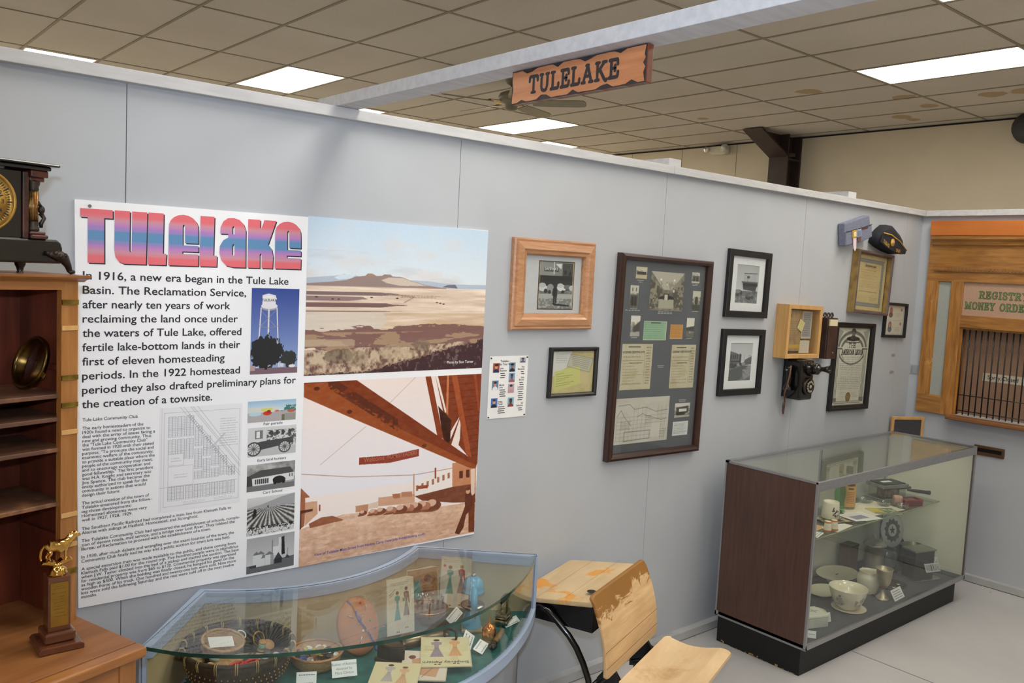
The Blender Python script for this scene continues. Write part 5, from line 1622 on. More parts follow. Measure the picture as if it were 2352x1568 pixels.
for z, br in ((1.741, 1), (1.679, 0), (1.5595, 1), (1.493, 1), (1.4265, 0), (1.2215, 0), (1.146, 0), (1.079, 1)):
    b = MB()
    b.box(-.0415, -.0005, -.004, -.0002, z - .0058, z + .0058)
    if br:
        b.box(-.0415, -.0005, -.0048, -.004, z + .0045, z + .0058)
        b.box(-.0415, -.0005, -.0048, -.004, z - .0058, z - .0045)
        b.box(-.0415, -.0402, -.0048, -.004, z - .0058, z + .0058)
    b.build('brass_tag' if br else 'wooden_tag', M_['brassflat'] if br else M_['pine'], t, bev=.0008)
b = MB()
b.box(L_, .013, -.2235, .245, .925, .950)
b.build('desk_top', M_['deskwood'], t, bev=.002)
b = MB()
b.box(L_, .016, -.264, -.2255, .924, .9505)
b.build('front_edge_board', M_['cabrail'], t, bev=.007, seg=3)
b = MB()
b.box(L_, -.018, -.235, .235, .02, .924)
b.build('carcass', M_['cabrail'], t)
b = MB()
b.box(-.045, -.003, -.248, -.205, .0, .924)
b.build('corner_post', M_['cabfront'], t, bev=.002)
b = MB()
b.box(L_, -.045, -.245, -.236, .78, .922)
b.build('apron', M_['cabrail'], t)
b = MB()
b.box(-.045, -.003, .19, .235, .0, .924)
b.build('rear_post', M_['cabfront'], t, bev=.002)

# mantel clock
M_['marbleblack'] = pm('black_adamantine', (20, 19, 20), (13, 12, 13), scale=8, rough=.22, coat=.4)
M_['marbled'] = pm('red_brown_marbled', (78, 36, 30), (34, 20, 18), scale=22, rough=.25, coat=.4, detail=6, lo=.4, hi=.6)
M_['bronze'] = pm('dark_bronze', (74, 64, 56), (48, 42, 38), scale=40, rough=.45, metal=.7, b=.4, bscale=60)
c_, s_ = math.cos(TH), math.sin(TH)
def HW(u, d, z=0):
    return (HO[0] + u * c_ - d * s_, HO[1] + u * s_ + d * c_, z)
t = thing('mantel_clock', 'black mantel clock with gilt dial and fluted gilt column on top of the desk', 'clock', HW(0, 0, 1.8065), rz=TH)
CL = -.372
b = MB()
b.prism([(CL, .024), (CL, .066), (CL + .012, .081), (-.026, .081), (-.016, .074), (-.012, .062), (-.012, .024)], .045, .175, 'y')
b.build('base', M_['marbleblack'], t, bev=.005, seg=2)
MB().box(CL + .095, -.107, .052, .168, .081, .236).build('case', M_['marbleblack'], t, bev=.002)
for x0, x1 in ((-.107, -.092), (CL + .08, CL + .095)):
    MB().box(x0, x1, .047, .168, .081, .236).build('case_corner', M_['marbled'], t, bev=.003)
MB().box(-.092, -.055, .075, .165, .081, .236).build('side_block', M_['marbled'], t)
b = MB()
b.box(CL + .02, -.046, .034, .180, .240, .250)
b.box(CL + .012, -.030, .024, .186, .250, .2575)
b.build('top_slab', M_['marbleblack'], t, bev=.0035, seg=2)
for nm, q in (('capital_block', ((-.092, -.050, .224, .240, .040), (-.092, -.056, .214, .2245, .046))), ('plinth_block', ((-.092, -.050, .081, .0905, .040), (-.092, -.054, .090, .098, .044)))):
    b = MB()
    for x0, x1, z0, z1, d in q:
        b.box(x0, x1, d, .16, z0, z1)
    b.build(nm, M_['marbled'], t, bev=.003)
b = MB()
for k in range(16):
    a = 2 * PI * k / 16
    b.cyl((-.077 + .0085 * math.cos(a), .058 + .0085 * math.sin(a), .122), (-.077 + .0085 * math.cos(a), .058 + .0085 * math.sin(a), .192), .0019, seg=6)
b.cyl((-.077, .058, .12), (-.077, .058, .194), .0085, seg=16)
b.build('fluted_column', pm('gilt_column', (196, 158, 96), (130, 88, 46), scale=60, rough=.3, metal=.9), t)
b = MB()
b.lathe([(.009, .098), (.0135, .100), (.0135, .106), (.011, .110), (.0125, .116), (.0115, .121)], 16, 0, Matrix.Translation((-.077, .058, 0)))
b.lathe([(.0105, .192), (.0125, .196), (.0115, .202), (.0145, .208), (.015, .214)], 16, 0, Matrix.Translation((-.077, .058, 0)))
b.build('column_mount', M_['bronze'], t)
b = MB()
b.ball((-.056, .06, .150), .008, 10, s=(1, .8, 1.3))
b.tube([(-.058, .06, .142), (-.052, .056, .130), (-.058, .058, .118), (-.057, .06, .108)], [.006, .005, .005, .004], 8)
b.tube([(-.058, .06, .158), (-.063, .06, .166), (-.067, .06, .160)], [.004, .004, .003], 8)
b.build('bronze_mount', M_['bronze'], t)
for x, sg in ((-.020, 1), (CL + .01, -1)):
    b = MB()
    pts = [(-.052, .050), (-.038, .046), (-.022, .045), (-.008, .036), (.002, .020), (.006, .008), (.012, .003)]
    b.tube([(x + sg * (px + .016), .040, pz) for px, pz in pts], [.004, .008, .013, .0125, .008, .0065, .005], 10)
    b.ball((x + sg * .026, .038, .0055), .0062, 10, s=(1.5, 1, .85))
    for k in range(4):
        b.ball((x + sg * (-.03 + k * .012), .031, .046 + .004 * math.sin(k * 2)), .0055, 8)
    b.build('paw_foot', M_['bronze'], t)
for x in (-.098, CL + .09):
    b = MB()
    b.lathe([(.013, .0245), (.0115, .018), (.008, .012), (.007, .004), (.0085, .0)], 14, 0, Matrix.Translation((x, .075, 0)))
    b.build('turned_foot', M_['marbleblack'], t)
gold_d = pm('gilt_dial', (196, 158, 82), (156, 118, 52), scale=14, rough=.38, metal=.7, b=.3, bscale=90)
b = MB()
b.lathe([(.070, 0), (.070, .008), (.066, .011), (.0625, .008), (.0625, .005), (.048, .004), (.047, .0055), (.001, .0055)], 40)
d_ = b.build('dial', gold_d, t)
d_.location = (-.192, .052, .161)
d_.rotation_euler = (PI / 2, 0, 0)
b = MB()
for k in range(60):
    a = 2 * PI * k / 60
    M = Matrix.Rotation(a, 4, 'Z')
    b.box(.0505, .0575 if k % 5 else .0605, -.0009 if k % 5 else -.0016, .0009 if k % 5 else .0016, .0052, .0056, 0, M)
b.build('minute_track', M_['ink'], d_)
tb = MB()
for k in range(1, 13):
    a = PI / 2 - k * PI / 6
    letter(tb, str(k), .040 * math.cos(a), .040 * math.sin(a) - .004, .0125, None, .0062, .01, 'c', sheet=True)
tb.build('numeral', M_['ink'], d_)
b = MB()
b.disc(.003, .0062, 12, 0, Matrix.Translation((.018, -.026, 0)))
b.disc(.003, .0062, 12, 0, Matrix.Translation((-.018, -.026, 0)))
b.build('winding_hole', M_['black'], d_)
b = MB()
for a, l in ((2.2, .028), (.35, .042)):
    b.box(-.006, l, -.0014, .0014, .0066, .0074, 0, Matrix.Rotation(a, 4, 'Z'))
b.build('clock_hand', M_['black'], d_)

# round glazed clock bezel leaning inside the desk
t = thing('glazed_bezel', 'round brass-rimmed glass clock door leaning inside the upper compartment of the desk', 'clock bezel', HW(-.054, .107, 1.521), rot=(0, 0, TH))
pv = bpy.data.objects.new('rim', None)
MT = Matrix.Rotation(math.radians(-90), 4, 'Z') @ Matrix.Rotation(math.radians(-19), 4, 'X')
b = MB()
prof = [(.066, -.004), (.067, .004), (.064, .008), (.060, .006), (.057, .0), (.058, -.004), (.066, -.004)]
bpy.data.objects.remove(pv)
MV = Matrix.Translation((0, 0, .0655)) @ MT @ Matrix.Rotation(PI / 2, 4, 'X')
b.lathe(prof, 40, 0, MV)
b.build('rim', pm('tarnished_brass_rim', (132, 104, 52), (70, 54, 32), scale=25, rough=.3, metal=1.0), t)
b = MB()
b.lathe([(.001, .001), (.0575, .001), (.0575, -.001), (.001, -.001)], 40, 0, MV)
b.build('glass_disc', glassmat('smoky_glass', (.72, .66, .66), 1.6), t)
b = MB()
b.box(.0655, .078, -.006, .006, -.0006, .0012, 0, MV @ Matrix.Rotation(-.35, 4, 'Z'))
b.build('hinge_plate', M_['brassflat'], t)

# horse trophy
M_['trophywood'] = wood('walnut_trophy_base', (112, 66, 42), (80, 44, 28), 'x', 20, .25, coat=.5)
M_['gold'] = pm('gold_plated', (226, 186, 110), (206, 160, 84), scale=30, rough=.14, metal=1.0)
t = thing('horse_trophy', 'gold horse trophy on a walnut column with an engraved plaque, standing on the desk', 'trophy', (-.3055, -.578, .951))
b = MB()
b.prism([(-.0475, 0), (-.0475, .010), (-.042, .016), (.042, .016), (.0475, .010), (.0475, 0)], -.052, .052, 'y')
b.build('bottom_tier', M_['trophywood'], t, bev=.002)
b = MB()
b.box(-.033, .033, -.036, .036, .0165, .041)
b.build('upper_tier', M_['trophywood'], t, bev=.006, seg=3)
b = MB()
b.box(-.0235, .0235, -.024, .024, .041, .168)
b.build('column', M_['trophywood'], t, bev=.001)
pl = MB()
pl.box(-.019, .0185, -.0262, -.0246, .053, .156)
pq = pl.build('plaque', pm('brass_plaque', (168, 130, 58), (150, 114, 48), scale=30, rough=.3, metal=.8), t)
b = MB()
rs = np.random.RandomState(9)
for k, z in enumerate((.146, .141, .131, .122, .116, .109, .1, .093, .084, .076)):
    l = .010 + .008 * rs.rand()
    n = 6
    for q in range(n):
        b.box(-l + 2 * l * q / n, -l + 2 * l * (q + .7) / n, -.0264, -.0261, z, z + .002)
b.build('engraving', M_['brassflat'], pq)
b = MB()
b.lathe([(.001, .168), (.0215, .168), (.0215, .173), (.019, .176), (.020, .181), (.014, .185), (.011, .190), (.013, .196), (.001, .197)], 24)
b.build('gilt_collar', M_['gold'], t)
# the horse: one skinned body
vs = []
es = []
def chain(pts, root=None):
    i0 = len(vs)
    for k, p in enumerate(pts):
        vs.append(p)
        if k == 0:
            if root is not None:
                es.append((root, i0))
        else:
            es.append((i0 + k - 1, i0 + k))
    return i0
Zh = .2015
body = chain([(-.020, 0, Zh + .0335, .0105, .0118), (-.010, 0, Zh + .0325, .0112, .0125), (.001, 0, Zh + .0325, .0108, .0122), (.012, 0, Zh + .0345, .0100, .0118)])
neck = chain([(.021, 0, Zh + .0430, .0070, .0098), (.0285, 0, Zh + .0515, .0052, .0072), (.0345, 0, Zh + .0560, .0046, .0054), (.0405, 0, Zh + .0540, .0036, .0042), (.0460, 0, Zh + .0505, .0030, .0032)], body + 3)
for sy in (-.0058, .0058):
    fwd = .003 if sy > 0 else -.001
    chain([(.013, sy, Zh + .024, .0046, .0056), (.0125 + fwd, sy, Zh + .0155, .0032, .0036), (.013 + fwd, sy, Zh + .0085, .0024, .0026), (.0125 + fwd, sy, Zh + .003, .0025, .0025), (.0145 + fwd, sy, Zh + .0, .003, .002)], body + 3)
    chain([(-.021, sy, Zh + .025, .0062, .0074), (-.0185 - fwd, sy, Zh + .0175, .0042, .0048), (-.0235 - fwd, sy, Zh + .0105, .0027, .003), (-.021 - fwd, sy, Zh + .003, .0025, .0025), (-.019 - fwd, sy, Zh + .0, .003, .002)], body)
chain([(-.0315, 0, Zh + .036, .0036, .004), (-.0375, 0, Zh + .027, .0042, .0044), (-.039, 0, Zh + .013, .004, .004), (-.037, 0, Zh + .001, .002, .002)], body)
for sy in (-.0028, .0028):
    chain([(.033, sy, Zh + .0632, .0013, .0013)], neck + 2)
me = bpy.data.meshes.new('horse')
me.from_pydata([v[:3] for v in vs], es, [])
ho = bpy.data.objects.new('horse', me)
COL.objects.link(ho)
ho.parent = t
sk = ho.modifiers.new('skin', 'SKIN')
for i, v in enumerate(vs):
    me.skin_vertices[0].data[i].radius = (v[3], v[4])
me.skin_vertices[0].data[body + 1].use_root = True
sb = ho.modifiers.new('sub', 'SUBSURF')
sb.levels = sb.render_levels = 2
me.materials.append(M_['gold'])
ho.location = (.004, 0, .0)
b = MB()
b.prism([(-.036, .198), (-.030, .2035), (-.010, .203), (-.004, .1985), (.004, .1985), (.008, .203), (.028, .2035), (.032, .200), (.026, .1965), (.006, .190), (-.006, .190), (-.026, .196)], -.011, .011, 'y')
b.build('ground_base', M_['gold'], t, bev=.002)
b = MB()
b.tube([(.017, 0, .2475), (.026, 0, .2575), (.033, 0, .263)], [.0022, .0026, .0016], 6)
b.build('mane', M_['gold'], t)

# ================================================================== CURVED GLASS-TOPPED CASE
CX = .685
M_['caseglass'] = glassmat('case_glass', (.965, .985, .97), 1.12)
FZ = .560        # cloth-covered floor of the case
TZ = .780        # top of the glass
LE, LB = (-.046, -.335), (.243, -.004)
RB, RE = (1.078, -.004), (1.424, -.341)
def bez(p0, p1, p2, n):
    return [((1 - t) ** 2 * p0[0] + 2 * t * (1 - t) * p1[0] + t * t * p2[0], (1 - t) ** 2 * p0[1] + 2 * t * (1 - t) * p1[1] + t * t * p2[1]) for t in [i / (n - 1) for i in range(n)]]
FRONT = [RE, (1.331, -.424), (1.22, -.506), (1.099, -.579), (.99, -.630), (.876, -.668), (.76, -.686), (.64, -.688), (.53, -.676), (.426, -.650), (.34, -.624), (.253, -.589), (.18, -.552), (.105, -.502), (.03, -.437), LE]
def smooth(pts, k=2):
    for _ in range(k):
        q = [pts[0]]
        for a, b in zip(pts[:-1], pts[1:]):
            q += [(.75 * a[0] + .25 * b[0], .75 * a[1] + .25 * b[1]), (.25 * a[0] + .75 * b[0], .25 * a[1] + .75 * b[1])]
        pts = q + [pts[-1]]
    return pts
FRONT = smooth(FRONT, 1)
BACK = bez(LB, (CX - .02, -.315), RB, 22)
OUT = FRONT + BACK           # right end -> front -> left end -> left back -> back curve -> right back
def inset(poly, d):
    n = len(poly)
    ar = sum(poly[i][0] * poly[(i + 1) % n][1] - poly[(i + 1) % n][0] * poly[i][1] for i in range(n))
    s = 1 if ar > 0 else -1
    r = []
    for i in range(n):
        (ax, ay), (bx, by), (cx, cy) = poly[i - 1], poly[i], poly[(i + 1) % n]
        n1 = Vector((-(by - ay), bx - ax)).normalized() * s
        n2 = Vector((-(cy - by), cx - bx)).normalized() * s
        m = n1 + n2
        m = m / max(.35, m.length_squared / 2) if m.length > 1e-6 else n1
        r.append((bx + m.x * d, by + m.y * d))
    return r
M_['bluewood'] = wood('worn_sky_blue_paint', (168, 186, 212), (158, 176, 204), 'x', 8, .5, spots=((196, 150, 110), 12, .70, .74), grain=5)
M_['casein'] = pm('beige_case_lining', (186, 168, 134), (176, 158, 122), scale=6, rough=.6)
M_['cloth'] = pm('teal_cloth', (34, 104, 98), (24, 86, 82), scale=30, rough=.85, b=.15, bscale=260)
t = thing('curved_display_case', 'sky-blue kidney-shaped display case with a curved glass top, against the wall below the poster', 'display case', (0, 0, 0))
# painted rim around back and sides of the top
nF = len(FRONT)
i1 = inset(OUT, .028)
rim_o = [FRONT[-1]] + BACK + [FRONT[0]]
rim_i = [i1[nF - 1]] + i1[nF:] + [i1[0]]
b = MB()
n = len(rim_o)
vs = [(x, y, z) for z in (.745, TZ + .004) for x, y in rim_o] + [(x, y, z) for z in (.745, TZ + .004) for x, y in rim_i]
fs = []
for i in range(n - 1):
    fs += [(i, i + 1, n + i + 1, n + i), (2 * n + i, 2 * n + i + 1, 3 * n + i + 1, 3 * n + i), (n + i, n + i + 1, 3 * n + i + 1, 3 * n + i), (i, i + 1, 2 * n + i + 1, 2 * n + i)]
fs += [(0, n, 3 * n, 2 * n), (n - 1, 2 * n - 1, 4 * n - 1, 3 * n - 1)]
b.add(vs, fs)
b.build('top_rim', M_['bluewood'], t, bev=.002)
# back and side walls
def wallstrip(name, pts_o, pts_i, z0, z1, mat):
    b = MB()
    n = len(pts_o)
    vs = [(x, y, z) for z in (z0, z1) for x, y in pts_o] + [(x, y, z) for z in (z0, z1) for x, y in pts_i]
    fs, mi = [], []
    for i in range(n - 1):
        b.add([vs[i], vs[i + 1], vs[n + i + 1], vs[n + i]], [(0, 1, 2, 3)], 0)
        b.add([vs[2 * n + i], vs[2 * n + i + 1], vs[3 * n + i + 1], vs[3 * n + i]], [(0, 1, 2, 3)], 1)
        b.add([vs[n + i], vs[n + i + 1], vs[3 * n + i + 1], vs[3 * n + i]], [(0, 1, 2, 3)], 0)
        b.add([vs[i], vs[i + 1], vs[2 * n + i + 1], vs[2 * n + i]], [(0, 1, 2, 3)], 0)
    b.add([vs[0], vs[n], vs[3 * n], vs[2 * n]], [(0, 1, 2, 3)], 0)
    b.add([vs[n - 1], vs[2 * n - 1], vs[4 * n - 1], vs[3 * n - 1]], [(0, 1, 2, 3)], 0)
    return b.build(name, mat, t)
i2 = inset(OUT, .016)
wallstrip('back_panel', BACK, i2[nF:], .535, .745, [M_['bluewood'], M_['casein']])
wallstrip('side_panel', [FRONT[-1], BACK[0]], [i2[nF - 1], i2[nF]], .535, .745, [M_['bluewood'], M_['casein']])
wallstrip('side_panel', [BACK[-1], FRONT[0]], [i2[-1], i2[0]], .535, .745, [M_['bluewood'], M_['casein']])
# glass top and curved glass front
gl = inset(OUT, .006)
gt = [p for p in gl[:nF]] + [inset(OUT, .022)[k] for k in range(nF, len(OUT))]
b = MB()
n = len(gt)
b.add([(x, y, TZ - .005) for x, y in gt], [tuple(range(n))], 0)
b.add([(x, y, TZ + .006) for x, y in gt], [tuple(range(n))], 0)
b.prism(gt, TZ - .005, TZ + .006, 'z', 1, cap=False)
b.build('glass_top', [M_['caseglass'], M_['glass_edge']], t)
gf = inset(OUT, .010)[:nF]
gf2 = inset(OUT, .014)[:nF]
b = MB()
for i in range(nF - 1):
    b.add([(*gf[i], FZ + .012), (*gf[i + 1], FZ + .012), (*gf[i + 1], TZ - .006), (*gf[i], TZ - .006)], [(0, 1, 2, 3)], 0, True)
    b.add([(*gf2[i], FZ + .012), (*gf2[i + 1], FZ + .012), (*gf2[i + 1], TZ - .006), (*gf2[i], TZ - .006)], [(0, 1, 2, 3)], 0, True)
b.build('glass_front', M_['caseglass'], t)
b = MB()
p_o, p_i = FRONT, inset(OUT, .018)[:nF]
vs = [(x, y, z) for z in (.535, FZ + .014) for x, y in p_o] + [(x, y, z) for z in (.535, FZ + .014) for x, y in p_i]
n = nF
fs = []
for i in range(n - 1):
    fs += [(i, i + 1, n + i + 1, n + i), (2 * n + i, 2 * n + i + 1, 3 * n + i + 1, 3 * n + i), (n + i, n + i + 1, 3 * n + i + 1, 3 * n + i)]
b.add(vs, fs)
b.build('front_rail', M_['bluewood'], t)
b = MB()
b.prism(inset(OUT, .004), .530, FZ - .003, 'z')
b.build('case_floor', M_['bluewood'], t)
for p in (RE, LE):
    k = inset(OUT, .009)[0 if p is RE else nF - 1]
    MB().box(k[0] - .006, k[0] + .006, k[1] - .006, k[1] + .006, FZ - .02, TZ - .006).build('corner_post', M_['bluewood'], t, bev=.001)
# plinth below
b = MB()
pl_ = inset(OUT, .055)
b.prism(pl_, .0, .532, 'z')
b.build('plinth', pm('blue_grey_plinth', (150, 154, 164), (142, 146, 156), scale=4, rough=.55), t)
# cloth lining the floor (folds): a fine sheet
def incase(x, y, poly):
    c = False
    for i in range(len(poly)):
        (ax, ay), (bx, by) = poly[i], poly[(i + 1) % len(poly)]
        if (ay > y) != (by > y) and x < (bx - ax) * (y - ay) / (by - ay) + ax:
            c = not c
    return c
cl_in = inset(OUT, .021)
NX, NY = 150, 74
gx = np.linspace(-.04, 1.42, NX)
gy = np.linspace(-.68, -.01, NY)
def fold(x, y):
    h = .0020 * math.sin(26 * x + 9 * y + 2 * math.sin(7 * y)) + .0016 * math.sin(33 * y - 14 * x)
    if x < .33 and y < -.36:
        k = min(1, (.33 - x) * 6) * min(1, (-.36 - y) * 8)
        h += k * (.014 + .016 * math.sin(42 * x + 20 * y))
    if .36 < x < .62 and y < -.36:
        k = min(1, (x - .36) * 9) * min(1, (.62 - x) * 9) * min(1, (-.36 - y) * 9)
        h += k * (.010 + .008 * math.sin(38 * x - 30 * y))
    if x > 1.1:
        h += .009 * (x - 1.1) * (1 + math.sin(30 * y + 10 * x))
    return h
idx = {}
b = MB()
vs, fs = [], []
for j in range(NY):
    for i in range(NX):
        if incase(gx[i], gy[j], cl_in):
            idx[(i, j)] = len(vs)
            vs.append((gx[i], gy[j], FZ + .004 + max(-.002, fold(gx[i], gy[j]))))
for (i, j) in list(idx):
    q = [(i, j), (i + 1, j), (i + 1, j + 1), (i, j + 1)]
    if all(k in idx for k in q):
        fs.append([idx[k] for k in q])
b.add(vs, fs, 0, True)
o = b.build('lining_cloth', M_['cloth'], None)
tag(o, 'teal cloth spread over the floor of the curved display case', 'cloth')
CF = FZ + .0085     # resting height on the cloth

def lay(x, y, z=CF, rz=0.0, rot=None):
    return dict(loc=(x, y, z), rot=rot or (0, 0, rz))

# --- big dark basket with its rim ties
M_['basket'] = pm('dark_basket_weave', (70, 54, 42), (40, 31, 26), scale=60, rough=.6, b=.5, bscale=120)
M_['raffia'] = pm('pale_raffia', (198, 172, 116), (168, 140, 86), scale=40, rough=.7)
M_['straw'] = pm('straw_weave', (190, 152, 104), (158, 120, 76), scale=70, rough=.75, b=.5, bscale=110, stretch=(1, 1, 6))
BX, BY = .265, -.268
t = thing('sewing_basket', 'large dark round basket with pale raffia ties around its rim, full of sewing things', 'basket', (BX, BY, CF))
b = MB()
b.lathe([(.001, .004), (.085, .002), (.120, .016), (.146, .052), (.160, .100), (.1635, .124), (.1605, .126), (.155, .100), (.140, .054), (.114, .022), (.080, .010), (.001, .010)], 56)
b.build('bowl', M_['basket'], t)
b = MB()
b.tube([(.1622 * math.cos(a), .1622 * math.sin(a), .125) for a in np.linspace(0, 2 * PI, 57)[:-1]], .0075, 8, closed=True)
b.build('rim_roll', M_['basket'], t)
for k in range(18):
    a = 2 * PI * k / 18 + .1
    for da in (-.017, .017):
        b = MB()
        c, s = math.cos(a + da), math.sin(a + da)
        b.tube([((.1622 + r) * c, (.1622 + r) * s, .125 + z) for r, z in ((-.0085, -.02), (-.0092, 0), (-.005, .0082), (.004, .0086), (.0092, .0), (.006, -.022))], .0014, 5)
        b.build('raffia_tie', M_['raffia'], t)
b = MB()
for ring in range(3):
    for k in range(56):
        a = 2 * PI * k / 56 + ring * .05
        r_ = (.1462, .1522, .1565)[ring]
        b.box(-.0013, .0013, -.001, .001, -.002, .002, 0, Matrix.Translation((r_ * math.cos(a), r_ * math.sin(a), .050 + .016 * ring)) @ Matrix.Rotation(a + PI / 2, 4, 'Z') @ Matrix.Rotation(-.3, 4, 'X'))
b.build('pale_stitching', M_['straw'], t)
def inb(x, y, z):
    return (BX + x * 1.15, BY + y * 1.15, CF + z + .004)
# little oval basket inside
t = thing('oval_basket', 'small oval straw basket with a card inside, resting in the large dark basket', 'basket', inb(-.040, .020, .117), rot=(.45, .18, .15))
b = MB()
b.lathe([(.001, -.024), (.036, -.024), (.048, -.010), (.055, .018), (.057, .022), (.053, .020), (.044, -.008), (.032, -.024), (.001, -.025)], 32, sx=1.25, sy=.82)
b.build('bowl', M_['straw'], t)
b = MB()
b.tube([(.0555 * 1.25 * math.cos(a), .0555 * .82 * math.sin(a), .020) for a in np.linspace(0, 2 * PI, 33)[:-1]], .0042, 7, closed=True)
b.build('rim', M_['straw'], t)
o = MB().box(-.040, .042, -.012, .022, -.006, -.004).build('card', M_['white_paper'], None, loc=inb(-.038, .016, .127), rot=(.72, .22, .1))
tag(o, 'blank white card tucked inside the small oval straw basket', 'card')
o = MB().lathe([(.001, 0), (.075, .003), (.077, .006), (.070, .008), (.001, .005)], 32, sx=1.15, sy=.62).build('woven_lid', M_['straw'], None, loc=inb(-.020, -.060, .088), rot=(.10, .02, -.1))
tag(o, 'flat woven straw lid lying in front of the oval basket inside the dark basket', 'lid')
# red handled scissors
t = thing('scissors', 'pair of scissors with red oval handles on the straw lid', 'scissors', inb(-.020, -.085, .104), rz=.25)
m_red = pm('red_enamel', (206, 44, 48), (186, 32, 38), rough=.3)
for x, y in ((-.024, .004), (.016, -.012)):
    b = MB()
    b.tube([(x + .021 * math.cos(a), y + .0125 * math.sin(a), 0) for a in np.linspace(0, 2 * PI, 25)[:-1]], .0052, 8, closed=True)
    b.build('handle', m_red, t)
b = MB()
b.prism([(.0, .012), (.05, .040), (.055, .036), (.012, .004)], -.002, .001, 'z')
b.prism([(.0, .004), (.058, .026), (.060, .021), (.01, -.004)], .001, .003, 'z')
b.build('blade', M_['grey_dark'], t)
def spool(loc, c, lab, rot=(0, 0, 0), s=1.0):
    t = thing('thread_spool', lab, 'spool of thread', loc, rot=rot, group='sewing notions in the large basket')
    b = MB().lathe([(.001, 0), (.0125 * s, 0), (.0125 * s, .003), (.006 * s, .004), (.006 * s, .026), (.0125 * s, .027), (.0125 * s, .030), (.001, .030)], 18)
    b.build('reel', M_['pine'], t)
    MB().lathe([(.006 * s, .0042), (.0105 * s, .0045), (.011 * s, .015), (.0105 * s, .0255), (.006 * s, .0258)], 18).build('thread', pm('thread_%d' % c[0], c, scale=200, rough=.7, stretch=(1, 1, 8)), t)
spool(inb(-.106, -.062, .090), (214, 214, 208), 'white spool of thread standing at the left side of the large basket', (.5, .2, 0))
spool(inb(.055, -.02, .092), (166, 200, 170), 'mint green spool of thread beside the brass ring in the large basket', (.2, .1, 0))
o = MB().tube([(.021 * math.cos(a), .021 * math.sin(a), 0) for a in np.linspace(0, 2 * PI, 33)[:-1]], .0032, 8, closed=True).build('ring', M_['brass'], None, loc=inb(.062, .012, .112), rot=(1.1, .3, .2))
tag(o, 'shiny brass ring leaning upright inside the large dark basket', 'ring')
o = MB().lathe([(.001, -.003), (.019, -.003), (.0195, 0), (.019, .003), (.001, .003)], 22).build('button', pm('tan_wooden_button', (196, 150, 104), rough=.5), None, loc=inb(.080, -.010, .098), rot=(.5, .2, 0))
tag(o, 'big tan button beside the mint green thread in the large basket', 'button')
t = thing('tape_measure', 'round black tape case with a white crescent, behind the brass ring in the basket', 'tape measure', inb(.030, .060, .110), rot=(.7, 0, .2))
MB().lathe([(.001, -.006), (.022, -.006), (.0235, 0), (.022, .006), (.001, .006)], 24).build('case', M_['black'], t)
b = MB()
b.lathe([(.013, .0064), (.017, .0064), (.017, .0072), (.013, .0072)], 20, a0=-1.2, a1=1.8)
b.build('crescent_mark', M_['white_paper'], t)
for k, (x, y, z, c, lab, sx) in enumerate(((-.112, .010, .100, (176, 160, 120), 'crumpled straw coloured fabric scrap at the left inside the large basket', (1.6, 1, .5)), (-.070, -.02, .100, (150, 156, 146), 'grey-green cloth scrap in front of the oval basket in the large basket', (1.2, .9, .6)), (.040, .020, .085, (60, 56, 52), 'dark folded cloth in the middle of the large basket', (2.0, 1.2, .5)),
                                            (-.088, -.005, .108, (150, 60, 110), 'tiny purple bow on the fabric scrap in the large basket', (.5, .4, .3)))):
    b = MB()
    rs = np.random.RandomState(k)
    b.lathe([(.022 * math.sin(PI * j / 7) * (.8 + .3 * rs.rand()), -.018 * math.cos(PI * j / 7)) for j in range(8)], 14, sx=sx[0], sy=sx[1])
    o = b.build('fabric_scrap', pm('scrap_%d' % k, c, rough=.9, b=.4), None, loc=inb(x, y, z), rot=(.2, .3, k))
    o.scale = (1, 1, sx[2])
    tag(o, lab, 'fabric scrap', 'sewing notions in the large basket')
for k, (x, y, c, lab) in enumerate(((.034, -.085, (190, 196, 200), 'clear glass bead near the scissors in the large basket'), (.066, -.092, (226, 206, 200), 'pale pink button at the front right inside the large basket'), (.052, -.068, (60, 58, 60), 'black button behind the glass bead in the large basket'), (.0, -.118, (214, 176, 90), 'thin yellow button at the front edge inside the large basket'))):
    o = MB().lathe([(.001, -.003), (.011, -.0035), (.0135, 0), (.011, .0035), (.001, .003)], 16).build('button', pm('notion_%d' % k, c, rough=.25), None, loc=inb(x, y, .104), rot=(.4 * k, .3, 0))
    tag(o, lab, 'button', 'sewing notions in the large basket')
# filling so that the things rest on something
o = MB().lathe([(.001, .080), (.05, .082), (.11, .076), (.140, .070), (.125, .045), (.001, .04)], 30).build('folded_cloth', pm('dark_cloth_padding', (62, 54, 48), (46, 40, 36), scale=30, rough=.9, b=.4), None, loc=(BX, BY, CF))
tag(o, 'dark cloth filling the bottom of the large basket under the sewing things', 'cloth')

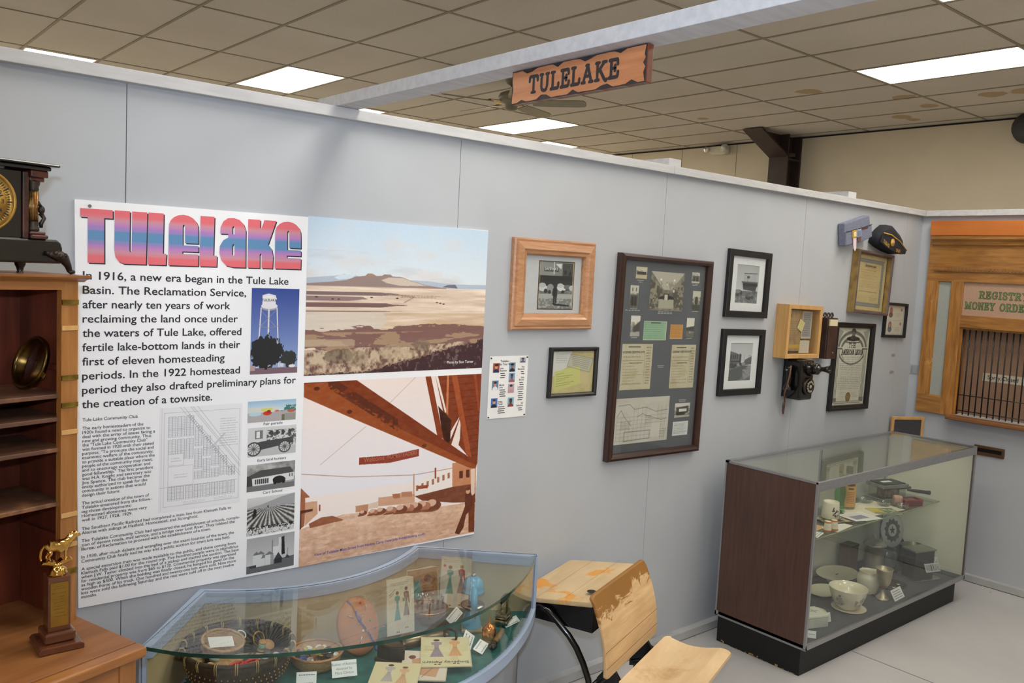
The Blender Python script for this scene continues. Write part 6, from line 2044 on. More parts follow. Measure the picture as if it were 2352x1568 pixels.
# --- basket of buttons
BX2, BY2 = .512, -.300
t = thing('button_basket', 'shallow tan basket filled with loose buttons', 'basket', (BX2, BY2, CF))
b = MB()
b.lathe([(.001, .002), (.060, .001), (.074, .016), (.082, .042), (.084, .050), (.080, .050), (.071, .020), (.056, .008), (.001, .008)], 36)
b.build('bowl', M_['straw'], t)
b = MB()
for a in np.linspace(0, 2 * PI, 37)[:-1]:
    pass
b.tube([(.0825 * math.cos(a), .0825 * math.sin(a), .050) for a in np.linspace(0, 2 * PI, 37)[:-1]], .0045, 7, closed=True)
b.build('rim', wood('tan_basket_rim', (186, 140, 96), (160, 112, 72), 'x', 30, .5), t)
rs = np.random.RandomState(12)
BC = [('white', (226, 224, 216)), ('pearl', (206, 206, 202)), ('yellow', (206, 192, 84)), ('blue', (70, 92, 160)), ('olive', (150, 140, 70)), ('brown', (120, 76, 48)), ('plum', (96, 34, 66)), ('black', (34, 34, 36)), ('cream', (226, 214, 180)), ('amber', (176, 122, 40)), ('teal', (70, 140, 140)), ('navy', (36, 44, 74)), ('grey', (150, 150, 150)), ('tan', (186, 150, 110))]
bm_ = {n_: pm('button_' + n_, c, rough=.2) for n_, c in BC}
proto = {}
def button_mesh(n_, r):
    b = MB().lathe([(.001, -.0022), (r * .8, -.0024), (r, -.0008), (r, .0012), (r * .86, .0026), (r * .7, .0016), (.001, .0014)], 16)
    o = b.build('button', bm_[n_])
    h = MB()
    for q in range(4):
        a = q * PI / 2 + .4
        h.disc(.0011, .0022, 8, 0, Matrix.Translation((.003 * math.cos(a), .003 * math.sin(a), 0)))
    return o
used = 0
pos = []
for k in range(34):
    for _ in range(40):
        a, r = rs.rand() * 2 * PI, .066 * math.sqrt(rs.rand())
        x, y = r * math.cos(a), r * math.sin(a)
        if all((x - px) ** 2 + (y - py) ** 2 > .0148 ** 2 for px, py in pos):
            break
    pos.append((x, y))
    n_, c = BC[k % len(BC)]
    rad = (.011, .009, .0075, .013)[k % 4]
    o = button_mesh(n_, rad)
    o.location = (BX2 + x, BY2 + y, CF + .034 + .008 * (1 - (r / .066) ** 2) + .003 * rs.rand())
    o.rotation_euler = (rs.rand() * .8 - .4, rs.rand() * .8 - .4, 0)
    tag(o, {.011: 'medium', .009: 'small', .0075: 'tiny', .013: 'large'}[rad] + ' ' + n_ + ' button lying loose among others in the shallow button basket', 'button', 'loose buttons in the shallow basket')
o = MB().lathe([(.001, .034), (.05, .032), (.068, .026), (.058, .012), (.001, .010)], 26).build('button_layer', pm('mixed_buttons', (120, 112, 104), (60, 56, 56), scale=160, rough=.3, b=.8, bscale=180), None, loc=(BX2, BY2, CF))
tag(o, 'under layer of mixed buttons at the bottom of the shallow basket', 'buttons')
o['kind'] = 'stuff'

# --- pincushion disc leaning upright, a beaded cord across it
t = thing('leather_disc', 'upright oval tan pincushion with a blue beaded cord and silver pins', 'pincushion', (.668, -.326, CF), rot=(-.42, 0, -.08))
m_tan = pm('tan_felt_leather', (176, 116, 76), (150, 92, 58), scale=9, rough=.75, detail=6, b=.2)
b = MB()
b.lathe([(.001, -.014), (.060, -.012), (.074, 0), (.070, .008), (.045, .012), (.001, .014)], 40, 0, Matrix.Translation((0, 0, .098)) @ Matrix.Rotation(PI / 2, 4, 'X'), sx=1.02, sy=1.30)
b.build('cushion', m_tan, t)
bl = pm('blue_glass_bead', (70, 92, 160), (50, 70, 136), scale=60, rough=.15)
gd = pm('gold_bead', (170, 130, 66), rough=.25)
def surf(x, z):
    q = min(1, (x / .0755) ** 2 + ((z - .098) / .0962) ** 2)
    return -(.0025 + .0125 * math.sqrt(max(0, 1 - q)))
pth = [(-.028, .182), (-.018, .172), (-.012, .160), (-.008, .146), (-.004, .130), (.002, .112), (.012, .096), (.022, .080), (.030, .066), (.036, .050), (.044, .036), (.048, .022), (.052, .008)]
b = MB()
pp = []
for (ax, az), (bx_, bz) in zip(pth[:-1], pth[1:]):
    for q in range(4):
        x, z = ax + (bx_ - ax) * q / 4, az + (bz - az) * q / 4
        pp.append((x, z))
b1, b2 = MB(), MB()
for k, (x, z) in enumerate(pp):
    (b2 if 4 < k < 12 or k in (28, 29) else b1).ball((x, surf(x, z) - .002, z), .0046 if 12 < k < 20 or k > 40 else .0034, 8)
b1.build('bead_cord', bl, t)
b2.build('gold_beads', gd, t)
for x0, z0, x1, z1 in ((-.038, .138, -.018, .126), (.006, .112, .015, .134), (-.010, .106, .006, .104), (.028, .142, .034, .164), (-.008, .042, .002, .064), (.044, .084, .058, .080)):
    MB().cyl((x0, surf(x0, z0) - .0015, z0), (x1, surf(x1, z1) - .0015, z1), .0017, seg=6).build('pin', M_['steel'], t)
for x, z, c in ((.014, .170, (206, 50, 70)), (.040, .108, (40, 140, 80)), (.008, .080, (226, 216, 206))):
    MB().ball((x, surf(x, z) - .002, z), .0042, 8).build('pin_head', pm('pin_head_%d' % c[0], c, rough=.2), t)

# --- dress pattern envelopes
M_['envelope'] = pm('aged_envelope', (206, 198, 172), (190, 180, 150), scale=12, rough=.7)
def dress(cv, x, y, h, c, coat=None, hair=(70, 50, 40), skin=(222, 180, 150), top=None):
    w_ = h * .19
    cv.ell(x, y - h * .04, w_ * .30, h * .05, skin).ell(x, y - h * .065, w_ * .42, h * .045, hair)
    cv.poly([(x - w_ * .75, y + h * .03), (x - w_ * .3, y), (x + w_ * .3, y), (x + w_ * .75, y + h * .03), (x + w_ * .6, y + h * .14), (x + w_ * .36, y + h * .12), (x + w_ * .26, y + h * .25), (x + w_ * .9, y + h * .62), (x - w_ * .9, y + h * .62), (x - w_ * .26, y + h * .25), (x - w_ * .36, y + h * .12), (x - w_ * .6, y + h * .14)], c)
    if top:
        cv.poly([(x - w_ * .7, y + h * .03), (x - w_ * .3, y), (x + w_ * .3, y), (x + w_ * .7, y + h * .03), (x + w_ * .9, y + h * .3), (x + w_ * .7, y + h * .32), (x + w_ * .3, y + h * .12), (x - w_ * .3, y + h * .12), (x - w_ * .5, y + h * .2)], top)
        cv.poly([(x - w_ * .4, y + h * .05), (x + w_ * .4, y + h * .05), (x + w_ * .26, y + h * .25), (x - w_ * .26, y + h * .25)], c)
    cv.line([(x - w_ * .26, y + h * .26), (x + w_ * .26, y + h * .26)], .006, tuple(int(v * .6) for v in c))
    for k in range(4):
        cv.line([(x + w_ * (-.15 + .1 * k), y + h * .28), (x + w_ * (-.6 + .4 * k), y + h * .6)], .003, tuple(int(v * .75) for v in c))
    cv.line([(x - w_ * .55, y + h * .14), (x - w_ * .65, y + h * .36)], .008, skin).line([(x - w_ * .25, y + h * .62), (x - w_ * .2, y + h * .9)], .010, skin).line([(x + w_ * .25, y + h * .62), (x + w_ * .28, y + h * .9)], .010, skin)
    cv.ell(x - w_ * .2, y + h * .92, w_ * .18, h * .015, (60, 40, 34)).ell(x + w_ * .3, y + h * .92, w_ * .18, h * .015, (60, 40, 34))
def envelope(name, lab, cv, w_, h_, loc, rot, mat=None):
    t = thing(name, lab, 'sewing pattern', loc, rot=rot, group='paper dress pattern envelopes in the curved case')
    rs = np.random.RandomState(int(w_ * 1e4))
    P_ = [(-w_ / 2, 0), (w_ / 2, .001), (w_ / 2 + .001, h_ * .5), (w_ / 2 - .001, h_ - .006), (w_ * .3, h_), (-w_ * .2, h_ - .003), (-w_ / 2, h_ - .001), (-w_ / 2 - .001, h_ * .4)]
    MB().prism(P_, -.0008, .0022, 'y').build('paper_envelope', M_['envelope'], t)
    picture('printed_front', cv, -w_ / 2 + .002, w_ / 2 - .002, .002, h_ - .005, -.0012, t)
    return t
cv = Cv(66, 132, (204, 196, 172))
nz = cv.nz(4, 6, 3, 4)
cv.put(np.clip((nz - .5) * 2, 0, .5), (186, 176, 146)).scribble(.12, .06, .9, .12, 2, (120, 116, 104), 3, .3)
dress(cv, .38, .30, .72, (62, 140, 134))
dress(cv, .72, .24, .72, (120, 116, 112), top=(96, 76, 64))
cv.rect(.58, .36, .66, .42, (62, 140, 134)).line([(.08, .28), (.3, .18)], .01, (90, 86, 78)).line([(.1, .32), (.26, .24)], .008, (110, 104, 94))
envelope('pattern_envelope', 'upright pattern envelope drawn with a green dress and a grey suit, beside the pincushion', cv, .106, .200, (.868, -.250, CF), (-.13, 0, -.12))
cv = Cv(64, 110, (206, 200, 178))
cv.put(np.clip((cv.nz(4, 6, 4, 4) - .5) * 2, 0, .5), (190, 182, 154)).scribble(.06, .03, .6, .10, 2, (120, 116, 104), 4, .3)
dress(cv, .30, .24, .78, (80, 150, 138), hair=(120, 90, 60))
dress(cv, .68, .22, .78, (136, 130, 126), hair=(176, 140, 80), top=(196, 50, 64))
st_ = [(.11 + (.07 if k % 2 == 0 else .03) * math.sin(k * PI / 5), .16 - (.042 if k % 2 == 0 else .018) * math.cos(k * PI / 5)) for k in range(10)]
cv.poly(st_, (206, 60, 70)).poly([(.07, .82), (.11, .82), (.14, .97), (.03, .97)], (206, 70, 90)).poly([(.06, .86), (.12, .86), (.12, .82), (.06, .82)], (206, 70, 90))
envelope('pattern_envelope', 'upright pattern envelope with a red star and two women in dresses, at the back', cv, .118, .196, (1.163, -.166, CF), (-.10, 0, -.72))
cv = Cv(60, 80, (150, 112, 74))
cv.put(np.clip((cv.nz(4, 6, 6, 4) - .5) * 3, 0, .8), (110, 80, 54)).poly([(.1, .3), (.4, .2), (.5, .8), (.05, .9)], (60, 130, 124)).ell(.65, .22, .12, .08, (90, 60, 44)).scribble(.5, .4, .9, .8, 5, (96, 70, 48), 3, .3)
envelope('pattern_envelope', 'brown pattern envelope standing behind the metal bowl, mostly hidden', cv, .13, .175, (1.03, -.150, CF), (-.12, 0, -.12))

# patterns lying flat at the front (seen from the far side)
def flat_pattern(lab, cv, w_, h_, loc, rz, z):
    t = thing('pattern_envelope', lab, 'sewing pattern', (loc[0], loc[1], CF + z), rot=(.035, -.02, rz), group='paper dress pattern envelopes in the curved case')
    MB().prism([(-w_ / 2, -h_ / 2), (w_ / 2 + .002, -h_ / 2 + .001), (w_ / 2, h_ / 2), (-w_ / 2 + .001, h_ / 2 + .002)], 0, .003, 'z').build('paper_envelope', M_['envelope'], t)
    picture('printed_front', cv, -w_ / 2 + .002, w_ / 2 - .002, -h_ / 2 + .002, h_ / 2 - .002, .0034, t, sheet=True)
    return t
cv = Cv(96, 110, (214, 204, 164))
cv.put(np.clip((cv.nz(5, 6, 9, 4) - .5) * 2, 0, .5), (196, 184, 140))
dress(cv, .32, .16, .84, (150, 136, 146))
dress(cv, .70, .14, .84, (214, 162, 112), hair=(176, 120, 70))
cv.scribble(.06, .3, .3, .5, 4, (150, 120, 90), 4, .25)
t_ = flat_pattern('cream pattern envelope lying flat on top of another, its handwriting-style title upside down', cv, .165, .205, (.886, -.492), -.60, .022)
tb = MB()
letter(tb, 'Simplicity Pattern', 0, 0, .022, .15, .0042, .0, 'c', sheet=True, rot=PI)
o = tb.build('title_lettering', M_['ink'], t_)
o.location = (.0, -.066, 0)
cv = Cv(80, 96, (214, 200, 184))
cv.poly([(.2, .3), (.5, .2), (.86, .5), (.8, .9), (.3, .8)], (196, 150, 116)).line([(.3, .8), (.6, .3)], .012, (150, 100, 76)).line([(.5, .9), (.75, .5)], .01, (150, 100, 76)).ell(.2, .22, .08, .07, (110, 60, 50))
flat_pattern('pinkish pattern sheet with an orange-brown blouse drawing, partly under the cream envelope', cv, .15, .19, (.782, -.520), -.70, .013)
cv = Cv(80, 96, (210, 198, 158))
dress(cv, .36, .14, .8, (176, 168, 164))
dress(cv, .68, .2, .78, (206, 166, 128), hair=(120, 70, 40))
cv.scribble(.5, .8, .95, .95, 3, (150, 130, 100), 3, .3)
flat_pattern('cream pattern envelope with two pale dresses, nearest the front glass', cv, .15, .19, (.652, -.545), -.72, .018)

# --- irons, tins, tools
M_['iron'] = pm('dark_cast_iron', (62, 58, 54), (42, 38, 35), scale=30, rough=.4, metal=.6, b=.2)
M_['ironrust'] = pm('brown_cast_iron', (86, 66, 50), (60, 44, 34), scale=20, rough=.55, metal=.4, b=.3)
def ironsole(L, W):
    return [(-L / 2, -W / 2), (-L / 2, W / 2), (L * .05, W / 2), (L * .32, W * .3), (L / 2, 0), (L * .32, -W * .3), (L * .05, -W / 2)]
t = thing('sad_iron', 'heavy brown sad iron with its top cut away, standing beside the pattern sheets', 'iron', (.732, -.412, CF), rz=-1.15)
MB().prism(ironsole(.105, .062), 0, .014, 'z').build('sole', M_['ironrust'], t, bev=.003)
MB().prism(ironsole(.092, .052), .014, .058, 'z').build('body', M_['iron'], t, bev=.003)
MB().prism(ironsole(.085, .046), .058, .0605, 'z').build('top_plate', M_['ironrust'], t)
t = thing('small_iron', 'little dark iron with a loop handle, standing by the long metal tray', 'iron', (.955, -.428, CF), rz=-1.2)
MB().prism(ironsole(.078, .048), 0, .024, 'z').build('sole', M_['iron'], t, bev=.003)
b = MB()
b.tube([(-.024, 0, .024), (-.027, 0, .045), (-.018, 0, .060), (.004, 0, .064), (.020, 0, .058), (.022, 0, .040), (.018, 0, .024)], [.004, .0045, .006, .0065, .006, .0045, .004], 8)
b.build('handle', M_['iron'], t)
t = thing('metal_tray', 'long half-round dull metal tray lying hollow side down', 'tray', (.905, -.338, CF), rz=-.16)
b = MB()
N = 14
for r_, k in ((.034, 1), (.0315, 0)):
    b.add([(x * (.085 if abs(x) < .9 else .088), r_ * math.cos(a) * (1 if abs(x) < .9 else .8), r_ * math.sin(a) * (1 if abs(x) < .9 else .7) + .001) for x in (-1, -.85, .85, 1) for a in np.linspace(0, PI, N)], [(q * N + i, q * N + i + 1, (q + 1) * N + i + 1, (q + 1) * N + i) for q in range(3) for i in range(N - 1)], 0, True)
b.build('shell', pm('dull_tinned_metal', (126, 112, 92), (92, 80, 64), scale=12, rough=.28, metal=.9), t)
MB().box(-.089, .089, -.036, .036, 0, .0025).build('rim', M_['iron'], t, bev=.001)

t = thing('metal_bowl', 'wide dull copper bowl holding clear fluted glassware', 'bowl', (1.000, -.222, CF))
b = MB()
b.lathe([(.001, .002), (.030, .001), (.030, .006), (.048, .020), (.066, .042), (.072, .060), (.0705, .060), (.062, .042), (.044, .024), (.001, .010)], 30)
b.build('bowl', pm('old_copper', (126, 96, 70), (96, 76, 60), scale=14, rough=.3, metal=.85), t)
b = MB()
b.tube([(.0715 * math.cos(a), .0715 * math.sin(a), .060) for a in np.linspace(0, 2 * PI, 33)[:-1]], .003, 6, closed=True)
b.build('rolled_rim', pm('bright_copper', (186, 130, 76), rough=.25, metal=1), t)
t = thing('glass_mould', 'clear fluted glass mould sitting in the copper bowl', 'glass dish', (1.000, -.222, CF + .030))
b = MB()
seg = 48
prof = [(.036, 0), (.046, .03), (.056, .055), (.053, .055), (.042, .03), (.030, .006)]
vs = []
for r_, z in prof:
    for i in range(seg):
        a = 2 * PI * i / seg
        rr_ = r_ * (1 + .05 * math.cos(12 * a))
        vs.append((rr_ * math.cos(a), rr_ * math.sin(a), z + .012))
fs = [(j * seg + i, j * seg + (i + 1) % seg, (j + 1) * seg + (i + 1) % seg, (j + 1) * seg + i) for j in range(5) for i in range(seg)]
b.add(vs, fs, 0, True)
b.disc(.036, .012, 24)
b.build('dish', glassmat('pressed_glass', (.93, .95, .95), 1.6, .03), t)

M_['juicer'] = pm('sky_blue_enamel', (92, 166, 198), (76, 148, 184), scale=20, rough=.25, coat=.3)
t = thing('citrus_press', 'sky-blue enamelled lever citrus press with a domed head', 'citrus press', (1.108, -.345, CF), rz=-.55)
b = MB()
b.prism([(-.040, -.045), (.040, -.045), (.032, .05), (-.032, .05)], 0, .010, 'z')
b.build('foot_plate', pm('cream_worn_base', (150, 140, 112), (120, 108, 84), scale=14, rough=.5), t, bev=.003)
b = MB()
b.lathe([(.040, .010), (.041, .016), (.034, .045), (.026, .062), (.022, .07)], 24, sx=.85, sy=1.0)
b.build('body', M_['juicer'], t)
b = MB()
b.lathe([(.022, .068), (.040, .080), (.044, .086), (.044, .090), (.001, .086)], 28)
b.build('strainer_cup', M_['steel'], t)
b = MB()
b.box(-.011, .011, .026, .042, .01, .150)
b.build('post', M_['juicer'], t, bev=.004)
b = MB()
b.lathe([(.036, .134), (.042, .136), (.042, .142), (.037, .150), (.039, .154), (.037, .168), (.030, .182), (.018, .191), (.007, .194), (.001, .194)], 30)
b.build('press_dome', M_['juicer'], t)
MB().lathe([(.009, .193), (.009, .200), (.005, .204), (.001, .204)], 14).build('top_knob', M_['steel'], t)
b = MB()
b.tube([(.0, -.030, .160), (.0, -.046, .140), (.0, -.052, .112), (.0, -.050, .090)], [.011, .0125, .012, .009], 10)
b.build('lever_arm', M_['juicer'], t)
b = MB()
b.box(-.0075, .0075, -.056, -.046, .055, .098)
b.build('lever_handle', M_['steel'], t, bev=.003)

t = thing('oil_can', 'small copper oil can with a thin upright spout', 'oil can', (1.106, -.449, CF))
m_cu = pm('polished_copper', (206, 124, 72), (186, 104, 56), scale=20, rough=.2, metal=1)
MB().lathe([(.001, 0), (.024, 0), (.0245, .003), (.0245, .030), (.022, .040), (.014, .049), (.007, .053), (.005, .056)], 26).build('can', m_cu, t)
MB().lathe([(.005, .054), (.0042, .060), (.0022, .085), (.0014, .088)], 12).build('spout', m_cu, t)
MB().lathe([(.0250, .028), (.0262, .030), (.0250, .032)], 26).build('seam_ring', m_cu, t)

t = thing('spirit_iron', 'nickel-plated travel iron with a black handle at the right end of the curved case', 'iron', (1.243, -.368, CF + .008), rz=.55)
m_ni = pm('old_nickel', (186, 180, 158), (146, 138, 116), scale=16, rough=.2, metal=1)
MB().prism(ironsole(.115, .060), 0, .016, 'z').build('sole', m_ni, t, bev=.004)
MB().prism(ironsole(.095, .048), .016, .036, 'z').build('hood', m_ni, t, bev=.008, seg=3)
b = MB()
b.tube([(-.03, 0, .034), (-.036, 0, .060), (-.03, 0, .078)], .005, 8)
b.tube([(.028, 0, .034), (.03, 0, .06), (.022, 0, .078)], .005, 8)
b.build('bracket', m_ni, t)
MB().tube([(-.046, 0, .082), (-.03, 0, .085), (.0, 0, .086), (.026, 0, .083), (.040, 0, .078)], [.007, .0105, .012, .0105, .007], 10).build('handle', M_['black_gloss'], t)

t = thing('pastry_wheel', 'wood-handled tracing tool with a dark iron head near the front glass', 'hand tool', (1.090, -.505, CF + .012), rz=.62)
b = MB()
b.cyl((-.010, 0, 0), (.082, 0, .004), .0085, .0115, 14)
b.ball((.084, 0, .004), .0112, 12)
b.build('handle', wood('olive_wood_handle', (150, 116, 66), (122, 92, 48), 'x', 30, .4), t)
MB().cyl((-.026, 0, 0), (-.008, 0, 0), .0075, .010, 12).build('ferrule', M_['iron'], t)
b = MB()
for k in range(5):
    a = 2 * PI * k / 5
    b.ball((-.040 + .0085 * math.cos(a), .0085 * math.sin(a), 0), .0085, 10)
b.ball((-.040, 0, .002), .010, 10)
b.build('head', M_['iron'], t)

# --- little caption cards
def card(lab, w_, h_, loc, rz, tilt=.0, lines=3, text=None, seed=1, grp='small white caption cards in the curved case'):
    t = thing('caption_card', lab, 'card', loc, rot=(tilt, 0, rz), group=grp)
    MB().box(-w_ / 2, w_ / 2, -.0007, .0007, 0, h_).build('card', M_['white_paper'], t)
    tb = MB()
    if text:
        for k, s in enumerate(text):
            letter(tb, s, 0, h_ * (.70 - .26 * k), h_ * .22, None, -.0012, .0, 'c')
    else:
        rs = np.random.RandomState(seed)
        for k in range(lines):
            z = h_ * (.78 - .6 * k / max(1, lines - 1)) if lines > 1 else h_ * .5
            x = -w_ * .38
            while x < w_ * .34:
                l = w_ * (.06 + .08 * rs.rand())
                tb.box(x, min(x + l, w_ * .4), -.0010, -.0008, z - h_ * .035, z + h_ * .035)
                x += l + w_ * .03
    tb.build('printed_text', pm('card_grey_ink', (110, 110, 112), rough=.7) if text is None else M_['cardink'], t)
    return t
M_['cardink'] = pm('card_ink', (128, 128, 126), rough=.7)
card('white card reading Basket of Buttons, in front of the button basket', .078, .050, (.541, -.436, CF + .010), -.36, -.62, text=['Basket of Buttons', 'donated by', 'Mary Clinton'])
card('blank-edged white card leaning at the front of the large dark basket', .060, .040, (.415, -.425, CF + .012), -.5, -.5, lines=2, seed=2)
card('long white caption card behind the long metal tray', .125, .034, (1.108, -.262, CF + .003), .62, -.9, lines=2, seed=3)
card('long white caption card between the little iron and the oil can', .140, .040, (1.022, -.462, CF + .002), .78, -1.0, lines=3, seed=4)
card('white caption card under the wood-handled tool', .085, .036, (1.040, -.515, CF + .002), .62, -1.2, lines=2, seed=5)
card('narrow white caption card below the nickel iron', .085, .026, (1.252, -.410, CF + .002), .22, -.9, lines=2, seed=6)

# ================================================================== SCHOOL DESK with folding seat
M_['maple'] = wood('worn_maple', (228, 204, 162), (206, 176, 130), 'x', 10, .5, spots=((216, 150, 62), 5, .55, .61), grain=5)
M_['maples'] = wood('worn_maple_seat', (230, 204, 162), (210, 176, 130), 'x', 10, .5, spots=((168, 132, 84), 5, .55, .75), grain=5)
# back-rest: old dark varnish left along the top edge
m, nt, p = newmat('half_stripped_maple')
tc = node(nt, 'ShaderNodeTexCoord')
sx = node(nt, 'ShaderNodeSeparateXYZ')
nt.links.new(tc.outputs['Object'], sx.inputs[0])
n1 = noise(nt, 5, 6, (1.2, 1, 2.0), .7, dist=1.2)
h_ = mth(nt, 'ADD', mth(nt, 'MULTIPLY', mth(nt, 'SUBTRACT', sx.outputs['Z'], .60), 6.0), mth(nt, 'MULTIPLY', n1, 1.5))
gr = noise(nt, 5, 5, (1, 8, 8), .6)
bs = ramp(nt, gr, [(.3, lin((222, 188, 142))), (.7, lin((198, 160, 112)))])
mx = node(nt, 'ShaderNodeMix', data_type='RGBA')
nt.links.new(ramp(nt, h_, [(.92, (0, 0, 0)), (1.0, (1, 1, 1))]), mx.inputs['Factor'])
nt.links.new(bs, mx.inputs['A'])
mx.inputs['B'].default_value = (*lin((150, 104, 44)), 1)
n2 = noise(nt, 4, 5)
mx2 = node(nt, 'ShaderNodeMix', data_type='RGBA', blend_type='MULTIPLY')
mx2.inputs['Factor'].default_value = .6
nt.links.new(mx.outputs['Result'], mx2.inputs['A'])
nt.links.new(ramp(nt, n2, [(.3, (.7, .66, .62)), (.65, (1.05, 1.05, 1.05))]), mx2.inputs['B'])
nt.links.new(mx2.outputs['Result'], p.inputs['Base Color'])
p.inputs['Roughness'].default_value = .45
M_['backrest'] = m
t = thing('school_desk', 'old school desk with black metal frame, worn wooden top and a seat fixed in front', 'school desk', (1.722, -.491, 0), rz=math.radians(20))
def rrect(x0, x1, y0, y1, r, n=5):
    o = []
    for cx, cy, a0 in ((x1 - r, y1 - r, 0), (x0 + r, y1 - r, PI / 2), (x0 + r, y0 + r, PI), (x1 - r, y0 + r, 1.5 * PI)):
        o += [(cx + r * math.cos(a0 + PI / 2 * k / n), cy + r * math.sin(a0 + PI / 2 * k / n)) for k in range(n + 1)]
    return o
b = MB()
P_ = rrect(-.206, .325, -.0, .368, .022)
def tz(y):
    return .640 - .055 * max(0, (y - .09)) / .27
vs = [(x, y, tz(y)) for x, y in P_] + [(x, y, tz(y) - .019) for x, y in P_]
n = len(P_)
b.add(vs, [tuple(range(n)), tuple(range(n, 2 * n))] + [(i, (i + 1) % n, n + (i + 1) % n, n + i) for i in range(n)])
b.build('desk_top', M_['maple'], t, bev=.004)
b = MB()
for y in (.13, .25):
    b.add([(-.205, y, tz(y) + .0003), (.324, y, tz(y) + .0003), (.324, y + .0012, tz(y + .0012) + .0003), (-.205, y + .0012, tz(y + .0012) + .0003)], [(0, 1, 2, 3)])
b.build('board_crack', pm('dark_crack', (96, 72, 46), rough=.9), t)
b = MB()
b.disc(.019, tz(.07) + .0005, 24, 0, Matrix.Translation((-.105, .066, 0)))
b.build('inkwell_hole', M_['black'], t)
b = MB()
for x in (-.182, .30):
    b.prism([(.02, .618), (.355, .570), (.355, .535), (.30, .512), (.02, .512)], x - .003, x + .003, 'x')
b.prism([(.355, .570), (.355, .535), (.30, .512), (.02, .512), (.02, .5155), (.298, .5155), (.351, .537), (.351, .570)], -.182, .30, 'x')
b.prism([(.02, .618), (.02, .512), (.024, .512), (.024, .618)], -.182, .30, 'x')
b.build('book_box', M_['black_gloss'], t)
for x in (-.198, .316):
    b = MB()
    b.tube([(x, .30, .548), (x, .24, .570), (x, .20, .560), (x, .155, .522), (x, .11, .485), (x, .075, .445), (x, .045, .395), (x, .018, .335), (x, .006, .26), (x, .03, .14), (x, .09, .04), (x, .16, .014), (x, .24, .012)], [.009] + [.0125] * 11 + [.010], 10)
    b.tube([(x, .01, .30), (x, -.05, .285), (x * .8, -.10, .278), (x * .5, -.20, .29), (x * .5, -.28, .340), (x * .5, -.30, .374)], .0115, 10)
    b.tube([(x, .006, .26), (x, -.02, .14), (x, -.06, .04), (x, -.11, .014), (x, -.15, .012)], .0125, 10)
    b.build('leg', M_['black_gloss'], t)
b = MB()
b.tube([(-.198, .012, .30), (.316, .012, .30)], .010, 8)
b.tube([(-.198, -.09, .03), (.316, -.09, .03)], .008, 8)
b.build('cross_bar', M_['black_gloss'], t)
# seat back: curved board
NB = 12
prof = []
for k in range(NB):
    f = k / (NB - 1)
    z = .700 - .300 * f
    y = -.020 - .075 * f - .020 * math.sin(PI * f) + .0
    prof.append((y, z))
b = MB()
vs, fs = [], []
xs_ = [-.295, -.285, -.27] + list(np.linspace(-.25, .18, 8)) + [.20, .215, .225]
for th_ in (0, .015):
    for k, (y, z) in enumerate(prof):
        f = k / (NB - 1)
        for x in xs_:
            e_ = max(0, abs(x + .035) - .235) / .025
            zz = z - (.012 * e_ * e_ if k == 0 else 0) + (.010 * e_ * e_ if k == NB - 1 else 0)
            vs.append((x * (1 - .0 * f), y + th_, zz))
nx_ = len(xs_)
o_ = NB * nx_
for k in range(NB - 1):
    for i in range(nx_ - 1):
        q = k * nx_ + i
        fs += [(q, q + 1, q + nx_ + 1, q + nx_), (o_ + q, o_ + q + nx_, o_ + q + nx_ + 1, o_ + q + 1)]
for i in range(nx_ - 1):
    fs += [(i, o_ + i, o_ + i + 1, i + 1), ((NB - 1) * nx_ + i, (NB - 1) * nx_ + i + 1, o_ + (NB - 1) * nx_ + i + 1, o_ + (NB - 1) * nx_ + i)]
for k in range(NB - 1):
    fs += [(k * nx_, (k + 1) * nx_, o_ + (k + 1) * nx_, o_ + k * nx_), (k * nx_ + nx_ - 1, o_ + k * nx_ + nx_ - 1, o_ + (k + 1) * nx_ + nx_ - 1, (k + 1) * nx_ + nx_ - 1)]
b.add(vs, fs)
b.build('seat_back', M_['backrest'], t, bev=.005, seg=3)
b = MB()
for f in (.66, .86):
    y0, z0 = -.020 - .075 * f - .020 * math.sin(PI * f), .700 - .300 * f
    b.box(-.293, .223, y0 - .0004, y0 + .004, z0, z0 + .0012)
b.build('slat_joint', pm('dark_joint', (90, 66, 44), rough=.9), t)
# seat board, gently dished
b = MB()
vs, fs = [], []
ys_ = np.linspace(-.135, -.412, 12)
def seatz(f):
    return .405 - .020 * math.sin(PI * min(1, f * 1.25)) + .006 * f
for th_ in (0, -.016):
    for k, y in enumerate(ys_):
        f = k / 11
        for x in xs_:
            e_ = max(0, abs(x + .035) - .235) / .025
            yy = y - (.02 * e_ * e_ if k == 0 else 0) + (.03 * e_ * e_ if k == 11 else 0)
            vs.append((x - .005, yy, seatz(f) + th_))
o_ = 12 * nx_
for k in range(11):
    for i in range(nx_ - 1):
        q = k * nx_ + i
        fs += [(q, q + 1, q + nx_ + 1, q + nx_), (o_ + q, o_ + q + nx_, o_ + q + nx_ + 1, o_ + q + 1)]
for i in range(nx_ - 1):
    fs += [(i, o_ + i, o_ + i + 1, i + 1), (11 * nx_ + i, 11 * nx_ + i + 1, o_ + 11 * nx_ + i + 1, o_ + 11 * nx_ + i)]
for k in range(11):
    fs += [(k * nx_, (k + 1) * nx_, o_ + (k + 1) * nx_, o_ + k * nx_), (k * nx_ + nx_ - 1, o_ + k * nx_ + nx_ - 1, o_ + (k + 1) * nx_ + nx_ - 1, (k + 1) * nx_ + nx_ - 1)]
b.add(vs, fs)
b.build('seat', M_['maples'], t, bev=.005, seg=3)
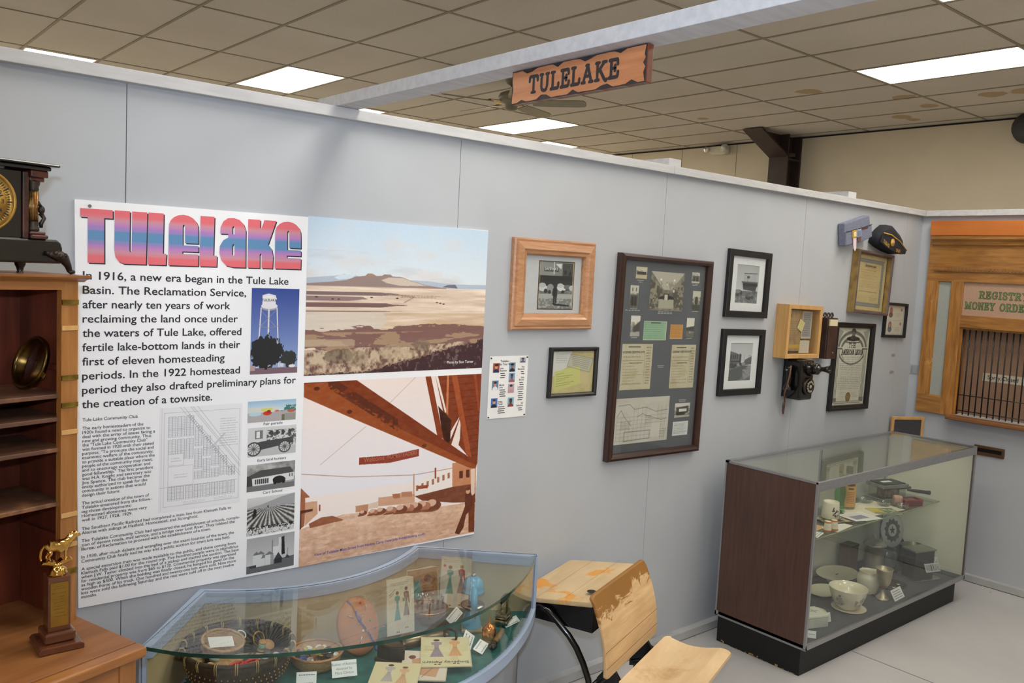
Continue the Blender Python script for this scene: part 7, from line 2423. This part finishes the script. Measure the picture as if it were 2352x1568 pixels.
for x in (-.20, .13):
    b = MB()
    b.tube([(x, -.005, .31), (x, -.05, .36), (x, -.075, .45), (x, -.062, .56)], .011, 8)
    b.tube([(x, -.03, .300), (x, -.10, .330), (x, -.16, .372), (x, -.30, .366), (x, -.36, .378)], .011, 8)
    b.prism([(-.02, .28), (-.10, .30), (-.12, .36), (-.07, .43), (-.02, .36)], x - .007, x + .007, 'x')
    b.build('seat_bracket', M_['black_gloss'], t)

# ================================================================== RECTANGULAR GLASS DISPLAY CASE
X0, X1, Y0, Y1, ZB, ZT = 2.888, 4.662, -.648, -.128, .140, .952
M_['laminate'] = wood('dark_walnut_laminate', (92, 64, 54), (74, 50, 43), 'z', 20, .4, grain=14)
M_['creampanel'] = pm('cream_panel', (240, 235, 212), (234, 229, 204), scale=3, rough=.5, b=.03)
M_['felt'] = pm('charcoal_felt', (74, 76, 80), (66, 68, 72), scale=60, rough=.9)
M_['plinthblack'] = pm('chipped_black_plinth', (18, 18, 19), (14, 14, 15), rough=.5, spec=.4)
t = thing('glass_display_case', 'long glass shop display case with a dark wood-grain end panel and black plinth', 'display case', (0, 0, 0))
MB().box(X0 + .012, X1 - .058, Y0 + .030, Y1 - .012, 0, ZB - .001).build('plinth', M_['plinthblack'], t, bev=.002)
rs = np.random.RandomState(4)
b = MB()
for k in range(26):
    y = Y0 + .034 + rs.rand() * .45
    b.box(X0 + .0114, X0 + .0122, y, y + .004 + .02 * rs.rand() ** 2, .001, .003 + .012 * rs.rand() ** 3)
b.build('chipped_paint', pm('bare_chipboard', (176, 144, 96), rough=.9), t)
b = MB()
b.box(X0 + .004, X0 + .022, Y0 + .006, Y1, ZB + .004, ZT - .010)
b.build('end_panel', M_['laminate'], t)
MB().box(X0 + .0222, X0 + .0235, Y0 + .012, Y1, ZB + .02, ZT - .010).build('panel_lining', M_['creampanel'], t)
b = MB()
b.box(X1 - .022, X1 - .004, Y0 + .006, Y1, ZB + .004, ZT - .010)
b.build('end_panel', M_['laminate'], t)
MB().box(X1 - .0235, X1 - .0222, Y0 + .012, Y1, ZB + .02, ZT - .010).build('panel_lining', M_['creampanel'], t)
b = MB()
for x0, x1, dy in ((X0 + .024, (X0 + X1) / 2 + .02, 0), ((X0 + X1) / 2 - .02, X1 - .024, .006)):
    b.box(x0, x1, Y1 - .014 + dy, Y1 - .010 + dy, ZB + .024, ZT - .03)
b.build('sliding_door', pm('pale_door_panel', (196, 196, 186), (190, 190, 180), rough=.35), t)
MB().box((X0 + X1) / 2 + .017, (X0 + X1) / 2 + .021, Y1 - .0165, Y1 - .0142, ZB + .024, ZT - .03).build('door_edge', M_['grey_dark'], t)
MB().box(X0 + .004, X1 - .004, Y0 + .010, Y1, ZB, ZB + .020).build('deck', M_['felt'], t)
DK = ZB + .0205
b = MB()
b.box(X0 + .016, X1 - .016, Y0 + .004, Y1 - .004, ZT - .0055, ZT)
b.build('glass_top', M_['glass'], t)
MB().box(X0 + .008, X1 - .008, Y0 + .004, Y0 + .009, ZB + .022, ZT - .046).build('glass_front', M_['glass'], t)
MB().box(X0 + .0015, X1 - .0015, Y0, Y0 + .013, ZB - .004, ZB + .022).build('bottom_rail', M_['alu'], t, bev=.002)
MB().box(X0 + .0015, X1 - .0015, Y0 - .001, Y0 + .014, ZT - .048, ZT - .0005).build('top_front_rail', M_['alu'], t, bev=.002)
for xa, xb, xc in ((X0, X0 + .020, X0 + .013), (X1, X1 - .020, X1 - .013)):
    b = MB()
    for z0, z1 in ((ZT - .012, ZT + .001), (ZB - .004, ZB + .006)):
        b.box(min(xa, xb), max(xa, xb), Y0, Y1 + .002, z0, z1)
    for y0, y1 in ((Y0, Y0 + .013), (Y1 - .008, Y1 + .002)):
        b.box(min(xa, xc), max(xa, xc), y0, y1, ZB, ZT)
    b.build('edge_trim', M_['alu'], t, bev=.0015)
b = MB()
b.box(X0, X1, Y1 - .022, Y1 + .002, ZT - .012, ZT + .001)
b.box(X0, X1, Y1 - .020, Y1 + .002, ZB - .002, ZB + .024)
b.build('rear_track', M_['alu'], t, bev=.0015)
SHZ = .585
b = MB()
b.box(X0 + .03, X1 - .045, -.478, Y1 - .025, SHZ - .006, SHZ)
sh = b.build('glass_shelf', glassmat('shelf_glass', (.86, .90, .84), 1.2), t)
MB().box(X0 + .03, X1 - .045, -.4795, -.478, SHZ - .0065, SHZ + .0005).build('shelf_edge', pm('pale_green_shelf_edge', (150, 160, 128), rough=.2), t)
for x in (X0 + .10, (X0 + X1) / 2, X1 - .075):
    b = MB()
    b.prism([(Y1 - .016, SHZ - .007), (-.455, SHZ - .007), (-.455, SHZ - .013), (Y1 - .016, SHZ - .045)], x - .003, x + .003, 'x')
    b.box(x - .006, x + .006, Y1 - .020, Y1 - .0145, ZB + .03, ZT - .035)
    b.build('shelf_bracket', M_['steel'], t)
SZ = SHZ + .0007

M_['ceramic'] = pm('cream_glazed_ceramic', (226, 218, 192), (220, 210, 182), scale=5, rough=.18, coat=.4)
M_['pewter'] = pm('tarnished_pewter', (166, 162, 154), (140, 136, 128), scale=12, rough=.32, metal=.65)
M_['silver'] = pm('worn_silver', (190, 178, 150), (160, 148, 122), scale=14, rough=.3, metal=.7)
M_['floral'] = pm('pink_flower_decal', (176, 140, 140), (120, 130, 116), scale=90, rough=.3, lo=.45, hi=.55)
def flower_patch(parent, r, z0, z1, a0, a1, prof_r):
    b = MB()
    rs = np.random.RandomState(int(a0 * 100) % 97)
    for k in range(16):
        a = a0 + (a1 - a0) * rs.rand()
        z = z0 + (z1 - z0) * rs.rand()
        rr_ = prof_r(z) + .0006
        s_ = .005 + .006 * rs.rand()
        b.disc(s_, 0, 7, 0, Matrix.Translation((rr_ * math.cos(a), rr_ * math.sin(a), z)) @ Matrix.Rotation(a, 4, 'Z') @ Matrix.Rotation(PI / 2, 4, 'Y'))
    return b.build('flower_decal', M_['floral'], parent)
# ---- lower deck
t = thing('white_box', 'white silvery presentation box embossed with a cross at the near end of the lower deck', 'box', (3.140, -.505, DK), rz=-.35)
MB().box(-.085, .085, -.055, .055, 0, .050).build('box', pm('silvery_box_sides', (196, 198, 188), (176, 178, 168), scale=20, rough=.35), t, bev=.004)
MB().box(-.087, .087, -.057, .057, .050, .066).build('lid', pm('white_box_lid', (218, 216, 200), (210, 208, 190), rough=.5), t, bev=.005)
b = MB()
b.box(.012, .058, -.004, .004, .0661, .0668)
b.box(.030, .038, -.020, .022, .0661, .0668)
b.box(-.062, -.012, -.0295, -.0275, .0661, .0666)
b.box(-.062, -.012, .0275, .0295, .0661, .0666)
b.build('embossed_cross', pm('grey_emboss', (176, 176, 164), rough=.5), t)
t = thing('mixing_bowl', 'cream footed bowl with pink flower sprays standing on a saucer', 'bowl', (3.512, -.515, DK + .009))
b = MB()
b.lathe([(.001, .004), (.045, .002), (.050, .000), (.052, .008), (.058, .014), (.078, .040), (.092, .078), (.099, .108), (.1005, .112), (.097, .112), (.088, .078), (.072, .040), (.045, .014), (.001, .010)], 40)
b.build('bowl', M_['ceramic'], t)
for a0 in (-3.2, -1.95, .6):
    flower_patch(t, 0, .035, .085, a0 - .28, a0 + .28, lambda z: np.interp(z, [.014, .04, .078, .108], [.058, .078, .092, .099]))
t = thing('saucer', 'cream saucer under the footed flower bowl', 'saucer', (3.520, -.520, DK))
MB().lathe([(.001, .003), (.040, .001), (.050, .001), (.085, .006), (.090, .011), (.084, .010), (.05, .0055), (.001, .006)], 36).build('dish', M_['ceramic'], t)
t = thing('cream_pitcher', 'small cream glazed pitcher with a broad lip behind the flower bowl', 'pitcher', (3.855, -.450, DK), rz=.2)
b = MB()
prof = [(.001, .002), (.050, .001), (.052, .01), (.060, .045), (.064, .080), (.060, .100), (.050, .110), (.051, .118), (.053, .122), (.049, .122), (.045, .110), (.050, .09), (.045, .02), (.001, .010)]
seg = 36
vs = []
for j, (r_, z) in enumerate(prof):
    for i in range(seg):
        a = 2 * PI * i / seg
        lip = max(0, math.cos(a + .9)) ** 8 * max(0, (z - .105) / .017) * .016 if j < 11 else 0
        vs.append(((r_ + lip) * math.cos(a), (r_ + lip) * math.sin(a), z + lip * .2))
fs = [(j * seg + i, j * seg + (i + 1) % seg, (j + 1) * seg + (i + 1) % seg, (j + 1) * seg + i) for j in range(len(prof) - 1) for i in range(seg)]
b.add(vs, fs, 0, True)
b.build('body', M_['ceramic'], t)
MB().tube([(.040, .034, .108), (.058, .05, .112), (.068, .060, .09), (.064, .056, .06), (.05, .042, .045)], .0055, 8).build('handle', M_['ceramic'], t)
t = thing('silver_goblet', 'tarnished silver goblet on a flared foot near the front glass', 'goblet', (3.832, -.548, DK))
MB().lathe([(.001, .004), (.041, .0), (.042, .003), (.030, .012), (.014, .030), (.008, .052), (.010, .058), (.022, .070), (.034, .092), (.040, .125), (.043, .160), (.047, .170), (.0445, .170), (.038, .125), (.030, .092), (.001, .074)], 32).build('cup', M_['silver'], t)
for k, (x, y, lab, gz) in enumerate(((3.87, -.255, 'large cream oval platter with a small dark mark, behind the cream pitcher', .034), (3.60, -.330, 'plain cream plate below the large platter, partly hidden by the case end', .012))):
    t = thing('platter' if k == 0 else 'plate', lab, 'plate', (x, y, DK), rot=(0, 0, .1))
    s_ = 1.0 if k == 0 else .75
    MB().lathe([(.001, gz), (.09 * s_, gz), (.10 * s_, gz + .002), (.150 * s_, gz + .012), (.152 * s_, gz + .015), (.146 * s_, gz + .014), (.10 * s_, gz + .006), (.001, gz + .005)], 48, sx=1.0, sy=.72).build('dish', M_['ceramic'], t)
    MB().lathe([(.07 * s_, 0), (.085 * s_, gz), (.08 * s_, gz), (.065 * s_, 0)], 32, sy=.72).build('foot', M_['ceramic'], t)
    if k == 0:
        MB().box(-.018, .012, -.004, .004, gz + .0052, gz + .0056).build('dark_mark', pm('brown_mark', (90, 70, 54), rough=.6), t)
t = thing('ribbed_shell', 'cream ribbed shell-shaped dish edge beside the large platter', 'dish', (4.02, -.355, DK), rz=-.4)
b = MB()
for k in range(7):
    b.box(-.038 + .002 * k, .038 - .001 * k, -.022 + k * .0075, -.017 + k * .0075, .0, .018 + .003 * k)
b.box(-.036, .036, -.022, .030, 0, .014)
b.build('shell', M_['ceramic'], t, bev=.0015)
t = thing('pewter_tankard', 'tall tarnished pewter coffee pot with a domed finial lid', 'coffee pot', (4.203, -.300, DK))
MB().lathe([(.001, .0), (.066, .0), (.068, .006), (.062, .010), (.058, .02), (.055, .10), (.054, .165), (.060, .168), (.001, .17)], 32).build('body', M_['pewter'], t)
MB().lathe([(.062, .169), (.068, .171), (.068, .176), (.060, .181), (.055, .190), (.040, .202), (.016, .210), (.008, .216), (.013, .224), (.012, .232), (.005, .238), (.001, .239)], 32).build('lid', M_['pewter'], t)
MB().tube([(.045, .034, .15), (.085, .065, .16), (.10, .077, .12), (.085, .066, .06), (.046, .036, .04)], .006, 8).build('handle', M_['pewter'], t)
t = thing('brown_box', 'dark reddish-brown wooden box standing behind the pewter pot', 'box', (4.100, -.195, DK))
MB().box(-.050, .050, -.035, .035, 0, .150).build('box', M_['laminate'], t, bev=.003)
MB().box(-.052, .052, -.037, .037, .1505, .165).build('lid', M_['iron'], t, bev=.003)
t = thing('dark_plate', 'flat dark brown metal plate between the goblet and the black toaster', 'plate', (4.075, -.470, DK))
MB().lathe([(.001, .001), (.08, .001), (.105, .006), (.107, .009), (.10, .008), (.078, .004), (.001, .004)], 36, sy=.8).build('dish', pm('brown_metal', (92, 74, 68), (72, 58, 54), scale=20, rough=.35, metal=.6), t)
for k, (x, y) in enumerate(((4.03, -.515), (4.105, -.505))):
    o = MB().prism([(-.011, -.006), (.011, -.006), (.0, .010)], 0, .002, 'z').build('paper_scrap', M_['white_paper'], None, loc=(x, y, DK + .0095))
    tag(o, ('left' if k == 0 else 'right') + ' tiny white paper corner on the dark brown plate behind the goblet', 'paper scrap')
t = thing('flip_toaster', 'black old toaster with tin top, pierced white side door and base plate', 'toaster', (4.372, -.490, DK), rz=-.30)
MB().box(-.105, .105, -.085, .085, 0, .008).build('base_plate', M_['steel'], t, bev=.003)
MB().box(-.078, .078, -.045, .045, .008, .165).build('body', pm('sooty_black_tin', (42, 38, 34), (28, 25, 22), scale=10, rough=.45, metal=.4), t, bev=.003)
MB().box(-.086, .086, -.052, .052, .165, .176).build('tin_top', pm('dull_tin_top', (170, 168, 152), (146, 144, 128), scale=10, rough=.3, metal=.8), t, bev=.003)
b = MB()
MD = Matrix.Translation((.055, -.066, .045)) @ Matrix.Rotation(-.45, 4, 'X')
for r_ in ((-.058, .058, 0, .006), (-.058, .058, .076, .082), (-.058, -.052, 0, .082), (.052, .058, 0, .082), (-.003, .003, 0, .082), (-.055, .055, .044, .050)):
    b.box(r_[0], r_[1], -.002, .002, r_[2], r_[3], 0, MD)
for sx_ in (-.030, .028):
    for k in range(4):
        b.box(sx_ - .017 + k * .010, sx_ - .013 + k * .010, -.002, .002, .006, .045, 0, MD)
    for s2 in (-1, 1):
        b.prism([(sx_, .050), (sx_ + s2 * .022, .068), (sx_ + s2 * .022, .076), (sx_ + s2 * .016, .076), (sx_, .058)], -.002, .002, 'y', 0, MD)
b.build('pierced_door', pm('pale_enamel_door', (206, 208, 206), rough=.4), t)
t = thing('oval_tin', 'oval dark olive tin with its lid leaning behind it at the far end', 'tin', (4.548, -.362, DK), rz=-.2)
b = MB()
b.lathe([(.001, .0), (.076, .0), (.078, .006), (.078, .125), (.080, .130), (.077, .130), (.074, .006), (.001, .004)], 36, sx=1.0, sy=.72)
b.build('tin_body', pm('olive_tin', (112, 110, 92), (90, 88, 72), scale=10, rough=.35, metal=.6), t)
t = thing('tin_lid', 'round dark tin lid leaning up behind the oval tin', 'lid', (4.545, -.262, DK), rot=(0, 0, -.15))
b = MB()
MV = Matrix.Translation((0, 0, .082)) @ Matrix.Rotation(-.12, 4, 'X') @ Matrix.Rotation(PI / 2, 4, 'X')
b.lathe([(.001, .0), (.080, .0), (.082, .003), (.082, .016), (.079, .016), (.078, .004), (.001, .003)], 36, 0, MV)
b.build('lid', pm('dark_olive_lid', (72, 72, 64), (58, 58, 52), rough=.4, metal=.5), t)
t = thing('glass_jar', 'squat grey glass jar behind the toaster carrying a round emblem plate', 'jar', (4.400, -.285, DK))
MB().lathe([(.001, 0), (.056, 0), (.060, .008), (.060, .085), (.052, .098), (.052, .112), (.055, .114), (.050, .114), (.049, .098), (.055, .085), (.055, .01), (.001, .006)], 30).build('jar', pm('smoky_grey_glass', (106, 110, 112), (88, 92, 94), rough=.12, coat=.3), t)
t = thing('emblem_plate', 'round white plate with a dark rim and a star emblem, propped on the grey jar', 'plate', (4.412, -.310, DK + .116), rot=(-.16, 0, -.35))
MV = Matrix.Translation((0, 0, .108)) @ Matrix.Rotation(PI / 2, 4, 'X') @ Matrix.Diagonal((.90, 1.06, 1, 1))
MB().lathe([(.001, -.005), (.096, -.003), (.1, .0), (.098, .005), (.001, .005)], 48, 0, MV).build('plate', pm('grey_white_plate', (186, 188, 186), (176, 178, 178), rough=.25), t)
b = MB()
b.lathe([(.0935, .0052), (.1005, .003), (.1005, -.001)], 48, 0, MV)
b.build('dark_rim', M_['grey_dark'], t)
b = MB()
n = 48
o_r = [(.064 + .0045 * (1 if (i // 2) % 2 else -1), 2 * PI * i / n) for i in range(n)]
vs = [(r_ * math.cos(a), r_ * math.sin(a), .0056) for r_, a in o_r] + [(.036 * math.cos(a), .036 * math.sin(a), .0056) for _, a in o_r]
b.add(vs, [(i, (i + 1) % n, n + (i + 1) % n, n + i) for i in range(n)], 0, False, MV)
b.build('emblem_ring', pm('dark_bronze_print', (84, 80, 68), (60, 58, 50), scale=60, rough=.5), t)
b = MB()
b.add([((.027 if k % 2 == 0 else .011) * math.sin(k * PI / 5), (.027 if k % 2 == 0 else .011) * math.cos(k * PI / 5), .0058) for k in range(10)], [tuple(range(10))], 0, False, MV)
b.build('star', M_['grey_dark'], t)
card('pale blue-grey caption card propped beside the silver goblet', .125, .060, (3.905, -.612, DK + .001), .05, -.55, lines=4, seed=8, grp='cards in the glass display case')
card('small white price tag leaning on the embossed box', .030, .046, (3.262, -.553, DK + .001), -.3, -.25, lines=4, seed=9, grp='cards in the glass display case')
card('white folded card corner at the very front of the lower deck', .040, .034, (3.005, -.612, DK + .001), -.9, -.3, lines=1, seed=10, grp='cards in the glass display case')
o = MB().lathe([(.055, .002), (.075, .003), (.078, .006), (.072, .007), (.055, .004), (.055, .002)], 32, sy=.8).build('ring_dish', M_['ceramic'], None, loc=(3.31, -.44, DK))
tag(o, 'thin pale dish rim between the embossed box and the plates', 'dish')
# ---- glass shelf
t = thing('decorated_mug', 'cream cup decorated with a dark leaf spray, standing on a flat booklet', 'mug', (3.600, -.330, SZ + .0095), rz=.3)
MB().lathe([(.001, .002), (.047, .0), (.050, .004), (.046, .05), (.043, .088), (.042, .092), (.039, .092), (.041, .05), (.042, .01), (.001, .008)], 30).build('cup', M_['ceramic'], t)
b = MB()
rs = np.random.RandomState(2)
for k in range(14):
    a, z = -2.75 + .85 * rs.rand(), .02 + .055 * rs.rand()
    r_ = np.interp(z, [0, .05, .09], [.0495, .0462, .0432]) + .0007
    b.prism([(-.010, 0), (0, .004), (.010, 0), (0, -.004)], 0, .0002, 'z', 0, Matrix.Translation((r_ * math.cos(a), r_ * math.sin(a), z)) @ Matrix.Rotation(a, 4, 'Z') @ Matrix.Rotation(PI / 2, 4, 'Y') @ Matrix.Rotation(k * 1.3, 4, 'Z'))
b.build('leaf_decal', pm('dark_leaf_print', (78, 62, 60), rough=.5), t)
cv = Cv(50, 36, (46, 44, 40))
nz = cv.nz(7, 6, 7, 3)
cv.put(nz > .48, (196, 180, 140)).put((nz > .56) * (nz < .62), (110, 90, 60))
t = thing('booklet', 'dark booklet with pale leaf pattern lying under the decorated cup', 'booklet', (3.585, -.352, SZ), rz=-.35)
MB().box(-.085, .085, -.060, .060, 0, .007).build('pages', M_['black'], t)
picture('cover', cv, -.084, .084, -.059, .059, .0074, t, sheet=True)
M_['shaker'] = pm('cream_and_orange_glaze', (226, 206, 166), (206, 116, 46), scale=14, rough=.2, lo=.55, hi=.72)
for k, (x, y) in enumerate(((3.372, -.445), (3.424, -.452))):
    t = thing('shaker', ('left' if k == 0 else 'right') + ' one of two cream and orange glazed shakers at the shelf edge', 'salt shaker', (x, y, SZ + .001), group='pair of glazed shakers')
    MB().lathe([(.001, 0), (.021, 0), (.022, .004), (.018, .035), (.0165, .050), (.017, .054), (.010, .057), (.001, .058)], 24).build('body', M_['ceramic'], t)
    MB().lathe([(.0216, .0015), (.0226, .004), (.0208, .012)], 24).build('orange_foot', pm('orange_glaze_foot%d' % k, (196, 106, 40), rough=.25), t)
    MB().lathe([(.0170, .046), (.0178, .052), (.0172, .0545)], 24).build('orange_band', pm('orange_glaze%d' % k, (206, 126, 50), rough=.25), t)
    b = MB()
    for s2 in (-1, 1):
        b.prism([(0, -.002), (s2 * .010, .010), (s2 * .004, .001)], 0, .0002, 'z', 0, Matrix.Translation((.0196 * math.cos(-2.4), .0196 * math.sin(-2.4), .026)) @ Matrix.Rotation(-2.4, 4, 'Z') @ Matrix.Rotation(PI / 2, 4, 'Y') @ Matrix.Rotation(PI / 2, 4, 'Z'))
    b.build('painted_bird', pm('rust_print%d' % k, (150, 66, 30), rough=.4), t)
t = thing('green_bottle', 'pale green clear glass bottle on the shelf', 'bottle', (3.800, -.270, SZ))
MB().lathe([(.001, .004), (.032, 0), (.034, .006), (.033, .03), (.029, .06), (.033, .10), (.032, .13), (.022, .17), (.0135, .20), (.0135, .222), (.016, .224), (.016, .230), (.011, .230), (.010, .2), (.028, .12), (.025, .06), (.029, .01), (.001, .010)], 28).build('bottle', glassmat('green_bottle_glass', (.72, .90, .74), 1.4), t)
t = thing('label_bottle', 'flat-shouldered bottle with a big faded orange paper label and dark cap', 'bottle', (3.915, -.255, SZ), rz=.2)
MB().lathe([(.001, .002), (.042, 0), (.044, .006), (.044, .165), (.038, .185), (.018, .200), (.016, .225), (.001, .225)], 32).build('bottle', glassmat('amber_clear_glass', (.86, .76, .62), 1.3), t)
MB().lathe([(.0446, .018), (.0446, .160)], 32, a0=-3.6, a1=-.6).build('paper_label', pm('faded_orange_label', (206, 162, 92), (196, 146, 76), scale=10, rough=.7), t)
b = MB()
for z, l, h in ((.138, .55, .014), (.118, .35, .010)):
    b.lathe([(.0451, z), (.0451, z + h)], 10, a0=-2.45 - l, a1=-2.45 + l)
b.build('label_print', pm('brown_label_ink', (96, 62, 36), rough=.7), t)
b = MB()
for k in range(7):
    b.lathe([(.0451, .10 - k * .010), (.0451, .1035 - k * .010)], 8, a0=-2.45 - .5, a1=-2.45 + .5)
b.build('label_small_print', pm('red_label_ink', (176, 96, 52), rough=.7), t)
MB().lathe([(.0175, .205), (.0185, .226), (.0175, .245), (.001, .246)], 20).build('cap', M_['black'], t)
def flat(name, lab, cat, cv, w_, h_, x, y, rz, z=.0003, th=.0006, grp='papers on the glass shelf'):
    t = thing(name, lab, cat, (x, y, SZ + z), rz=rz, group=grp)
    MB().box(-w_ / 2, w_ / 2, -h_ / 2, h_ / 2, 0, th).build('sheet', M_['white_paper'], t)
    picture('printed_side', cv, -w_ / 2 + .0005, w_ / 2 - .0005, -h_ / 2 + .0005, h_ / 2 - .0005, th + .0003, t, sheet=True)
cv = Cv(60, 46, (226, 216, 190))
cv.put(np.clip((cv.nz(4, 4, 2) - .5) * 2, 0, .5), (212, 198, 166))
flat('large_envelope', 'big plain buff envelope lying under the bottles along the back of the shelf', 'envelope', cv, .42, .22, 4.000, -.330, -.12)
cv = Cv(60, 50, (232, 226, 214))
cv.rect(.15, .35, .7, .75, (150, 146, 166)).scribble(.1, .06, .8, .3, 4, (150, 140, 140), 4, .3).grain(.1)
flat('printed_leaflet', 'white leaflet with a greyish photo lying by the green bottle', 'leaflet', cv, .20, .15, 3.800, -.395, -.18, .0014)
cv = Cv(60, 40, (196, 176, 60))
cv.rect(.45, 0, 1, 1, (96, 108, 70)).put((cv.nz(10, 8, 5) > .5) * (cv.X > .42), (176, 180, 140)).rect(0, .9, 1, 1, (50, 50, 40)).scribble(.06, .2, .4, .5, 3, (226, 216, 150), 3, .4)
flat('magazine', 'yellow and green illustrated booklet on the buff envelope', 'magazine', cv, .165, .115, 4.035, -.415, -.55, .0024, .004)
cv = Cv(50, 40, (232, 222, 202))
cv.scribble(.1, .1, .9, .9, 7, (200, 190, 180), 6, .2)
flat('letter_sheet', 'cream letter sheet lying beside the two shakers', 'letter', cv, .19, .09, 3.500, -.430, .1, .0006)
cv = Cv(40, 30, (226, 224, 216))
for k in range(5):
    cv.rect(.04, .12 + k * .18, .96, .16 + k * .18, (120, 118, 114))
flat('ruled_card', 'white ruled card at the near end of the shelf', 'card', cv, .11, .075, 3.265, -.430, .25, .0008)
cv = Cv(30, 30, (206, 166, 116))
flat('tan_folder', 'tan paper folder behind the shakers at the near end of the shelf', 'folder', cv, .15, .11, 3.36, -.350, .1, .0004)
cv = Cv(24, 16, (226, 224, 216))
flat('small_slip', 'small blank white slip on the shelf edge right of the shakers', 'card', cv, .06, .026, 3.475, -.462, .0, .0016)
t = thing('thin_ruler', 'thin dark strip lying across the papers at the shelf edge', 'ruler', (3.66, -.440, SZ + .0035), rz=-.35)
MB().box(-.08, .08, -.006, .006, 0, .002).build('strip', M_['grey_dark'], t)
m_cl = glassmat('clear_dish_glass', (.93, .95, .94), 1.8, .02)
for k, (x, y, s_, lab) in enumerate(((4.140, -.240, .055, 'widest clear glass dish on the buff envelope at the back of the shelf'), (4.170, -.350, .042, 'middle clear glass ashtray in front of the clear dish'), (4.215, -.436, .036, 'small clear glass ashtray in front of the pinkish pot'))):
    t = thing('glass_ashtray', lab, 'glass dish', (x, y, SZ + .002), group='clear glass dishes on the shelf')
    MB().lathe([(.001, .0), (s_ * .75, 0), (s_ * .95, .008), (s_, .024), (s_ * .92, .025), (s_ * .84, .010), (s_ * .7, .006), (.001, .006)], 28).build('dish', m_cl, t)
    MB().lathe([(s_ * .93, .0245), (s_ * 1.0, .0245), (s_ * 1.0, .027), (s_ * .93, .027), (s_ * .93, .0245)], 28).build('rim', M_['steel'] if k == 9 else m_cl, t)
t = thing('pink_pot', 'small pinkish earthenware pot beside the red box', 'pot', (4.262, -.385, SZ))
MB().lathe([(.001, 0), (.024, 0), (.027, .006), (.028, .045), (.026, .054), (.021, .056), (.019, .050), (.001, .048)], 24).build('pot', pm('pinkish_clay', (196, 156, 134), (180, 138, 116), rough=.5), t)
t = thing('red_box', 'open red and black carton on the far end of the shelf', 'box', (4.335, -.425, SZ), rz=-.42)
m_rb = pm('dark_red_carton', (120, 26, 30), (96, 18, 22), rough=.4)
b = MB()
for bx in ((-.062, .062, -.036, -.034), (-.062, .062, .034, .036), (-.062, -.060, -.036, .036), (.060, .062, -.036, .036)):
    b.box(*bx, 0, .040)
b.box(-.062, .062, -.036, .036, 0, .002)
b.build('carton', m_rb, t)
b = MB()
for x in (-.0625, .0605):
    for y in (-.0365, .0345):
        b.box(x, x + .002, y, y + .002, 0, .041)
b.box(-.0625, .0625, -.0368, -.0360, .036, .041)
b.box(.0620, .0628, -.0365, .0365, .036, .041)
b.box(-.0628, -.062, -.0365, .0365, .036, .041)
b.build('bright_red_edge', pm('bright_red_print', (206, 44, 44), rough=.4), t)
b = MB()
b.box(.0, .03, -.03, .03, -.0008, .0, 0, Matrix.Translation((.060, 0, .038)) @ Matrix.Rotation(.5, 4, 'Y'))
b.build('torn_flap', pm('buff_card_flap', (206, 176, 146), rough=.8), t)
MB().box(-.055, .04, -.03, .03, .004, .034).build('contents', pm('metal_contents', (150, 130, 116), (110, 90, 80), scale=60, rough=.3, metal=.6), t)
t = thing('waffle_iron', 'boxy grill appliance with black top, clear sides and black side handle', 'appliance', (4.370, -.265, SZ), rz=-.30)
MB().box(-.100, .100, -.065, .065, .0, .012).build('base', M_['alu'], t, bev=.003)
MB().box(-.092, .092, -.058, .058, .012, .075).build('clear_body', glassmat('clear_acrylic', (.88, .88, .84), 1.8, .03), t)
MB().box(-.05, .07, -.03, .03, .013, .06).build('inner_works', pm('tan_inner_works', (176, 150, 120), (120, 96, 76), scale=30, rough=.4), t)
MB().box(-.105, .105, -.070, .070, .075, .098).build('metal_lid', pm('bright_lid', (176, 174, 166), (150, 148, 140), scale=20, rough=.25, metal=.9), t, bev=.006)
MB().box(-.088, .088, -.056, .056, .098, .103).build('black_top', pm('black_grained_top', (58, 58, 60), (46, 46, 48), scale=80, rough=.6), t, bev=.002)
MB().box(-.052, .022, -.016, .012, .1032, .1042).build('white_label', M_['white_paper'], t)
MB().box(.04, .15, -.045, .035, .060, .074).build('side_tray', pm('dark_side_tray', (84, 80, 74), (66, 62, 58), rough=.4), t, bev=.002)
MB().tube([(.10, -.06, .060), (.14, -.082, .058), (.20, -.108, .052), (.225, -.118, .050)], [.005, .010, .011, .0135], 12).build('handle', M_['black'], t)
t = thing('glass_cruets', 'small clear glass ornament at the near end of the shelf, seen through the top', 'ornament', (3.02, -.22, SZ))
b = MB()
for k in range(3):
    b.lathe([(.001, 0), (.018, 0), (.022, .02), (.016, .05), (.008, .065), (.010, .075), (.001, .078)], 16, 0, Matrix.Translation((.035 * k - .03, .01 * (k % 2), 0)))
b.build('glass', m_cl, t)
t = thing('red_ribbon', 'red rosette ribbon standing at the near end of the shelf', 'ribbon', (3.14, -.19, SZ))
b = MB()
b.prism([(-.012, 0), (.010, 0), (.022, .17), (.004, .155), (-.012, .172)], -.003, .0, 'y')
b.prism([(.014, 0), (.036, 0), (.046, .165), (.034, .15), (.020, .168)], .002, .005, 'y')
b.build('ribbon', pm('red_ribbon_silk', (190, 70, 84), (176, 56, 72), rough=.5), t)
